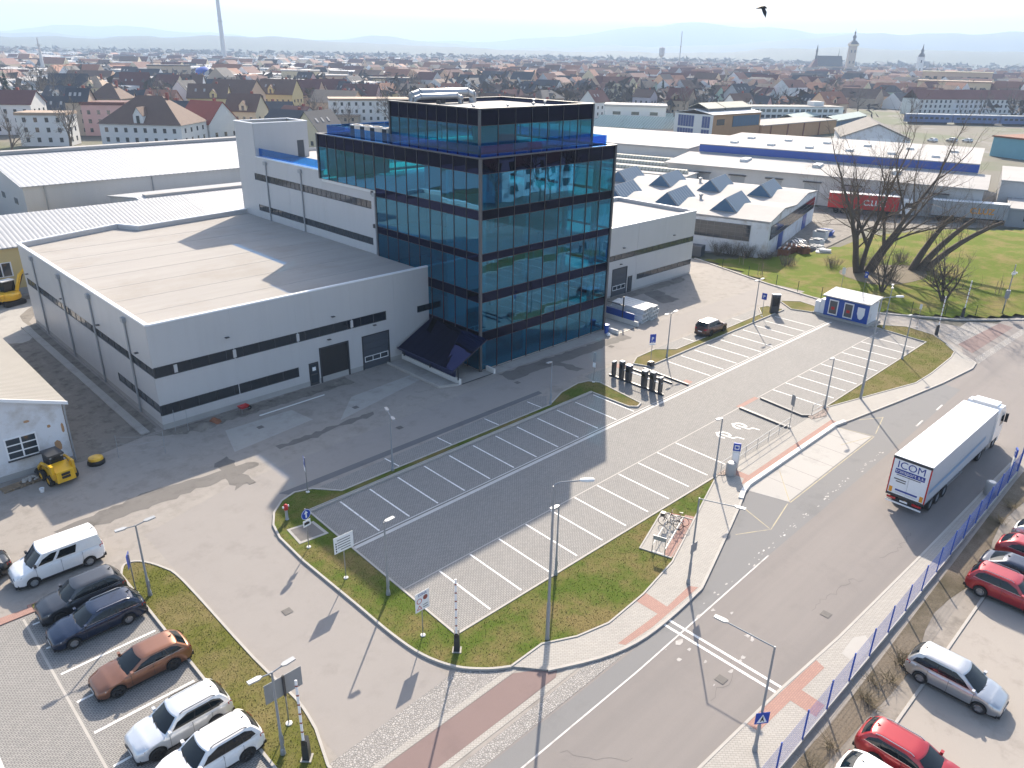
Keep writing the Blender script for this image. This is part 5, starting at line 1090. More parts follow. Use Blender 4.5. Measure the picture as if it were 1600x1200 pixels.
part('sign_plate', MB().box(-.32, -.075, 2.3, .32, -.06, 2.95), 'pole_grey', t7)
t8 = lamp(25.9, 10.19, 6.1, 'grey lamp with arm towards the road carrying a blue crossing sign', [100], 2.1, z0=.05)
part('sign_plate', MB().box(-.33, -.10, 1.75, .33, -.085, 2.4), 'sign_blue', t8).rotation_euler = (0, 0, R(-35))
part('sign_triangle', MB().add([(-.25, -.106, 1.82), (.25, -.106, 1.82), (0, -.106, 2.3)], [(0, 1, 2)]), 'white', t8).rotation_euler = (0, 0, R(-35))
part('walking_figure', MB().add([(-.09, -.11, 1.88), (-.03, -.11, 1.88), (.0, -.11, 1.98), (.06, -.11, 1.88), (.11, -.11, 1.88), (.05, -.11, 2.04), (.05, -.11, 2.12), (-.03, -.11, 2.12)], [tuple(range(8))]).lathe([(.005, -.112), (.035, -.111), (.005, -.108)], 8, 0, 'Y', (.01, 0, 2.16)), 'black', t8).rotation_euler = (0, 0, R(-35))
lamp(45.87, 24.91, 5.0, 'grey car park lamp with thick base by the totem sign and concrete bin', [170], .05)
lamp(68.47, 23.61, 9.6, 'tall curved street lamp on the lawn tip near the lorry', [-38], 1.35, True)
lamp(63.79, 24.85, 5.0, 'short car park lamp at the stone bed before the far stalls', [175], .05)
lamp(81.92, 24.98, 4.95, 'thin grey lamp on the far lawn between kiosk and road', [170], .05)
lamp(90.53, 30.36, 5.1, 'double-headed lamp on the lawn just behind the blue kiosk', [20, 200], .4)
lamp(28.77, 41.85, 4.75, 'double-headed lamp on the grass strip in front of the ramp canopy', [70, 250], .5)
lamp(46.17, 42.02, 4.2, 'thin lamp at the end of the grass strip before the tower front', [180], .05)
lamp(63.64, 41.85, 4.9, 'double-headed lamp on the grass wedge beside the parking sign and charging posts', [0, 180], .45)
lamp(80.93, 41.75, 5.2, 'thin lamp on the narrow grass strip near the dark info pillar', [0, 180], .35)

def post_sign(x, y, h, label, plates, z0=.1, facing=None, name='road_sign', cat='sign', group=None, foot=True):
    """steel post; plates: (shape, width, height, z of lower edge, material, detail fn)"""
    ang = facing if facing is not None else math.atan2(-y, -x)+math.pi/2
    t = thing(name, label, cat, (x, y, z0), ang, group)
    part('post', MB().tube([(0, 0, 0), (0, 0, h-z0)], .032, 8), 'steel', t, smooth=40)
    if foot: part('foot', MB().lathe([(.14, -.02), (.14, .05), (.05, .08)], 10), 'kerb_white', t, smooth=40)
    for (shape, w_, hh, z, m_, det) in plates:
        if shape == 'rect': o = part('sign_plate', MB().box(-w_/2, -.06, z, w_/2, -.045, z+hh), m_, t)
        else: o = part('sign_plate', MB().lathe([(w_/2, -.06), (w_/2, -.045)], 24, 0, 'Y', (0, 0, z+hh/2)), m_, t)
        if det: det(o, z)
    return t
def flat(name, pts, m_, par, y=-.064): return part(name, MB().add([(x, y, z) for x, z in pts]+[(x, y+.003, z) for x, z in pts], [tuple(range(len(pts)))]+[(i, (i+1) % len(pts), len(pts)+(i+1) % len(pts), len(pts)+i) for i in range(len(pts))]), m_, par)
def rect(a, b_, c, d): return [(a, b_), (c, b_), (c, d), (a, d)]
def ring(o, r0, r1, z, m_, y=-.064, x=0.0): part('sign_ring', MB().grid(lambda u, v: (x+(r0+(r1-r0)*v)*math.cos(6.2832*u), y, z+(r0+(r1-r0)*v)*math.sin(6.2832*u)), 24, 1), m_, o)
def d_arrow(o, z): flat('arrow', [(-.05, z+.12), (.05, z+.12), (.05, z+.42), (.16, z+.42), (0, z+.62), (-.16, z+.42), (-.05, z+.42)], 'white', o); ring(o, .32, .345, z+.35, 'white')
def d_lorry(o, z): flat('lorry_symbol', [(-.2, z+.12), (.2, z+.12), (.2, z+.26), (.1, z+.3), (.08, z+.24), (.06, z+.34), (-.2, z+.3)], 'black', o)
def d_P(o, z): text('P', .5, 'white', o, (-.02, -.066, z+.22), (R(90), 0, 0), bold=.01)
def d_lines(o, z):
    for k in range(5):
        flat('print_line', rect(-.42+(.2 if k == 0 else 0), z+.14+k*.17-.0, .45, z+.19+k*.17), 'frame_grey', o)
        if k: flat('print_mark', rect(-.55, z+.10+(k-1)*.17, -.47, z+.20+(k-1)*.17), 'black', o)
def d_zone(o, z):
    ring(o, .13, .17, z+.66, 'red', x=-.2); part('red_disc', MB().lathe([(.15, -.066), (.15, -.062)], 20, 0, 'Y', (.2, 0, z+.76)), 'brick_red', o)
    flat('triangle', [(-.38, z+.12), (-.02, z+.12), (-.2, z+.4)], 'red', o); flat('triangle_inner', [(-.31, z+.16), (-.09, z+.16), (-.2, z+.33)], 'white', o, -.067); text('ZONA', .2, 'icom_blue', o, (0, -.066, z+.98), (R(90), 0, 0)); flat('print_line', rect(.04, z+.15, .36, z+.19), 'frame_grey', o); flat('print_line', rect(.04, z+.3, .36, z+.34), 'frame_grey', o)
FA = 0.0
post_sign(19.17, 37.53, 2.95, 'round blue sign with white arrow above a lorry plate on the lawn strip', [('disc', .72, .72, 2.1, 'sign_blue', d_arrow), ('rect', .55, .45, 1.6, 'white', d_lorry)], facing=FA+R(8))
post_sign(19.19, 33.32, 2.3, 'large white notice board with printed lines on a post in the lawn strip', [('rect', 1.3, 1.1, 2.0, 'white', d_lines)], facing=FA, cat='notice board', name='notice_board')
post_sign(19.5, 26.33, 1.9, 'white zone sign with red circles and triangle by the raised barrier', [('rect', .92, 1.2, 1.75, 'white', d_zone)], facing=FA)
t = thing('sign_panel', 'pair of grey sign backs side by side on a post in dry grass', 'sign', (11.31, 25.92, .1), FA+math.pi)
part('post', MB().tube([(0, 0, 0), (0, 0, 2.9)], .035, 8), 'steel', t, smooth=40); part('foot', MB().lathe([(.16, -.02), (.16, .05), (.05, .08)], 10), 'kerb_white', t)
for s_ in (-.47, .47): part('panel', MB().box(s_-.45, -.07, 1.75, s_+.45, -.05, 2.85), 'pole_grey', t)
part('clamp', MB().box(-.05, -.05, 1.7, .05, .04, 2.9), 'frame_dark', t)
def d_Pw(o, z): d_P(o, z+.06); flat('print_line', rect(-.2, z+.06, .2, z+.12), 'white', o)
post_sign(9.62, 40.2, 2.85, 'blue parking sign seen edge-on beside the double lamp by the graphite crossover', [('rect', .6, .9, 1.9, 'sign_blue', d_Pw)], facing=R(-120))
post_sign(22.53, 43.4, 2.9, 'blue parking sign at the rounded tip of the grass strip', [('rect', .5, .7, 2.15, 'sign_blue', d_P), ('rect', .5, .35, 1.75, 'white', None)], facing=R(-110))
t = post_sign(52.9, 42.7, 3.1, 'twin parking plates on a post in the lawn by the charging posts', [('rect', .3, .9, 2.1, 'galv', None), ('rect', .3, .45, 1.55, 'white', None)], facing=R(-80))
post_sign(61.03, 42.0, 3.2, 'blue parking sign on the grass wedge next to the charging posts', [('rect', .65, .95, 2.2, 'sign_blue', d_Pw), ('rect', .65, .15, 2.0, 'white', None)], facing=R(-30))
post_sign(83.7, 42.2, 3.0, 'blue parking sign near the dark info pillar', [('rect', .6, .8, 2.1, 'sign_blue', d_P)], facing=R(-80))
post_sign(57.95, 25.2, 3.1, 'narrow grey sign back on a post at the railing end', [('rect', .5, .95, 2.0, 'pole_grey', None)], facing=R(-120), z0=.11)
post_sign(94.0, 27.9, 2.9, 'thin sign post with a small plate at the access road edge', [('rect', .3, .6, 2.2, 'off_white', None)], facing=R(-100))
post_sign(102.1, 40.73, 3.4, 'pale plate on a post on the green slope', [('rect', .5, .9, 2.3, 'off_white', None)], facing=R(-100), z0=.05)
post_sign(102.3, 37.8, 3.4, 'blue road sign on a post on the slope beside the leaning trees', [('rect', .5, .8, 2.4, 'sign_blue', d_P)], facing=R(-100), z0=.05)

def barrier(x, y, label, facing, h=4.7):
    t = thing('car_park_barrier', label, 'barrier', (x, y, .1), facing, 'raised car park barriers')
    part('foundation', MB().box(-.24, -.24, -.02, .24, .24, .03), 'kerb', t); part('housing', MB().add([(-.16, -.18, .05), (.16, -.18, .05), (.16, .18, .05), (-.16, .18, .05), (-.13, -.15, 1.15), (.13, -.15, 1.15), (.13, .15, 1.2), (-.13, .15, 1.2)], [(3, 2, 1, 0), (4, 5, 6, 7), (0, 1, 5, 4), (1, 2, 6, 5), (2, 3, 7, 6), (3, 0, 4, 7)]), 'frame_dark', t)
    part('hinge', MB().box(-.08, -.24, 1.0, .08, -.15, 1.3), 'black', t)
    bm = part('boom', MB().box(-.05, -.22, 1.2, .05, -.16, h), 'white', t)
    for k in range(6): part('red_band', MB().box(-.052, -.222, 1.75+k*.52, .052, -.158, 1.84+k*.52), 'brick_red', bm)
barrier(10.93, 23.67, 'raised red and white barrier on dry grass beside the double lamp', R(-45)); barrier(20.12, 24.24, 'raised red and white barrier at the lawn corner near the zone sign', R(-45))
barrier(92.63, 25.28, 'raised barrier at the far lawn tip by the access road', R(-60)); barrier(102.1, 25.5, 'raised barrier at the foot of the green slope', R(-60))
# charging posts and pillars
for i, (y, w_, d_, h, m2) in enumerate(((42.35, .22, .5, 1.45, 'off_white'), (41.4, .42, .42, 1.75, 'off_white'), (40.55, .55, .5, 1.6, 'blue'), (38.7, .5, .45, 1.6, 'off_white'), (37.75, .46, .46, 1.75, 'off_white'), (36.85, .22, .5, 1.5, 'off_white'))):
    lab = ('thin dark charging post with pale top at the outer end of the kerb row', 'dark charging pillar with glazed front beside the blue-topped machine', 'dark payment machine with blue top in the row of charging posts', 'dark machine with white tilted top holding the barrier arm', 'wide dark charging pillar with white cap in the row of posts', 'thin dark charging post with pale top beside the drain line')[i]
    t = thing('charging_post', lab, 'charging post', (55.5, y, .16), 0, 'charging posts on the kerb row')
    part('body', MB().add([(-d_/2, -w_/2*.8, 0), (d_/2, -w_/2*.8, 0), (d_/2, w_/2*.8, 0), (-d_/2, w_/2*.8, 0), (-d_/2, -w_/2, h), (d_/2, -w_/2, h), (d_/2, w_/2, h), (-d_/2, w_/2, h)], [(3, 2, 1, 0), (4, 5, 6, 7), (0, 1, 5, 4), (1, 2, 6, 5), (2, 3, 7, 6), (3, 0, 4, 7)]), 'frame_dark', t)
    part('cap', MB().box(-d_/2-.01, -w_/2-.01, h+.002, d_/2+.01, w_/2+.01, h+.07), m2, t); part('screen', MB().box(-d_/2-.035, -w_/2*.6, h*.62, -d_/2-.005, w_/2*.6, h*.86), 'car_glass', t)
    if i == 3: part('barrier_arm', MB().box(-.04, -.32, .9, .04, -2.0+.0, .98).box(.05, .26, .9, .13, 2.5, .98), 'white', t)
t = thing('info_pillar', 'tall dark info pillar with white top at the end of the far stalls', 'pillar', (86.1, 41.9, .1), R(-45)); part('body', MB().box(-.5, -.22, 0, .5, .22, 2.3), 'frame_dark', t); part('cap', MB().box(-.52, -.24, 2.302, .52, .24, 2.4), 'white', t); part('screen', MB().box(-.35, -.245, .9, .35, -.222, 2.0), 'car_glass', t)
t = tag(part('ballast_block', MB().box(-.3, -.25, 0, .3, .25, .35).box(-.25, -.2, .351, .25, .2, .4), 'frame_dark'), 'dark ballast block under the blue parking sign', 'block'); t.location = (60.6, 41.65, .1)
# kiosk
K = thing('kiosk', 'small blue and white kiosk with framed display windows at the car park end', 'kiosk', (91.2, 34.9, 0))
part('base', MB().box(89.5, 31.7, .0, 92.9, 38.2, .25), 'concrete', K, True); part('wall', MB().box(89.9, 32.1, .25, 92.6, 37.4, 2.55), 'stucco_white', K, True); part('front_wall', MB().box(89.82, 32.1, .25, 89.89, 37.4, 2.55), 'blue', K, True)
part('roof', MB().add([(89.5, 31.9, 2.6), (92.9, 31.9, 2.95), (92.9, 37.7, 2.95), (89.5, 37.7, 2.6), (89.5, 31.9, 2.72), (92.9, 31.9, 3.07), (92.9, 37.7, 3.07), (89.5, 37.7, 2.72)], [(3, 2, 1, 0), (4, 5, 6, 7), (0, 1, 5, 4), (1, 2, 6, 5), (2, 3, 7, 6), (3, 0, 4, 7)]), 'ribbed_roof_b', K, True)
for y in (33.9, 35.75):
    f = bx('display_frame', 89.76, y-.02, .45, 89.815, y+1.12, 2.3, 'white', K); bx('display_pane', 89.735, y+.1, .6, 89.755, y+1.0, 2.15, 'frame_grey', f); bx('display_sign', 89.72, y+.35, 1.1, 89.732, y+.75, 1.45, 'red', f)
part('display_panel', MB().add([(89.76, 32.55, 2.1), (89.76, 33.4, 2.1), (89.76, 33.4, 1.3), (89.76, 33.2, .75), (89.76, 32.95, .62), (89.76, 32.7, .8), (89.76, 32.52, 1.3)], [tuple(range(7))]), 'white', K, True)
for i, h in enumerate((1.5, 1.15)): bx('locker', 90.0, 37.45+i*.62, .26, 90.9, 38.03+i*.62, h+.5, 'white', K)
bx('locker_base', 89.8, 38.2, 0, 91, 38.75, .25, 'concrete', K)
# bus stop furniture
def totem(x, y, label, h, facing, z0):
    t = thing('bus_stop_totem', label, 'totem', (x, y, z0), facing, 'bus stop totems'); part('board', MB().box(-.27, -.05, .15, .27, .05, h), 'off_white', t); part('blue_head', MB().box(-.275, -.058, h-.62, .275, .058, h+.01), 'sign_blue', t)
    part('pictogram', MB().box(-.17, -.066, h-.50, .17, -.060, h-.14), 'white', t); part('bus_symbol', MB().box(-.12, -.072, h-.42, .12, -.067, h-.22), 'sign_blue', t)
    for s_ in (-.2, .2): part('foot', MB().box(s_-.04, -.04, -.02, s_+.04, .04, .149), 'steel', t)
    part('timetable', MB().box(-.2, -.058, .5, .2, -.052, h-.8), 'white', t)
totem(48.0, 24.55, 'bus stop totem with blue head beside the concrete bin and railing', 2.2, R(-60), .11); totem(62.6, 9.75, 'bus stop totem with blue head behind the blue mesh fence end', 2.4, R(200), .05)
def bin_(x, y, label, z0):
    t = thing('litter_bin', label, 'bin', (x, y, z0), 0, 'concrete litter bins'); part('shell', MB().lathe([(.36, 0), (.38, .05), (.38, .95), (.34, 1.0), (.26, 1.0), (.24, .9)], 18), 'plinth', t, smooth=40); part('liner', MB().lathe([(.23, .5), (.23, .96), (.01, .5)], 14), 'black', t); part('ash_tray', MB().lathe([(.26, 1.0), (.25, 1.03), (.2, 1.03)], 14), 'steel', t)
bin_(47.08, 24.3, 'round concrete litter bin beside the totem and stone bed', .11); bin_(58.7, 10.0, 'round concrete litter bin against the blue mesh fence', .05)
# railing along the ramp walk
def railing(pts, label, z0=.11, h=.95):
    t = thing('railing', label, 'railing', (pts[0][0], pts[0][1], z0)); P = [(p[0]-pts[0][0], p[1]-pts[0][1]) for p in pts]
    for z, n_ in ((h, 'top_rail'), (h*.45, 'lower_rail')): part(n_, MB().tube([(x, y, z) for x, y in P], .024, 6), 'pole_grey', t, smooth=40)
    for (a, b_) in zip(P, P[1:]):
        n = max(1, round(math.dist(a, b_)/1.9))
        for i in range(n+1): part('post', MB().tube([(a[0]+(b_[0]-a[0])*i/n, a[1]+(b_[1]-a[1])*i/n, z) for z in (0, h)], .022, 6), 'pole_grey', t)
railing([(46.7, 24.9), (57.8, 25.15)], 'grey tube railing between accessible stalls and the bus stop walk'); railing([(61.6, 25.0), (63.5, 24.9)], 'short grey railing at the stone bed beside the far stalls')
# hydrant
t = thing('hydrant', 'red fire hydrant with pale caps on a grey stem in the grass', 'hydrant', (19.75, 41.3, .1)); part('stem', MB().lathe([(.14, 0), (.10, .05), (.09, .75)], 12), 'galv', t, smooth=40); part('head', MB().lathe([(.14, .75), (.15, .85), (.15, 1.05), (.08, 1.15), (.02, 1.17)], 12), 'red', t, smooth=40)
for s_ in (1, -1): part('outlet_cap', MB().lathe([(.07, .14*s_), (.08, .22*s_), (.03, .24*s_)], 10, 0, 'X', (0, 0, .98)), 'white', t)
for i in range(9):
    t = tag(part('drain_grate', MB().box(-.25, -.25, 0, .25, .25, .006), 'patch'), 'dark iron drain grate set in the paving', 'drain', 'drain grates'); t.location = ((20.3, 47.5), (33.5, 47.4), (47.5, 47.6), (62, 47.9), (28.6, 13.6), (37.3, 12.2), (15.2, 33.1), (25.0, 55.2), (33, 53.2))[i]+(.0225,)

# ---- blue mesh fence, one thing of posts and panels
FN = thing('mesh_fence', 'blue welded mesh fence with posts on a concrete plinth along the road', 'fence', (45, 9.1, 0))
xs = [12.6+2.55*i for i in range(21)]
fy = lambda x: 8.9+(x-26)*.016
pm_ = MB()
for k in range(9): pm_.box(-1.22, -.004, .08+k*.2, 1.22, .004, .088+k*.2)
for k in range(25): pm_.box(-1.2+k*.1-.003, -.003, .05, -1.2+k*.1+.003, .003, 1.72)
PMESH = pm_.mesh('mesh_panel', 'fence_blue', fix=False)
for i, x in enumerate(xs):
    bx('post', x-.035, fy(x)-.03, .0, x+.035, fy(x)+.03, 2.05, 'fence_blue', FN)
    if i < len(xs)-1:
        put('mesh_panel', PMESH, FN, (x+1.275-45, fy(x+1.27)-9.1, .27), math.atan(.016)); bx('plinth_board', x+.04, fy(x+1.27)-.04, -.02, x+2.51, fy(x+1.27)+.04, .26, 'plinth', FN)
bx('post', 63.65, fy(63.7)-.05, 0, 63.75, fy(63.7)+.05, 2.9, 'fence_blue', FN)

# ---- bicycle stand and bicycles
BR = thing('bicycle_rack', 'silver tubular bicycle rack with sign plate on the paved pad', 'bicycle rack', (36.9, 22.75, .13), R(18.5))
for yy in (-.42, .42): part('frame_rail', MB().tube([(-2.1, yy, 0), (-2.1, yy, .45), (2.0, yy, .45), (2.0, yy, 0)], .028, 6), 'steel', BR, smooth=40)
for xx in (-2.1, 2.0): part('end_rail', MB().tube([(xx, -.42, .02), (xx, .42, .02)], .028, 6), 'steel', BR)
for i in range(6): part('wheel_loop', MB().tube([(-1.7+i*.62, -.3, .03), (-1.7+i*.62, -.28, .55), (-1.7+i*.62, 0, .68), (-1.7+i*.62, .28, .55), (-1.7+i*.62, .3, .03)], .014, 5), 'steel', BR, smooth=40)
part('sign_plate', MB().box(-2.15, -.4, .95, -2.11, .4, 1.25), 'galv', BR); [part('sign_post', MB().tube([(-2.1, s_, 0), (-2.1, s_, 1.25)], .02, 6), 'steel', BR) for s_ in (-.4, .4)]
def bicycle(x, y, rz, m_, label, basket=False):
    t = thing('bicycle', label, 'bicycle', (x, y, .13), rz, 'bicycles in the rack')
    for a, n_ in ((-.52, 'rear_wheel'), (.52, 'front_wheel')):
        w_ = part(n_, MB().tube([(a+.33*math.cos(k*math.pi/10), 0, .35+.33*math.sin(k*math.pi/10)) for k in range(21)], .022, 6), 'rubber', t)
        part('hub', MB().lathe([(.03, -.04), (.03, .04)], 8, 0, 'Y', (a, 0, .35)), 'steel', w_)
        for k in range(8): part('spoke', MB().tube([(a, 0, .35), (a+.31*math.cos(k*math.pi/4), 0, .35+.31*math.sin(k*math.pi/4))], .004, 3), 'steel', w_)
    part('frame', MB().tube([(-.52, 0, .35), (-.08, 0, .32), (.38, 0, .72), (-.2, 0, .78), (-.08, 0, .32)], .022, 6).tube([(-.52, 0, .35), (-.2, 0, .78)], .016, 5), m_, t)
    part('fork', MB().tube([(.52, 0, .35), (.38, 0, .72), (.33, 0, .95)], .02, 6), m_, t); part('handlebar', MB().tube([(.22, -.28, 1.0), (.34, -.1, .97), (.34, .1, .97), (.22, .28, 1.0)], .015, 6), 'black', t)
    part('seat_post', MB().tube([(-.2, 0, .76), (-.24, 0, .94)], .014, 6), 'steel', t); part('saddle', MB().add([(-.4, -.09, .95), (-.4, .09, .95), (-.1, .02, .96), (-.1, -.02, .96), (-.38, -.08, 1.0), (-.38, .08, 1.0), (-.11, .01, .98), (-.11, -.01, .98)], [(0, 1, 2, 3), (4, 5, 6, 7), (0, 1, 5, 4), (1, 2, 6, 5), (2, 3, 7, 6), (3, 0, 4, 7)]), 'black', t)
    part('crank', MB().lathe([(.09, .02), (.09, .03)], 12, 0, 'Y', (-.08, 0, .32)), 'steel', t)
    if basket: part('basket', MB().box(.42, -.16, .78, .70, .16, 1.0), 'frame_dark', t)
bicycle(38.45, 23.2, R(110), 'paint_red', 'red bicycle with black saddle standing in the rack'); bicycle(37.85, 23.25, R(108), 'paint_navy', 'dark blue bicycle with basket behind the red one', True)

# ---- green fence posts and sapling stakes on the slope, far cabinets
SF = thing('wire_fence', 'thin green wire fence along the foot of the grass slope', 'fence', (97, 38, 0)); prev = None
for i, (x, y) in enumerate(((100.4, 58), (99.2, 53), (98.0, 48), (97.3, 44.5), (96.9, 41), (97.0, 37.5), (97.6, 34), (99.4, 30.5), (101.6, 27.3), (104, 24.6), (106.8, 22.4))):
    bx('post', x-.03, y-.03, -.02, x+.03, y+.03, 1.5, 'needle', SF)
    if prev:
        for z in (.4, .9, 1.4): part('wire', MB().tube([(prev[0], prev[1], z), (x, y, z)], .006, 3), 'needle', SF, True)
    prev = (x, y)
CP = thing('camera_mast', 'tall steel mast with a control cabinet and traffic cameras by the slope', 'mast', (107.07, 22.5, .05)); part('mast', MB().tube([(0, 0, 0), (0, 0, 6.4)], [.09, .06], 8), 'steel', CP, smooth=40); part('cabinet', MB().box(-.3, -.2, 2.2, .3, .2, 3.2), 'pole_grey', CP); part('crossbar', MB().box(-.5, -.04, 5.5, .5, .04, 5.6), 'steel', CP)
for s_ in (-.45, .35): part('camera', MB().box(s_, -.3, 5.25, s_+.14, .1, 5.45), 'white', CP)
for k, (x, y) in enumerate(((104.2, 57.0), (100.9, 52.0), (114, 25.0), (119, 22.8), (122.5, 24))):
    t = thing('staked_sapling', ('young sapling between wooden stakes by the bare hedge', 'staked sapling near the corner of the access road', 'staked sapling on the bright slope beside the mast', 'staked sapling further up the bright slope', 'staked sapling near the top of the bright slope')[k], 'sapling', (x, y, hill_z(x, y) if x > 98 else 0), 0, 'staked saplings')
    for a in range(3): part('stake', MB().tube([(.4*math.cos(a*2.1), .4*math.sin(a*2.1), -.05), (.4*math.cos(a*2.1), .4*math.sin(a*2.1), 1.7)], .035, 5), 'wood', t)
    part('stem', MB().tube([(0, 0, -.05), (.03, .02, 1.5), (.0, .05, 2.8)], [.03, .022, .008], 5), 'twig', t)
    [part('twig', MB().tube([(0.02, .02, 1.4+.25*q), (.3*math.cos(q*2), .3*math.sin(q*2), 1.9+.25*q)], .008, 4), 'twig', t) for q in range(4)]
    part('tie', MB().tube([(.4, 0, 1.5), (0, 0, 1.5)], .02, 4), 'black', t)
# bird gliding past
bd = Vector((0, 0, CAM_H))+ray(1192, 12)*34
mb = MB().tube([bd+Vector((.16, -.12, -.02)), bd+Vector((.06, -.05, .02)), bd+Vector((-.1, .08, .0)), bd+Vector((-.24, .2, -.04))], [.015, .06, .055, .012], 7)
def wing(s_):
    d = Vector((.62, .78, 0))*s_; f_ = Vector((.78, -.62, 0))
    q = [bd+f_*.08, bd+d*.22+f_*.12+Vector((0, 0, .12 if s_ > 0 else -.18)), bd+d*.42+f_*.02+Vector((0, 0, .10 if s_ > 0 else -.42)), bd+d*.20-f_*.06+Vector((0, 0, .1 if s_ > 0 else -.2)), bd-f_*.08]
    mb.add(q+[p-Vector((0, 0, .012)) for p in q], [(0, 1, 2, 3, 4), (9, 8, 7, 6, 5)]+[(i, (i+1) % 5, 5+(i+1) % 5, 5+i) for i in range(5)])
wing(1); wing(-1)
tag(part('bird', mb, 'black', None, True, smooth=40), 'dark bird with bent wings gliding in the pale sky', 'bird')
# loose things at the works gate
GT = thing('site_fence', 'sagging mobile site fence of thin wires across the gap by the hall corner', 'fence', (18, 58.5, 0))
for x, y in ((14.6, 57.6), (17.5, 56.0), (19.6, 59.2), (20.4, 58.6)): part('post', MB().tube([(x, y, 0), (x+.05, y, 1.9)], .02, 5), 'galv', GT, True)
for z in (.6, 1.2, 1.8): part('wire', MB().tube([(14.6, 57.6, z), (16, 56.7, z-.15), (17.5, 56.0, z)], .008, 3), 'galv', GT, True)
for k, (x, y, r_, lab) in enumerate(((21.6, 58.3, .75, 'heap of dark soil by the hall corner'), (22.6, 58.6, .5, 'small rusty heap next to the soil by the hall corner'))):
    mb = MB(); n_ = 9
    for i in range(4):
        for q in range(n_): a = 6.283*q/n_; rr = r_*(1-i/3.6)*rnd.uniform(.8, 1.15); mb.v.append((rr*math.cos(a)*1.4, rr*math.sin(a), i*.16*rnd.uniform(.8, 1.2)))
    for i in range(3):
        for q in range(n_): a = i*n_+q; b_ = i*n_+(q+1) % n_; mb.f.append((a, b_, b_+n_, a+n_)); mb.m.append(0)
    mb.f.append(tuple(3*n_+q for q in range(n_))); mb.m.append(0)
    o = tag(part('soil_heap', mb, 'site_mud' if not k else 'rust', smooth=80), lab, 'heap'); o.location = (x, y, .0)
o = tag(part('plank', MB().box(-3.2, -.06, 0, 3.2, .06, .05), 'off_white'), 'long pale timber lying on the ground before the hall', 'plank'); o.location = (29.2, 57.3, .01); o.rotation_euler = (0, 0, R(1))
BO = thing('bollard', 'dark short post beside the red paving strip in front of the van', 'bollard', (3.0, 42.8, .0)); part('tube', MB().tube([(0, 0, 0), (0, 0, 1.0)], .05, 8), 'frame_dark', BO); part('cap', MB().lathe([(.055, 1.0), (.055, 1.05), (.01, 1.07)], 8), 'frame_dark', BO)
# ================================================================== neighbouring halls and works
class Loc:
    """builds parts in a frame rotated about the thing's own base"""
    def __init__(s, name, label, cat, ox, oy, ang, group=None): s.t = thing(name, label, cat, (ox, oy, 0), R(ang), group)
    def box(s, n, x0, y0, z0, x1, y1, z1, m_, par=None): 
        d = (round(x1-x0, 3), round(y1-y0, 3), round(z1-z0, 3)); k = (n, d, str(m_))
        if k not in BOXC: BOXC[k] = MB().box(-d[0]/2, -d[1]/2, 0, d[0]/2, d[1]/2, d[2]).mesh(n, m_)
        o = put(n, BOXC[k], par or s.t, ((x0+x1)/2, (y0+y1)/2, z0))
        if par: o.location -= par.location
        return o
    def mb(s, n, mb, m_, smooth=None): return part(n, mb, m_, s.t, smooth=smooth)
    def gable(s, n, x0, y0, x1, y1, z0, zr, axis, m_, over=.4, th=.15):
        """two roof slabs; axis 'x': ridge along x"""
        mb = MB()
        if axis == 'x':
            c = (y0+y1)/2; sl = (zr-z0)/((y1-y0)/2); e = z0-sl*over
            for (ya, yb) in ((y0-over, c), (y1+over, c)): mb.add([(x0-over, ya, e), (x1+over, ya, e), (x1+over, yb, zr), (x0-over, yb, zr), (x0-over, ya, e+th), (x1+over, ya, e+th), (x1+over, yb, zr+th), (x0-over, yb, zr+th)], [(3, 2, 1, 0), (4, 5, 6, 7), (0, 1, 5, 4), (1, 2, 6, 5), (2, 3, 7, 6), (3, 0, 4, 7)])
        else:
            c = (x0+x1)/2; sl = (zr-z0)/((x1-x0)/2); e = z0-sl*over
            for (xa, xb) in ((x0-over, c), (x1+over, c)): mb.add([(xa, y0-over, e), (xa, y1+over, e), (xb, y1+over, zr), (xb, y0-over, zr), (xa, y0-over, e+th), (xa, y1+over, e+th), (xb, y1+over, zr+th), (xb, y0-over, zr+th)], [(3, 2, 1, 0), (4, 5, 6, 7), (0, 1, 5, 4), (1, 2, 6, 5), (2, 3, 7, 6), (3, 0, 4, 7)])
        return part(n, mb, m_, s.t)
    def gwall(s, n, x0, y0, x1, y1, z0, ze, zr, axis, m_):
        mb = MB()
        if axis == 'x': pr = [(y0, z0), (y1, z0), (y1, ze), ((y0+y1)/2, zr), (y0, ze)]; mb.add([(x0, a, b_) for a, b_ in pr]+[(x1, a, b_) for a, b_ in pr], [tuple(range(5)), (9, 8, 7, 6, 5)]+[(i, (i+1) % 5, 5+(i+1) % 5, 5+i) for i in range(5)])
        else: pr = [(x0, z0), (x1, z0), (x1, ze), ((x0+x1)/2, zr), (x0, ze)]; mb.add([(a, y0, b_) for a, b_ in pr]+[(a, y1, b_) for a, b_ in pr], [tuple(range(5)), (9, 8, 7, 6, 5)]+[(i, (i+1) % 5, 5+(i+1) % 5, 5+i) for i in range(5)])
        return part(n, mb, m_, s.t)

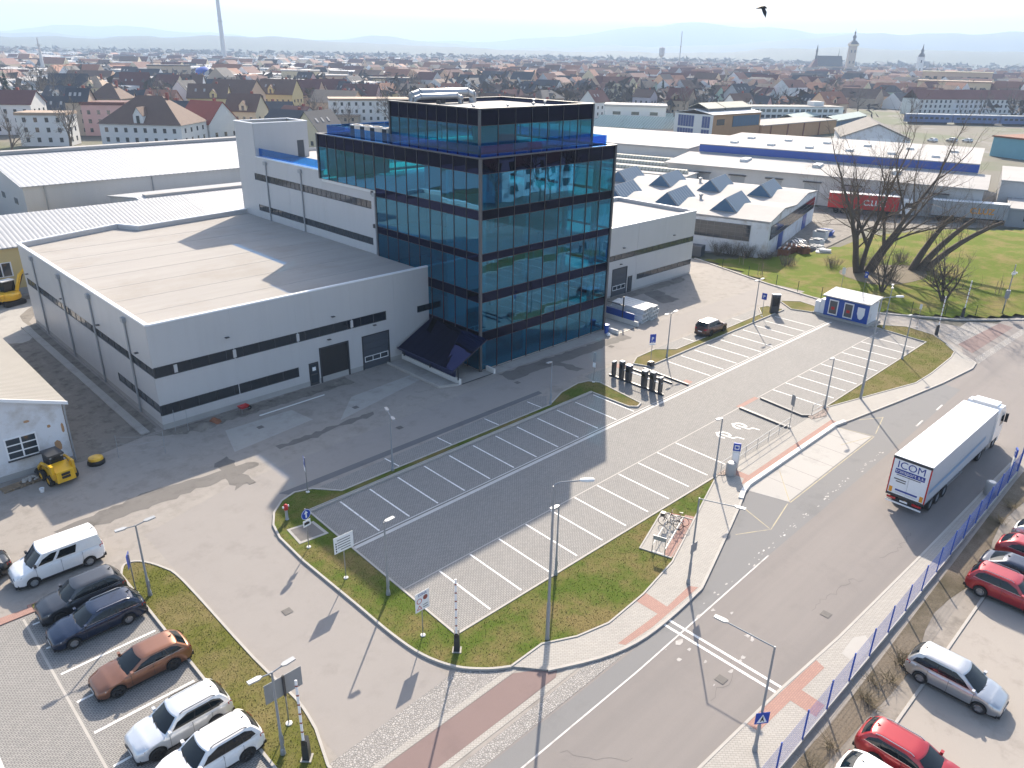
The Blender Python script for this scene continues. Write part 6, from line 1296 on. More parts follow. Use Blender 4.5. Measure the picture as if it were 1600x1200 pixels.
# west shed (white plaster, fibre-cement roof)
SH = Loc('plaster_shed', 'white plaster shed with peeling corner and grey fibre roof by the yellow loader', 'shed', -2.0, 59.4, 0)
SH.gwall('wall', 0, 0, 14.0, 33, 0, 4.75, 7.2, 'y', 'stucco_white'); SH.gable('roof', 0, 0, 14.0, 33, 4.9, 7.4, 'y', 'fibre_roof', .35)
SH.mb('verge_trim', MB().add([(14.38, -.40, 4.72), (7, -.40, 7.32), (7, -.40, 7.55), (14.38, -.40, 4.98), (14.38, -.32, 4.72), (7, -.32, 7.32), (7, -.32, 7.55), (14.38, -.32, 4.98)], [(0, 1, 2, 3), (7, 6, 5, 4), (0, 4, 5, 1), (3, 2, 6, 7), (0, 3, 7, 4), (1, 5, 6, 2)]), 'white')
wf = SH.box('window_frame', 9.95, -.06, 1.5, 12.0, -.005, 3.2, 'white')
for i in range(2):
    for j in range(3): SH.box('window_pane', 10.05+i*.98, -.075, 1.6+j*.53, 10.92+i*.98, -.062, 2.03+j*.53, 'window_glass', wf)
SH.box('window_sill', 9.9, -.16, 1.4, 12.05, -.005, 1.48, 'frame_dark'); SH.box('red_panel', 8.3, -.05, 4.0, 9.3, -.01, 4.7, 'red')
SH.mb('downpipe', MB().tube([(14.15, -.1, 4.7), (14.1, -.1, 3.9), (14.1, -.1, .1)], .06, 8), 'galv'); SH.box('plinth', -.02, -.03, 0, 14.04, -.006, .45, 'plinth')
for x, z, w_, h in ((13.2, 1.6, .5, .9), (13.75, 2.9, .2, .8), (11.6, 4.1, .4, .2), (12.9, 3.3, .25, .25)): SH.mb('bare_brick_patch', MB().add([(x+w_*.5*math.cos(a*.785)*(1+.3*math.sin(a*3)), -.006, z+h*.5*math.sin(a*.785)) for a in range(8)], [tuple(range(8))]), 'ochre')
# yellow plaster building and the ribbed halls behind
YB = Loc('yellow_building', 'yellow plaster workshop with ribbed sheet roof behind the grey hall', 'workshop', -14, 109.5, 0)
YB.box('wall', 0, 0, 0, 60, 20, 5.9, 'stucco_yellow'); YB.gable('roof', 0, 0, 60, 20, 6.0, 8.0, 'x', 'ribbed_roof', .5)
for x in (23, 28, 32.2):
    f = YB.box('window_frame', x, -.06, 2.4, x+2.2, -.005, 4.2, 'white')
    for i in range(2): YB.box('window_pane', x+.1+i*1.05, -.075, 2.5, x+1.0+i*1.05, -.062, 4.1, 'window_glass', f)
YB.box('plinth', -.03, -.04, 0, 60, -.006, .8, 'plinth')
H2 = Loc('ribbed_hall', 'low hall with ribbed pale metal roof just behind the grey hall', 'hall', 41.8, 112, 0)
H2.gwall('wall', 0, 0, 26, 26, 0, 6.0, 7.4, 'x', 'panel'); H2.gable('roof', 0, 0, 26, 26, 6.05, 7.5, 'x', 'ribbed_roof', .3); H2.box('ridge_light', 1, 12.3, 7.55, 26, 13.7, 7.95, 'white_roof'); H2.box('ridge_base', .8, 12.1, 7.3, 26.2, 13.9, 7.56, 'frame_grey')
H1 = Loc('warehouse', 'large pale grey warehouse with ribbed roof and ridge skylight', 'warehouse', 30.6, 142.5, 0)
H1.gwall('wall', 0, 0, 48, 44, 0, 8.0, 10.6, 'x', 'panel'); H1.gable('roof', 0, 0, 48, 44, 8.05, 10.7, 'x', 'ribbed_roof_b', .4); H1.box('ridge_light', .5, 21, 10.75, 48, 23, 11.3, 'white_roof'); H1.box('ridge_base', .3, 20.8, 10.4, 48.2, 23.2, 10.76, 'frame_grey')
for y in (5, 13, 21, 29, 37): H1.box('vent_window', -.06, y, 4.6, -.005, y+2, 5.6, 'window_glass')
for x in (3, 20): H1.mb('downpipe', MB().tube([(x, -.15, 7.9), (x, -.15, 0)], .09, 6), 'galv')
SP = Loc('flat_annex', 'flat white roofed annex in front of the warehouse gable', 'annex', 12, 168, 0); SP.box('wall', 0, 0, 0, 22, 30, 5.5, 'off_white'); SP.box('roof', -.2, -.2, 5.5, 22.2, 30.2, 5.8, 'white_roof')

# white works building with roof lanterns
W1 = Loc('lantern_works', 'white works building with striped roof lanterns and large factory windows', 'works building', 110.4, 56.6, 15)
mat('lantern_bar', (.22, .27, .32), .6, .05, 1)
mat('lantern_glass', (.07, .13, .20), .55, .15, 1, spec=.2)
for k in range(2): W1.gwall('wall', k*18+.01, 0, k*18+17.99, 52, 0, 5.5, 6.3, 'y', 'stucco_white'); W1.gable('roof', k*18, 0, k*18+18, 52, 5.6, 6.4, 'y', 'white_roof', .12, .2)
f = W1.box('factory_window', -.08, 2.8, 2.4, -.01, 12.0, 4.9, 'frame_grey')
for i in range(8):
    for j in range(4): W1.box('window_pane', -.10, 2.88+i*1.14, 2.48+j*.6, -.082, 3.92+i*1.14, 3.0+j*.6, 'window_glass', f)
f = W1.box('factory_window', 1.2, -.08, 2.7, 35, -.01, 4.9, 'frame_grey')
for i in range(24):
    for j in range(3): W1.box('window_pane', 1.3+i*1.4, -.10, 2.78+j*.7, 2.6+i*1.4, -.082, 3.40+j*.7, 'window_glass', f)
for x in (7.4, 26.0): W1.box('gate', x, -.09, .05, x+3.0, -.02, 2.6, 'blue')
def inv(px, py, z, ox, oy, ang):
    x, y = G(px, py, z); a = R(ang); dx, dy = x-ox, y-oy; return dx*math.cos(a)+dy*math.sin(a), -dx*math.sin(a)+dy*math.cos(a)
for (px, py) in ((1128, 330), (1042, 318), (966, 305), (1178, 310), (1097, 302), (1022, 293), (961, 284)):
    u, v = inv(px, py, 6.2, 110.4, 56.6, 15); u = 2.4 if px in (1128, 1042, 966) else 20.4
    if u > 20: v = inv(px, py, 6.2, 110.4, 56.6, 15)[1]
    u0, u1 = u, u+10.0; zb = 6.35; w_ = 2.15; h_ = 1.8
    ln = W1.mb('roof_lantern', MB().add([(u0, v-w_, zb-.3), (u1, v-w_, zb-.3), (u1, v+w_, zb-.3), (u0, v+w_, zb-.3), (u0+.5, v, zb+h_), (u1, v, zb+h_), (u1+1.2, v, zb-.3)], [(0, 1, 5, 4), (2, 3, 4, 5), (0, 4, 3), (1, 6, 5), (2, 5, 6)]), 'white_roof')
    part('lantern_glazing', MB().add([(u0+.2, v-w_-.02, zb-.2), (u1-.1, v-w_-.02, zb-.2), (u1-.1, v-.06, zb+h_-.03), (u0+.6, v-.06, zb+h_-.03)], [(0, 1, 2, 3)]), 'lantern_glass', ln)
    part('lantern_end', MB().add([(u0-.02, v-w_*.95, zb-.2), (u0-.02, v+w_*.95, zb-.2), (u0+.44, v, zb+h_-.1)], [(0, 1, 2)]), 'lantern_glass', ln)
    for q in np.linspace(u0+.7, u1-.4, 9): part('glazing_bar', MB().add([(q, v-w_-.05, zb-.2), (q+.22, v-w_-.05, zb-.2), (q+.22, v-.09, zb+h_-.03), (q, v-.09, zb+h_-.03)], [(0, 1, 2, 3)]), 'lantern_bar', ln)
for u, v in ((9, 14), (27, 20), (9, 31)): W1.mb('roof_vent', MB().lathe([(.25, 0), (.25, .9), (.4, .95), (.4, 1.2), (.05, 1.35)], 8, 0, 'Z', (u, v, 6.2)), 'galv')
# blue-banded distribution hall with low annex
W2 = Loc('distribution_hall', 'long white-roofed distribution hall with a deep blue fascia band', 'hall', 185.8, 50.6, 15)
W2.box('wall', 0, 0, 0, 37, 60, 7.3, 'panel_white'); W2.box('blue_fascia', -.15, -.15, 7.3, 37.15, 60.15, 8.9, 'blue'); W2.box('roof', -.2, -.2, 8.9, 37.2, 60.2, 9.1, 'white_roof')
for (u, v) in [(6, 8+9*i) for i in range(6)]+[(20, 5+9.5*i) for i in range(6)]: sk_ = W2.box('skylight', u, v, 9.1, u+2.6, v+1.5, 9.6, 'off_white')
W2.mb('annex_wall', MB().box(-16.5, -2, 0, -.02, 62, 6.1), 'panel'); W2.mb('annex_roof', MB().add([(-17.6, -2.6, 6.1), (-.16, -2.6, 6.9), (-.16, 62.6, 6.9), (-17.6, 62.6, 6.1), (-17.6, -2.6, 6.3), (-.16, -2.6, 7.1), (-.16, 62.6, 7.1), (-17.6, 62.6, 6.3)], [(3, 2, 1, 0), (4, 5, 6, 7), (0, 1, 5, 4), (1, 2, 6, 5), (2, 3, 7, 6), (3, 0, 4, 7)]), 'white_roof')
for v in (4, 12, 20, 28, 36, 44, 52): d_ = W2.box('loading_door', -16.58, v, .3, -16.52, v+3.2, 4.4, 'galv'); W2.box('door_hood', -17.3, v-.3, 4.6, -16.52, v+3.5, 4.8, 'frame_dark')
for v in (14, 30, 46): W2.mb('roof_dome', MB().box(-9, v, 6.7, -4.5, v+1.6, 7.3), 'off_white')
W2b = Loc('gatehouse_block', 'grey flat-roofed corner block with white roofs behind the green slope', 'building', 183.0, 45.0, 15); W2b.box('wall', 0, -16, 0, 26, 0, 6.5, 'panel'); W2b.box('roof', -.3, -16.3, 6.5, 26.3, .1, 6.8, 'white_roof'); W2b.box('low_wing', -14, -13, 0, -.02, -2, 3.2, 'galv'); W2b.box('low_roof', -14.3, -13.3, 3.2, -.02, -1.8, 3.5, 'white_roof')
for i in range(3): W2b.box('window', -14.06, -6-i*1.6, 1.2, -14.005, -4.8-i*1.6, 2.2, 'window_glass')
W3 = Loc('long_store', 'long plain white-roofed store behind the distribution hall', 'store', 169.8, 112, 15); W3.box('wall', 0, 0, 0, 40, 66, 7.3, 'panel_white'); W3.box('roof', -.4, -.4, 7.3, 40.4, 66.4, 7.7, 'white_roof')
for i in range(3):
    t = Loc('low_shed', ('low pale shed with a ribbed skylight ridge behind the lantern works', 'second low shed with ribbed skylight ridge', 'narrow shed with ribbed skylight next to the long store')[i], 'shed', 146-i*1+i*9, 96+i*5, 15)
    t.box('wall', 0, 0, 0, 8, 34, 4.6, 'off_white'); t.box('roof', -.3, -.3, 4.6, 8.3, 34.3, 4.85, 'white_roof'); t.mb('skylight_ridge', MB().tube([(4, 1, 5.0), (4, 31, 5.0)], .75, 8), 'tan_roof')
# ochre factory
mat('bay_blue', (.06, .09, .22), .3, .2, 1)
W4 = Loc('ochre_factory', 'tall ochre factory hall with blue glazed bays and tan ribbed roof monitors', 'factory', 246, 153, -3)
W4.box('wall', 0.1, .1, 0, 30, 16.5, 10, 'ochre'); W4.box('front_wall', 0, 0, 0, .09, 16.6, 10, 'off_white'); W4.gable('roof', 0, 0, 30, 16.5, 10.05, 11.4, 'x', 'off_white', .3); W4.box('low_wing', 30.05, -1, 0, 86, 15, 5.2, 'ochre'); W4.box('low_roof', 30.05, -1.3, 5.2, 86.3, 15.3, 5.5, 'membrane')
for v0, v1 in ((8.0, 15.0), (1.2, 4.6)):
    for j in range(2):
        n_ = max(2, int((v1-v0)/1.1))
        for i in range(n_): W4.box('glazed_bay', -.06, v0+i*(v1-v0)/n_, 1.2+j*4.4, -.005, v0+(i+1)*(v1-v0)/n_-.12, 5.0+j*4.4, 'bay_blue')
for (a, b_) in ((2, 12), (13, 29)): W4.box('monitor_wall', a, 4, 10.6, b_, 12.5, 11.8, 'frame_grey'); W4.gable('monitor_roof', a, 4, b_, 12.5, 11.8, 13.4, 'x', 'tan_roof', .2)
f = W4.box('side_glazing', 12, -.06, 5.6, 29, .09, 9.4, 'frame_grey')
for i in range(10): W4.box('window_pane', 12.2+i*1.68, -.08, 5.8, 13.7+i*1.68, -.065, 9.2, 'lantern_glass', f)
W4.box('side_window', 2.5, -.06, 6.5, 7, .09, 8.5, 'window_glass')
for x in (36, 48, 60, 72): W4.box('pilaster', x, -1.25, 0, x+.6, -1.01, 5.2, 'rust')
for k, (px, py, L_) in enumerate(((1215, 186, 44), (1277, 189, 46))):
    x, y = G(px, py, 4.0); t = Loc('glazed_shed', ('long glazed lantern shed beside the ochre factory', 'second long glazed lantern shed on the pale yard')[k], 'shed', x, y, 8); t.box('wall', 0, -8, 0, L_, 0, 4.4, 'frame_grey'); t.gable('roof', 0, -8, L_, 0, 4.5, 6.0, 'x', 'green_roof', .2)
    for i in range(12): t.box('window_pane', 1+i*3.5, -8.06, 1.2, 4.0+i*3.5, -8.01, 3.9, 'lantern_glass')
    for i in range(4): t.box('window_pane', -.06, -7.7+i*1.95, 1.2, -.01, -6.0+i*1.95, 3.9, 'lantern_glass')
for k in range(14):
    r_, q = divmod(k, 4); px, py = 925+q*33+r_*9, 193-r_*6.3+q*1.2
    if px > 1036: continue
    x, y = G(px, py, 4.5); t = Loc('roof_bay', 'green ribbed ridge roof among the rows of low sheds', 'shed', x, y, -60, 'green ridge sheds')
    t.box('wall', 0, 0, 0, 11, 6.5, 3.6, 'off_white'); t.gable('roof', 0, 0, 11, 6.5, 3.6, 6.0, 'x', 'green_roof', .2)
def windows_row(t, face, c, a0, a1, n_, zs, w_, h, out, m_='window_glass'):
    for z in zs:
        for i in range(n_):
            a = a0+(a1-a0)*(i+.5)/n_
            if face == 'y': t.box('window', a-w_/2, min(c, c+out*.06), z, a+w_/2, max(c, c+out*.06), z+h, m_)
            else: t.box('window', min(c, c+out*.06), a-w_/2, z, max(c, c+out*.06), a+w_/2, z+h, m_)
W5 = Loc('office_slab', 'long pale blue-white office slab with two rows of windows', 'office', 372, 163, 56)
W5.box('wall', 0, 0, 0, 12, 66, 8, 'off_white'); W5.box('roof', -.2, -.2, 8, 12.2, 66.2, 8.3, 'membrane'); windows_row(W5, 'x', 0, 2, 64, 22, (1.0, 3.4, 5.8), 2.0, 1.3, -1); W5.box('stair_head', 4, 8, 8.3, 10, 13, 10.2, 'off_white'); windows_row(W5, 'y', 0, 1, 11, 3, (2.0, 5.4), 1.4, 1.5, -1)
W6 = Loc('grey_gable_hall', 'dark grey gabled hall with a white name board behind the bare tree', 'hall', 262, 92, 28); W6.gwall('wall', 0, 0, 34, 20, 0, 6, 10, 'x', 'stucco_white'); W6.gable('roof', 0, 0, 34, 20, 6.1, 10.2, 'x', 'patch', .5); W6.box('name_board', -.1, 5.5, 4.2, -.02, 12.5, 6.0, 'white')
W7 = Loc('teal_depot', 'low teal depot with flat brown roof at the rail yard', 'depot', 292, 62, -20); mat('teal', (.16, .36, .42), .7, .1, .5); W7.box('wall', 0, 0, 0, 40, 18, 6, 'teal'); W7.box('roof', -.4, -.4, 6, 40.4, 18.4, 6.5, 'rust'); W7.box('roof_plant', 10, 5, 6.5, 22, 12, 8.2, 'galv')
# passenger train
TN = Loc('train', 'blue and white passenger train standing on the line', 'train', 415, 150, -48)
mat('coach_blue', (.10, .15, .30), .5, .1, 1)
for i in range(3): c_ = TN.box('coach', i*22.5, 0, .8, i*22.5+21.8, 2.9, 4.2, 'coach_blue'); TN.box('coach_roof', i*22.5, .1, 4.2, i*22.5+21.8, 2.8, 4.6, 'off_white'); TN.box('bogie', i*22.5+2, .3, 0, i*22.5+20, 2.6, .79, 'black'); windows_row(TN, 'y', 0, i*22.5+1, i*22.5+20.8, 8, (2.3,), 1.5, .9, -1)
LA = Loc('tenement_row', 'very long pale tenement row under dark red roofs beyond the railway', 'apartment block', 483, 170, -30.6)
for i in range(6): LA.box('wall', i*24, 0, 0, i*24+23.9, 13, 8.6, ('off_white', 'stucco_white')[i % 2]); LA.gable('roof', i*24, 0, i*24+24, 13, 8.6, 13.2, 'x', 'maroon' if 'maroon' in MATS else mat('maroon', (.16, .06, .05), .8, .15, .3).name, .3); windows_row(LA, 'y', 0, i*24+1, i*24+23, 7, (1.3, 4.0, 6.5), 1.2, 1.5, -1)
# material heap in the works yard
for k, (x, y, m_, lab) in enumerate(((114.5, 55.6, 'rust', 'rusty red steel crate at the corner of the lantern works'), (117.5, 56.0, 'rust', 'rusty steel bin by the factory wall'), (120, 56.3, 'galv', 'grey steel container by the blue gate'), (123, 57.2, 'off_white', 'pale stacked crate in the works yard'), (117, 53.8, 'rust', 'loose rusty beams dumped in the works yard'), (121, 53.6, 'galv', 'grey metal skip in the works yard'), (125.5, 55.5, 'off_white', 'pale tarp-covered load in the works yard'), (131, 57.5, 'off_white', 'white flat-bed load by the tree'), (135, 58.5, 'fence_blue', 'blue machine part near the bare tree'), (119, 51.2, 'white', 'white crates with red trim at the yard edge'))):
    t = thing('scrap_crate', lab, 'crate', (x, y, .02), R(15+k*11)); w_, d_, h = rnd.uniform(1, 1.5), rnd.uniform(.6, 1), rnd.uniform(.7, 1.4)
    part('tub', MB().add([(-w_*.9, -d_*.9, 0), (w_*.9, -d_*.9, 0), (w_*.9, d_*.9, 0), (-w_*.9, d_*.9, 0), (-w_, -d_, h), (w_, -d_, h), (w_, d_, h), (-w_, d_, h)], [(3, 2, 1, 0), (4, 5, 6, 7), (0, 1, 5, 4), (1, 2, 6, 5), (2, 3, 7, 6), (3, 0, 4, 7)]), m_, t)
    for q in range(5): part('piece', MB().box(-w_*.8, -.1, h+.01, w_*rnd.uniform(.2, .9), .1, h+.2), m_ if q % 2 else 'galv', t).location = (0, (q-2)*d_*.4, rnd.uniform(0, .2))
t = thing('skip_container', 'dark blue-grey container behind the east hall by the bare hedge', 'container', (103.5, 66.2, .0), R(105)); part('shell', MB().box(-2.4, -1, .1, 2.4, 1, 1.7), 'door_grey', t); [part('rib', MB().box(-2.4+i*.6, -1.06, .1, -2.3+i*.6, -1.002, 1.7), 'door_grey', t) for i in range(9)]
# the house across the road that shows only in the tower's glass
RF = Loc('pale_house', 'pale blue house with dark windows across the gravel car park', 'house', 112, -30, 0); mat('pale_blue', (.46, .55, .62), .8, .06, .6); RF.box('wall', 0, 0, 0, 22, 14, 7.4, 'pale_blue'); RF.gable('roof', 0, 0, 22, 14, 7.5, 10.5, 'x', 'maroon', .5); windows_row(RF, 'y', 14, 1, 21, 5, (1.4, 4.6), 1.5, 1.6, 1)

# ================================================================== the town
WALLS = dict(cream=(.62, .53, .36), white=(.66, .655, .64), peach=(.60, .42, .29), mint=(.42, .52, .43), pink=(.58, .37, .34), yellow=(.60, .48, .24), grey=(.46, .46, .46), tan=(.42, .34, .26), lilac=(.45, .43, .48))
ROOFS = dict(maroon=(.13, .055, .05), brown=(.135, .085, .065), slate=(.055, .058, .068), red=(.30, .075, .05), terracotta=(.30, .14, .09), tan=(.34, .25, .18))
for k, v in WALLS.items(): mat('wall_'+k, v, .9, .07, .4)
for k, v in ROOFS.items(): 
    if k != 'x': mat('roof_'+k, v, .85, .16, .5, .3, 4)
HOUSES = []; HDESC = []
RN = dict(maroon='dark maroon', brown='brown', slate='dark slate', red='bright red', terracotta='terracotta', tan='tan')
def house(x, y, W_, D_, h, rh, ang, wall, roof, hip=False, label=None, group='houses of the town', win=True, chim=True):
    nsky = rnd.choice((0, 2, 3)) if rh > 3.5 and W_ < 40 and not hip else 0
    st_ = ('one-storey', 'one-storey', 'two-storey', 'three-storey')[min(3, int((h+.4)/2.8))]
    desc = '%s house with %s %s roof' % (wall, RN[roof], 'hipped' if hip else ('gabled' if rh > 1 else 'flat'))
    HOUSES.append((x, y, max(W_, D_)*.6)); HDESC.append((x, y, desc))
    lab = label or '%s %s %s%s' % ('long' if W_ > 16 else ('short' if W_ < 11.5 else 'broad'), st_, desc, {0: ' without skylights' if not hip else '', 2: ' and two skylights', 3: ' and three skylights'}[nsky])
    t = Loc('town_house', lab, 'house', x, y, math.degrees(ang), group)
    x0, x1, y0, y1 = -W_/2, W_/2, -D_/2, D_/2
    if rh <= 1 or hip: t.box('wall', x0, y0, 0, x1, y1, h, 'wall_'+wall)
    else: t.gwall('wall', x0, y0, x1, y1, 0, h, h+rh, 'x', 'wall_'+wall)
    if rh <= 1: rf = t.box('roof', x0-.3, y0-.3, h, x1+.3, y1+.3, h+rh, 'roof_'+roof)
    elif hip:
        o = .5; k = min(W_/2-.5, D_/2); rf = t.mb('roof', MB().add([(x0-o, y0-o, h), (x1+o, y0-o, h), (x1+o, y1+o, h), (x0-o, y1+o, h), (x0+k, 0, h+rh), (x1-k, 0, h+rh)], [(3, 2, 1, 0), (0, 1, 5, 4), (2, 3, 4, 5), (3, 0, 4), (1, 2, 5)]), 'roof_'+roof)
    else: rf = t.gable('roof', x0, y0, x1, y1, h+.02, h+rh+.02, 'x', 'roof_'+roof, .4, .18)
    if chim and rh > 1: 
        ch = put('chimney', BOXC.setdefault('chim', MB().box(-.4, -.4, -1.5, .4, .4, 1.0).mesh('chimney', 'brick_red')), rf, (W_*.2, .8, h+rh))
    if win:
        cx, cy_ = -x, -y; ca, sa = math.cos(ang), math.sin(ang); lx, ly = cx*ca+cy_*sa, -cx*sa+cy_*ca
        rows = [1.2+2.9*i for i in range(max(1, int((h-.6)/2.8)))]
        if abs(ly) > .25*abs(lx): windows_row(t, 'y', y0 if ly < 0 else y1, x0+.6, x1-.6, max(2, int(W_/3.0)), rows[:3], 1.0, 1.35, -1 if ly < 0 else 1)
        if abs(lx) > .25*abs(ly): windows_row(t, 'x', x0 if lx < 0 else x1, y0+.8, y1-.8, max(1, int(D_/4.0)), rows[:3], 1.0, 1.35, -1 if lx < 0 else 1)
    if W_ > 11 and rh > 3 and x*x+y*y < 480**2 and rnd.random() < .45:       # a dormer or cross gable on the side that faces the yard
        s_ = -1 if (-x*-math.sin(ang)+-y*math.cos(ang)) < 0 else 1; q = rnd.uniform(-.15, .25)*W_; a_, b_ = sorted((s_*(D_/2+.05), s_*D_*.12)); z0 = h-.3
        t.gwall('dormer_wall', q-1.5, a_, q+1.5, b_, z0, h+rh*.34, h+rh*.62, 'y', 'wall_'+wall); t.gable('dormer_roof', q-1.5, a_, q+1.5, b_, h+rh*.34+.02, h+rh*.62+.02, 'y', 'roof_'+roof, .2, .1)
        t.box('window', q-.5, s_*(D_/2+.09)-.03, h+.1, q+.5, s_*(D_/2+.09)+.03, h+rh*.32, 'window_glass')
    if nsky:
        for i in range(nsky):
            q = -.3*W_+.22*W_*i; s_ = -1 if (-x*-math.sin(ang)+-y*math.cos(ang)) < 0 else 1
            put('roof_window', BOXC.setdefault('rwin', MB().add([(-.4, -.5, -.55), (.4, -.5, -.55), (.4, .5, .55), (-.4, .5, .55), (-.4, -.5, -.43), (.4, -.5, -.43), (.4, .5, .67), (-.4, .5, .67)], [(3, 2, 1, 0), (4, 5, 6, 7), (0, 1, 5, 4), (1, 2, 6, 5), (2, 3, 7, 6), (3, 0, 4, 7)]).mesh('roof_window', 'white_roof')), rf, (q, s_*D_*.25, h+rh*.52+.12)).rotation_euler = (0, 0, 0 if s_ < 0 else math.pi)
    return t
def hp(px, py, W_, D_, h, rh, da, wall, roof, hip=False, label=None):
    """house whose foot is at a photo pixel; da: turn away from facing the camera"""
    x, y = G(px, py); az = math.atan2(y, x); return house(x, y, W_, D_, h, rh, az-math.pi/2+R(da), wall, roof, hip, label)
hp(82, 226, 14, 9, 9, .8, -22, 'white', 'tan', label='white three-storey block with shallow pale roof behind the warehouse')
hp(22, 208, 20, 12, 10, 4, -25, 'white', 'maroon', label='big white house with long maroon roof by the dark spruce')
hp(136, 210, 7, 9, 11, 4, -20, 'tan', 'slate', label='narrow beige stair block with tall strip of windows')
hp(176, 210, 14, 10, 10, 1, -18, 'pink', 'maroon', label='brick red flat block beside the wide brown hipped roof')
hp(246, 224, 26, 18, 6.5, 8, -28, 'white', 'brown', True, 'white house under a very wide brown hipped roof with skylights')
hp(330, 216, 15, 13, 5.5, 6.5, -50, 'white', 'red', label='house with bright red roof and pale blank gable')
hp(95, 190, 17, 10, 4.5, 5, -20, 'cream', 'slate', label='house with a patched dark roof behind the white block'); hp(128, 186, 9, 10, 6, 5, 60, 'white', 'slate'); hp(180, 184, 14, 12, 8, 6, -30, 'tan', 'brown', True)
hp(158, 166, 12, 11, 9, 5.5, -30, 'cream', 'tan', True, 'cream villa with a pale tan pyramid roof'); hp(116, 164, 18, 10, 9, 6, -15, 'tan', 'slate')
hp(196, 180, 10, 10, 6, 4, -14, 'peach', 'slate'); hp(214, 178, 10, 10, 6, 4, -14, 'mint', 'slate'); hp(232, 177, 11, 10, 6, 4, -14, 'mint', 'slate', label='mint green terraced house with dark roof, last of its row'); hp(258, 179, 13, 12, 6, 4.5, -22, 'pink', 'terracotta', label='pink corner house with pale red roof')
hp(296, 175, 12, 12, 8, 6, 55, 'white', 'slate'); hp(332, 181, 17, 11, 8, 5.5, -14, 'yellow', 'brown', label='yellow two-storey house with a row of dark windows'); hp(374, 178, 22, 13, 9, 6, -35, 'peach', 'brown', label='long peach house with blank end wall')
hp(186, 152, 13, 10, 5, 5, -20, 'peach', 'maroon'); hp(216, 152, 16, 11, 5, 9, -10, 'mint', 'maroon', label='lime green house under a steep maroon roof'); hp(268, 153, 15, 11, 7, 6, -35, 'cream', 'maroon'); hp(305, 152, 13, 12, 4, 9, -20, 'white', 'brown'); hp(330, 150, 18, 11, 5, 5, -20, 'lilac', 'slate')
hp(440, 172, 19, 12, 8, 6.5, -28, 'yellow', 'brown', label='ochre yellow house with brown roof and a row of skylights'); hp(478, 165, 20, 13, 6, 7, -25, 'peach', 'maroon'); hp(512, 162, 24, 13, 5, 8, 20, 'tan', 'maroon'); hp(536, 162, 13, 12, 6, 6, -40, 'white', 'slate'); hp(566, 164, 20, 12, 5, 6, -20, 'pink', 'maroon'); hp(528, 180, 22, 12, 6, 5, -30, 'peach', 'tan'); hp(420, 168, 20, 12, 4, 3, -10, 'white', 'slate'); hp(578, 190, 34, 14, 9, .8, 5, 'white', 'tan', label='pale flat office building seen behind the roof condensers')
hp(410, 190, 26, 12, 4, 4, -10, 'grey', 'slate'); hp(480, 192, 44, 8, 3, .5, -12, 'tan', 'tan', label='long low shed with pale flat roof behind the stair tower')
# the rest of the nearer town, laid out in loose rows
def blocked(x, y, r_):
    for (hx, hy, hr) in HOUSES:
        if (x-hx)**2+(y-hy)**2 < (hr+r_)**2: return True
    return False
ZONES = [[(90, 40), (90, 190), (170, 250), (330, 250), (330, 130), (300, 20), (120, -20)], [(10, 95), (10, 215), (90, 205), (110, 95)], [(290, 100), (300, 190), (345, 180), (460, 140), (440, 90), (300, 30)], [(400, 170), (440, 130), (560, 110), (600, 130), (470, 250)]]
TREES = []
wk, rk = list(WALLS), ['maroon', 'brown', 'slate', 'maroon', 'brown', 'brown', 'slate', 'tan', 'slate', 'terracotta', 'brown', 'slate']
cnt = 0; r_ = 262.0
while r_ < 900 and cnt < 245:
    az = 45.5+36+rnd.uniform(-1, 1)
    while az > 45.5-36:
        W_ = rnd.uniform(9, 17)*(1+(r_-250)/1800); D_ = rnd.uniform(8, 11); x, y = r_*math.cos(R(az)), r_*math.sin(R(az)); x += rnd.uniform(-5, 5); y += rnd.uniform(-5, 5)
        az -= math.degrees((W_+rnd.uniform(3, 22)*(1+(r_-250)/500))/r_)
        if any(in_poly(x, y, Z_) for Z_ in ZONES) or blocked(x, y, W_*.6) or (az > 63 and 480 < r_ < 640): continue
        if rnd.random() < .25: TREES.append((x, y)); continue
        if az > 55 and r_ > 400 and rnd.random() < .62:                       # the west side is low sheds and yards, not houses
            W_ *= rnd.uniform(1.5, 2.6); wl, rf = rnd.choice((('white', 'tan'), ('grey', 'slate'), ('grey', 'tan'), ('lilac', 'slate')))
            HOUSES.append((x, y, W_*.5)); hh_ = rnd.choice((4.5, 6, 7.5)); tt = Loc('low_hall', '%s %s hall with %s flat roof among the yards west of the station' % ('very long' if W_ > 34 else ('long' if W_ > 26 else 'short'), {4.5: 'low', 6: 'medium-height', 7.5: 'tall'}[hh_]+' '+wl, {'tan': 'bright', 'slate': 'dull'}[rf]), 'hall', x, y, az-90+rnd.choice((-30, -24, -34)), 'low halls west of the station')
            tt.box('wall', -W_/2, -D_/2, 0, W_/2, D_/2, hh_, 'wall_'+wl); tt.box('roof', -W_/2-.4, -D_/2-.4, hh_, W_/2+.4, D_/2+.4, hh_+.6, 'white_roof' if rf == 'tan' else 'galv'); windows_row(tt, 'y', -D_/2, -W_/2+1, W_/2-1, max(3, int(W_/5)), (hh_*.5,), 2.4, hh_*.22, -1); cnt += 1; continue
        house(x, y, W_, D_, rnd.choice((4, 5.5, 6.5, 7.5, 8.5)), rnd.choice((3.5, 4, 5, 5.5, 4.5)), R(az)-math.pi/2+R(rnd.choice((-30, -22, -35, 60, 58, -28))+rnd.uniform(-6, 6)), rnd.choice(wk), rnd.choice(rk), rnd.random() < .22, win=r_ < 520, chim=r_ < 600); cnt += 1
    r_ *= 1.048
for (x, y, d_) in HDESC[::2]: TREES.append((x*1.028+rnd.uniform(-4, 4), y*1.028+rnd.uniform(-4, 4)))
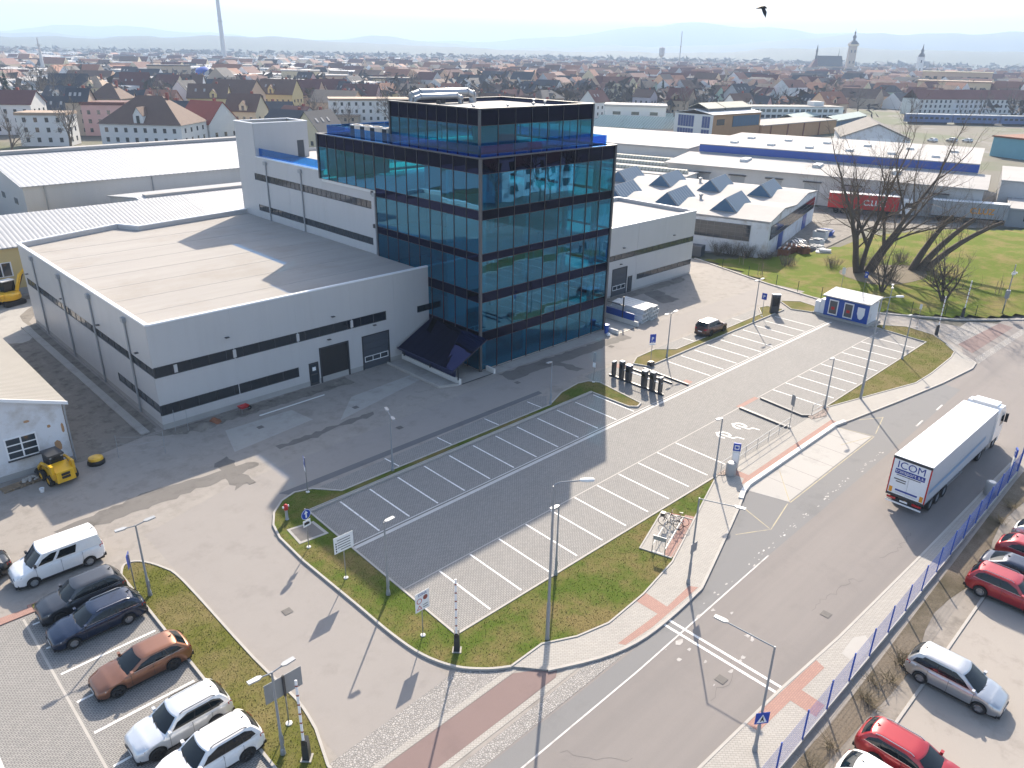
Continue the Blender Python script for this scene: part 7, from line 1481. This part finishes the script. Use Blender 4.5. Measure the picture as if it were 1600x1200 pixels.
# beyond that the roofs merge: one mass
tw = MB(); TM = ['wall_cream', 'wall_white', 'wall_grey', 'wall_peach', 'roof_maroon', 'roof_brown', 'roof_slate', 'roof_terracotta', 'white_roof', 'wall_tan']
def far_house(x, y, W_, D_, h, rh, a, wm, rm):
    c, s_ = math.cos(a), math.sin(a); q = lambda u, v, z: (x+c*u-s_*v, y+s_*u+c*v, z); n_ = len(tw.v)
    tw.v += [q(-W_, -D_, 0), q(W_, -D_, 0), q(W_, D_, 0), q(-W_, D_, 0), q(-W_, -D_, h), q(W_, -D_, h), q(W_, D_, h), q(-W_, D_, h), q(-W_, 0, h+rh), q(W_, 0, h+rh)]
    for f_, m_ in (((0, 1, 5, 4), wm), ((1, 2, 6, 5), wm), ((2, 3, 7, 6), wm), ((3, 0, 4, 7), wm), ((4, 8, 7), wm), ((5, 6, 9), wm), ((4, 5, 9, 8), rm), ((6, 7, 8, 9), rm)): tw.f.append(tuple(i+n_ for i in f_)); tw.m.append(m_)
for i in range(3600):
    rr = 560*math.exp(rnd.random()**1.1*1.45); az = R(45.5+rnd.uniform(-37, 37)); x, y = rr*math.cos(az), rr*math.sin(az)
    if rr < 900 and blocked(x, y, 9) or any(in_poly(x, y, Z_) for Z_ in ZONES): continue
    ind = az > R(52) and rnd.random() < .6 or rnd.random() < .05
    if ind: far_house(x, y, rnd.uniform(15, 45), rnd.uniform(8, 18), rnd.uniform(5, 10), .6, az-1.57+R(rnd.choice((-30, 60))), rnd.choice((1, 2, 2)), rnd.choice((8, 8, 2, 6)))
    else: far_house(x, y, rnd.uniform(6, 14), rnd.uniform(5, 7), rnd.uniform(4, 11), rnd.uniform(3, 6), az-1.57+R(rnd.choice((-30, 60))+rnd.uniform(-8, 8)), rnd.choice((0, 1, 1, 2, 3, 9)), rnd.choice((4, 5, 6, 7, 4)))
tag(part('distant_town', tw, TM, None, False, None, False), 'far mass of pale walls and dark roofs fading into haze', 'town', kind='stuff')

# ---- landmarks
def far(px, py, d):
    v = ray(px, py); k = d/math.hypot(v.x, v.y); return v.x*k, v.y*k, CAM_H+v.z*k
x, y, z = far(347, 60, 1600)
t = thing('power_chimney', 'very tall slim pale chimney with red bands above the power station', 'chimney', (x, y, -.1)); part('shaft', MB().lathe([(4.6, 0), (3.6, 60), (2.6, 165)], 16), 'wall_grey', t, smooth=40); [part('red_band', MB().lathe([(3.72-.0095*(zz-60)+.03, zz), (3.72-.0095*(zz-53)+.03, zz+7)], 16, cap=False), 'roof_terracotta', t, smooth=40) for zz in (108, 126, 144)]; part('platform', MB().lathe([(4.4, 70), (4.4, 71.5)], 16), 'galv', t)
def slab(px0, px1, pyb, d, h, m_, label, cat, roofm='white_roof', depth=20, name='industrial_block'):
    a = far(px0, pyb, d); b_ = far(px1, pyb, d); L_ = math.dist(a[:2], b_[:2]); t = Loc(name, label, cat, a[0], a[1], math.degrees(math.atan2(b_[1]-a[1], b_[0]-a[0])))
    t.box('wall', 0, 0, -.1, L_, depth, h, m_); t.box('roof', -.5, -.5, h, L_+.5, depth+.5, h+.8, roofm); windows_row(t, 'y', 0, 1, L_-1, max(3, int(L_/7)), (h*.35, h*.65), 3.2, h*.14, -1); return t
slab(232, 300, 120, 720, 14, 'wall_tan', 'dark brown boiler house near the blue tank', 'factory', 'roof_slate'); slab(325, 400, 100, 1250, 13, 'wall_grey', 'long grey power station hall under the tall chimney', 'power station', 'roof_slate'); slab(345, 395, 118, 760, 14, 'wall_white', 'white hall between the blue silo and the railway station', 'hall'); slab(400, 520, 138, 560, 3, 'wall_grey', 'long railway platform roof in front of the station', 'platform', 'fence_blue', 6); slab(250, 395, 135, 520, 5, 'wall_grey', 'long low white-roofed depot behind the gabled houses', 'depot', 'white_roof', 30); slab(345, 400, 140, 480, 6, 'fence_blue', 'bright blue low hall with white roof', 'hall', 'white_roof', 25)
slab(440, 500, 120, 640, 13, 'wall_cream', 'cream railway station wing with arched windows', 'station'); slab(500, 545, 135, 600, 11, 'wall_peach', 'peach station house with bright roof', 'station'); slab(575, 640, 138, 590, 10, 'wall_cream', 'grey-green station goods office with many windows', 'station', 'roof_slate')
slab(1440, 1550, 122, 900, 18, 'wall_peach', 'long peach panel block with two dark roof huts', 'apartment block', 'wall_cream'); slab(1430, 1545, 148, 640, 15, 'wall_cream', 'long cream apartment block behind the tenement row', 'apartment block', 'roof_tan'); slab(1545, 1600, 152, 650, 14, 'wall_pink', 'salmon apartment block beside the long cream one', 'apartment block', 'roof_maroon')
slab(945, 1040, 180, 340, 9, 'wall_white', 'white office building with many small windows behind the green sheds', 'office', 'white_roof', 14)
for k, (px, m_) in enumerate(((315, 'fence_blue'), (340, 'fence_blue'))):
    x, y, z = far(px+6, 118, 700); t = thing('storage_tank', ('wide bright blue storage tank by the boiler house', 'narrow blue storage silo near the white tower')[k], 'tank', (x, y, -.1)); part('shell', MB().lathe([(7-4*k, 0), (7-4*k, 12+k), (5-3*k, 13.5+k), (.3, 14.5+k)], 20), m_, t, smooth=40); part('ladder', MB().box(-.3, -7.3+4*k, 0, .3, -7.05+4*k, 12), 'galv', t)
x, y, z = far(1326, 112, 1620); t = thing('belfry', 'tall square pale stone belfry with gallery and dark onion spire', 'tower', (x, y, -.1), R(40))
part('shaft', MB().add([(s_*6.6, q*6.6, 0) for s_, q in ((-1, -1), (1, -1), (1, 1), (-1, 1))]+[(s_*5.9, q*5.9, 49) for s_, q in ((-1, -1), (1, -1), (1, 1), (-1, 1))], [(4, 5, 6, 7), (0, 1, 5, 4), (1, 2, 6, 5), (2, 3, 7, 6), (3, 0, 4, 7)]), 'wall_tan', t); part('gallery', MB().box(-7.4, -7.4, 49, 7.4, 7.4, 52), 'wall_cream', t); part('gallery_roof', MB().add([(-8, -8, 52), (8, -8, 52), (8, 8, 52), (-8, 8, 52), (-3, -3, 58), (3, -3, 58), (3, 3, 58), (-3, 3, 58)], [(0, 1, 5, 4), (1, 2, 6, 5), (2, 3, 7, 6), (3, 0, 4, 7), (4, 5, 6, 7)]), 'roof_slate', t); part('onion_spire', MB().lathe([(2.4, 58), (2.0, 61), (3.2, 63), (3.0, 65), (1.2, 67), (1.0, 69), (1.7, 70.5), (1.2, 72), (.3, 73.5), (.15, 78)], 12), 'roof_slate', t, smooth=60)
for q in (-3, 3):
    for zz in (20, 38): part('belfry_window', MB().box(-6.75, q-.8, zz, -5.8, q+.8, zz+4.5), 'window_glass', t); part('belfry_window', MB().box(q-.8, -6.75, zz, q+.8, -5.8, zz+4.5), 'window_glass', t)
x, y, z = far(1434, 116, 1500); t = thing('white_church_tower', 'slim white church tower with dark onion cap', 'tower', (x, y, -.1), R(40)); part('shaft', MB().box(-4.2, -4.2, 0, 4.2, 4.2, 33), 'wall_white', t); part('onion_cap', MB().lathe([(5.2, 33), (4.5, 36), (2, 39), (2.4, 42), (1.2, 45), (.2, 52)], 12), 'roof_slate', t, smooth=60); [part('belfry_window', MB().box(-4.3, -1, zz, -4.15, 1, zz+4), 'window_glass', t) for zz in (12, 24)]
x, y, z = far(1285, 114, 1560); t = Loc('cathedral', 'church with steep dark roof and slender turret beside the belfry', 'church', x, y, -40); t.gwall('nave', -14, -9, 30, 9, 0, 16, 31, 'x', 'wall_tan'); t.gable('roof', -14, -9, 30, 9, 16, 32, 'x', 'roof_slate', .5); t.mb('choir_roof', MB().add([(-14.6, -9, 16), (-28, -8, 10), (-28, 8, 10), (-14.6, 9, 16), (-14.6, 0, 31)], [(0, 1, 4), (1, 2, 4), (2, 3, 4)]), 'roof_maroon'); t.mb('turret', MB().lathe([(2, 26), (1.6, 37), (2, 39), (.2, 50)], 8, 0, 'Z', (-16, 0, 0)), 'roof_slate'); t.mb('flag_spire', MB().lathe([(.7, 30), (.1, 44)], 6, 0, 'Z', (24, 0, 0)), 'roof_slate')
x, y, z = far(1060, 112, 1300); t = thing('radio_mast', 'thin lattice radio mast above the town', 'mast', (x, y, -.1)); part('mast', MB().tube([(0, 0, 0), (0, 0, 62)], [.9, .5], 5), 'galv', t); part('stay_ring', MB().lathe([(1.2, 40), (1.2, 41)], 8), 'galv', t)
for k, (px, py, d, hh) in enumerate(((1033, 95, 1500, 40), (66, 100, 900, 34))):
    x, y, z = far(px, py, d); t = thing('water_tower' if not k else 'pylon', ('round water tower head standing above the roofs', 'lattice pylon above the low sheds')[k], 'tower', (x, y, -.1)); part('stem', MB().lathe([(2.0, 0), (1.0, hh*.6)] if not k else [(2.2, 0), (.5, hh)], 8), 'wall_grey', t); part('head', MB().lathe([(1, hh*.6), (5, hh*.7), (5, hh), (1, hh+2)] if not k else [(2.5, hh*.8), (2.5, hh*.82)], 10), 'wall_grey', t)

# ---- hills
mat('wooded_hill', (.055, .075, .06), .95, .25, .004)
def ridge(name, d, prof, depth, m_='wooded_hill'):
    """prof: (pixel x, crest pixel y); crest at horizontal distance d, ground both sides"""
    mb = MB(); xs = np.arange(-260, 1861, 12); n_ = 9
    for i, px in enumerate(xs):
        py = np.interp(px, [q[0] for q in prof], [q[1] for q in prof])+1.0*math.sin(px*.021+d)+.6*math.sin(px*.057+d*2)+.35*math.sin(px*.13)
        x, y, z = far(px, py, d); u = Vector((x, y)).normalized(); z = max(z, 6)
        for k in range(n_):
            s_ = k/(n_-1)*2-1; rr = d+s_*depth; h = z*max(0, math.cos(s_*math.pi/2))**.8*(1+.05*math.sin(px*.05+k)) if abs(s_) < .999 else -.2
            mb.v.append((u.x*rr, u.y*rr, h))
    for i in range(len(xs)-1):
        for k in range(n_-1): a = i*n_+k; mb.f.append((a, a+1, a+n_+1, a+n_)); mb.m.append(0)
    o = structure(name, mb, m_, smooth=80); return o
ridge('hill', 4200, [(-260, 55), (0, 56), (120, 60), (230, 56), (420, 58), (560, 66), (700, 74), (900, 80), (1080, 83), (1180, 77), (1320, 75), (1460, 78), (1600, 83), (1860, 90)], 1300)
ridge('hill', 7600, [(-260, 52), (0, 50), (200, 58), (420, 62), (520, 61), (585, 56), (650, 63), (760, 76), (930, 73), (1060, 72), (1200, 66), (1330, 54), (1380, 51), (1480, 54), (1560, 52), (1860, 58)], 1500)
ridge('hill', 11500, [(-260, 48), (0, 47), (90, 40), (190, 41), (300, 49), (480, 64), (760, 66), (930, 51), (1000, 42), (1065, 37), (1150, 39), (1250, 48), (1320, 54), (1500, 62), (1860, 66)], 1800)
# ================================================================== trees
MINR = [.006]
def grow(mb_t, mb_c, p, d, L_, r_, depth, maxd, rs_, droop=.0, spread=.5, kids=(2, 4), thin=.62):
    """recursive limb: thick parts go to the trunk mesh, thin ones to the crown mesh"""
    n_ = 3 if depth > 2 else 4; pts = [p]; rads = [r_]; q = p.copy(); dd = d.copy()
    for i in range(n_):
        dd = (dd+Vector((rs_.gauss(0, .10), rs_.gauss(0, .10), rs_.gauss(.03, .06)-droop*.1))).normalized(); q = q+dd*(L_/n_); pts.append(q.copy()); rads.append(max(MINR[0], r_*(1-(i+1)/n_*(1-thin))))
    (mb_t if depth < 2 else mb_c).tube(pts, rads, 7 if depth < 2 else (5 if depth < 3 else 3))
    if depth >= maxd: return
    for k in range(rs_.randint(*kids)+(1 if depth == 0 else 0)):
        j = rs_.randint(1, n_) if depth else rs_.randint(2, n_); a = rs_.uniform(0, 6.283)
        side = dd.cross(Vector((math.cos(a), math.sin(a), .3))).normalized(); nd = (dd*(1-spread*.5)+side*spread*rs_.uniform(.6, 1.3)+Vector((0, 0, .12))).normalized()
        grow(mb_t, mb_c, pts[j], nd, L_*rs_.uniform(.5, .78), rads[j]*rs_.uniform(.5, .72), depth+1, maxd, rs_, droop, spread, kids, thin)
    if depth < maxd: grow(mb_t, mb_c, pts[-1], dd, L_*.72, rads[-1]*.92, depth+1, maxd, rs_, droop, spread, kids, thin)
def bare_tree(x, y, z, stems, label, maxd=5, seed=1, kids=(2, 3), spread=.5, crown_m='twig', name='bare_tree', group=None, bark='bark'):
    rs_ = random.Random(seed); t = thing(name, label, 'tree', (x, y, z), 0, group); a, b_ = MB(), MB()
    for (ox, oy, d, L_, r_) in stems: grow(a, b_, Vector((ox, oy, -.1)), Vector(d).normalized(), L_, r_, 0, maxd, rs_, 0, spread, kids)
    part('trunk', a, bark, t, smooth=60, fix=False); part('crown', b_, crown_m, t, fix=False); return t
rt = lambda k, up, fw=0: tuple(CR*k+Vector((0, 0, up))+Vector((CF.x, CF.y, 0))*fw)
bare_tree(111.6, 42.0, hill_z(111.6, 42), [(-.5, .5, rt(-.20, 1, .05), 7.2, .50), (.0, .2, rt(.03, 1, -.10), 7.8, .38), (.5, -.3, rt(.34, 1, .1), 8.8, .46), (.9, -.9, rt(.80, 1, .0), 7.2, .35), (.2, .9, rt(-.10, 1, .35), 6.8, .30)], 'huge bare tree with several dark trunks rising from one base on the slope', 6, 11, (1, 3), .70)
bt = thing('pollarded_tree', 'cut-back tree with three thick limbs leaning the same way and thin shoots', 'tree', (117.3, 37.0, hill_z(117.3, 37))); a, b_ = MB(), MB(); rs_ = random.Random(5)
for (ox, oy, k1, k2, L_, r_) in ((0, .3, .35, .55, 9.0, .55), (.5, -.4, .6, .9, 10.0, .55), (1.0, -1.2, .8, 1.6, 12.0, .5)):
    pts = [Vector((ox, oy, -.1))]; 
    for i in range(6): k = k1+(k2-k1)*i/5; d = Vector(rt(k, 1-.05*i, 0)).normalized(); pts.append(pts[-1]+d*L_/6)
    a.tube(pts, [r_*(1-.09*i) for i in range(7)], 8)
    for i in range(26): j = rs_.randint(3, 6); grow(a, b_, pts[j]+(pts[j-1]-pts[j])*rs_.random(), Vector((rs_.gauss(0, .35), rs_.gauss(0, .35), 1)).normalized(), rs_.uniform(1.2, 2.8), .03, 3, 4, rs_, 0, .5, (1, 2))
part('trunk', a, 'bark', bt, smooth=60, fix=False); part('crown', b_, 'twig', bt, fix=False)
bare_tree(105.2, 36.5, hill_z(105.2, 36.5), [(0, 0, rt(.05, 1), 2.6, .22), (.1, 0, rt(.5, 1), 2.4, .15), (0, .1, rt(-.45, 1), 2.2, .14)], 'small dark bare tree on the slope before the big trunks', 4, 3, (2, 3), .7)
bare_tree(106.9, 29.3, hill_z(106.9, 29.3), [(0, 0, rt(-.02, 1), 2.8, .28), (.1, 0, rt(.5, 1), 2.6, .18), (-.1, .1, rt(-.5, 1), 2.6, .18)], 'small round-crowned bare tree near the barrier on the slope', 4, 8, (2, 4), .8)
def bush(x, y, z, w_, h, n_, label, m_='shrub', seed=1, group=None):
    rs_ = random.Random(seed); t = thing('bare_shrub', label, 'shrub', (x, y, z), 0, group); mb = MB(); st = MB()
    for i in range(n_):
        a = rs_.uniform(0, 6.283); r0 = w_*.4*rs_.random(); p = Vector((r0*math.cos(a), r0*math.sin(a), -.05)); d = Vector((math.cos(a)*.35+rs_.gauss(0, .2), math.sin(a)*.35+rs_.gauss(0, .2), 1)).normalized(); L_ = h*rs_.uniform(.6, 1.05)
        (st if i % 6 == 0 else mb).tube([p, p+d*L_*.5, p+d*L_+Vector((rs_.gauss(0, .15), rs_.gauss(0, .15), 0))], [.022, .014, .005], 3)
        for q in range(3): s_ = p+d*L_*rs_.uniform(.3, .85); mb.tube([s_, s_+Vector((rs_.gauss(0, .4), rs_.gauss(0, .4), .35))], [.009, .004], 3)
    part('stems', st, 'bark', t, fix=False); part('twigs', mb, m_, t, fix=False)
for i, (x, y) in enumerate(((109.3, 59.0), (108.1, 61.0), (107.2, 63.0), (110.2, 56.4))): bush(x, y, .05, 2.4, 2.6 if i < 3 else 1.6, 90, 'bare brushy shrub in the hedge before the white works wall', seed=i, group='hedge of bare shrubs')
for i, (x, y) in enumerate(((112, 46.5), (116, 44.0), (110.5, 37.5), (120, 40), (109, 52))): bush(x, y, hill_z(x, y), 2.6, 1.8, 70, ('low bare scrub behind the big trunks', 'low bare scrub beside the pollarded limbs', 'low bare scrub in the leaf litter', 'scrub behind the pollarded tree', 'scrub at the edge of the works yard')[i], seed=20+i)
for i in range(16): bush(rnd.uniform(14, 62), rnd.uniform(7.3, 8.4), .0, .8, .5, 14, 'dry weed tuft growing along the foot of the blue fence', 'rough_weed' if 'rough_weed' in MATS else mat('rough_weed', (.20, .16, .09), .95, .3, 4).name, 40+i, 'weed tufts by the fence')
def conifer(x, y, h, label, seed, group='dark conifers among the houses'):
    rs_ = random.Random(seed); t = thing('conifer', label, 'tree', (x, y, -.1), 0, group); part('trunk', MB().tube([(0, 0, 0), (0, 0, h*.9)], [h*.02, .04], 6), 'bark', t); mb = MB()
    for i in range(int(h*16)):
        z = h*(.08+.92*rs_.random()**1.2); rr = (h-z)*.26*rs_.uniform(.7, 1.15); a = rs_.uniform(0, 6.283); w_ = .35+rr*.22
        c, s_ = math.cos(a), math.sin(a); mb.add([(0, 0, z+.3), (c*rr-s_*w_, s_*rr+c*w_, z-rr*.35), (c*rr*1.15, s_*rr*1.15, z-rr*.45), (c*rr+s_*w_, s_*rr-c*w_, z-rr*.35)], [(0, 1, 2, 3)])
    part('crown', mb, 'needle', t, fix=False)
for i, (px, py, h) in enumerate(((17, 168, 17), (58, 172, 11), (170, 155, 9), (1033, 165, 15), (1063, 128, 14), (1078, 128, 13), (1570, 172, 12), (1585, 170, 15), (1598, 172, 11))):
    x, y = G(px, py); conifer(x, y, h, ('big dark spruce by the maroon roof', 'dark conifer beside the brown bare tree', 'dark conifer by the cream villa', 'tall dark conifer behind the green sheds', 'dark conifer in the hazy roofs', 'second dark conifer in the hazy roofs', 'dark pine before the tenement row', 'taller dark pine before the tenement row', 'dark pine at the end of the tenement row')[i], i)
# bare trees of the town: each one in the nearer part is its own
proto = []; MINR[0] = .03
for i in range(5):
    rs_ = random.Random(60+i); a, b_ = MB(), MB(); grow(a, b_, Vector((0, 0, -.1)), Vector((0, 0, 1)), 3.6, .26, 0, 4, rs_, 0, .62, (2, 3)); proto.append((a.mesh('trunk', 'twig', fix=False), b_.mesh('crown', 'twig_grey', fix=False)))
def town_tree(x, y, s_, lab=None):
    if lab is None: lab = '%s bare tree beside a %s' % ('tall' if s_ > 1.3 else ('small' if s_ < 1.0 else 'medium'), min(HDESC, key=lambda q: (q[0]-x)**2+(q[1]-y)**2)[2])
    t = thing('town_tree', lab, 'tree', (x, y, -.1), rnd.uniform(0, 6.28), 'bare trees of the town'); s_ *= 1.25; t.scale = (s_, s_, s_); m_ = rnd.choice(proto); put('trunk', m_[0], t); put('crown', m_[1], t)
for (px, py, s_) in ((78, 170, 1.7), (92, 168, 1.6), (130, 160, 1.8), (110, 165, 1.5), (60, 165, 1.4), (148, 166, 1.2), (505, 205, 1.0), (520, 208, 1.0), (545, 205, .9), (1290, 160, 1.4), (1305, 165, 1.5), (1280, 150, 1.3), (1480, 178, 1.3), (1530, 182, 1.2), (1555, 178, 1.4), (1420, 185, 1.2), (1240, 150, 1.3), (1105, 150, 1.2), (1012, 160, 1.1), (240, 125, 1.8), (1340, 175, 1.3), (1460, 175, 1.2), (30, 150, 1.5), (50, 148, 1.5), (100, 145, 1.6)):
    x, y = G(px, py); town_tree(x, y, s_)
for (x, y) in [q for q in TREES if math.hypot(*q) < 640][:230]: town_tree(x, y, rnd.choice((.8, .9, 1.15, 1.4)))
for (x, y) in ((118, -8), (126, -6), (108, -14), (134, -12)): town_tree(x, y, 1.0, 'bare tree before the pale house across the road')
MINR[0] = .006
# far woods: one mass of leafless crowns
fw = MB()
for i in range(3400):
    rr = 430*math.exp(rnd.random()*2.1); az = R(45.5+rnd.uniform(-38, 38)); x, y = rr*math.cos(az), rr*math.sin(az); h = rnd.uniform(6, 13); w_ = h*.45
    if any(in_poly(x, y, Z_) for Z_ in ZONES): continue
    for k in range(11):
        c = Vector((x+rnd.gauss(0, w_*.45), y+rnd.gauss(0, w_*.45), h*rnd.uniform(.25, .95))); s_ = h*.17
        fw.add([c+Vector((rnd.gauss(0, s_), rnd.gauss(0, s_), rnd.gauss(0, s_))) for q in range(3)], [(0, 1, 2)], k % 2)
mat('far_twig', (.075, .068, .066), .95, .2, .02); mat('far_twig2', (.105, .09, .085), .95, .2, .02)
tag(part('distant_woods', fw, ['far_twig', 'far_twig2'], None, False, None, False), 'far leafless woods and garden trees in the haze', 'woods', kind='stuff')
fw = MB()
for i in range(1500):
    rr = rnd.uniform(2300, 4200); az = R(45.5+rnd.uniform(-38, 38)); x, y = rr*math.cos(az), rr*math.sin(az)
    for k in range(7):
        c = Vector((x+rnd.gauss(0, 22), y+rnd.gauss(0, 22), rnd.uniform(4, 16)))
        fw.add([c+Vector((rnd.gauss(0, 9), rnd.gauss(0, 9), rnd.gauss(0, 4.5))) for q in range(3)], [(0, 1, 2)], k % 2)
tag(part('plain_woods', fw, ['far_twig', 'far_twig2'], None, False, None, False), 'dark wooded belt on the plain below the hills', 'woods', kind='stuff')

# ---- the air
hz = bpy.data.materials.new('haze'); hz.use_nodes = True; nt = hz.node_tree; nt.nodes.remove(nt.nodes['Principled BSDF'])
pv = nt.nodes.new('ShaderNodeVolumePrincipled'); pv.inputs['Color'].default_value = (.60, .77, 1, 1); pv.inputs['Density'].default_value = 1.9e-4; pv.inputs['Anisotropy'].default_value = .0
nt.links.new(pv.outputs[0], nt.nodes['Material Output'].inputs['Volume'])
MATS['haze'] = hz
tag(part('haze', MB().box(-15600, -15600, -1.2, 15600, 15600, 620), 'haze', None, True), 'thin pale daylight haze over the plain', 'haze', kind='stuff')
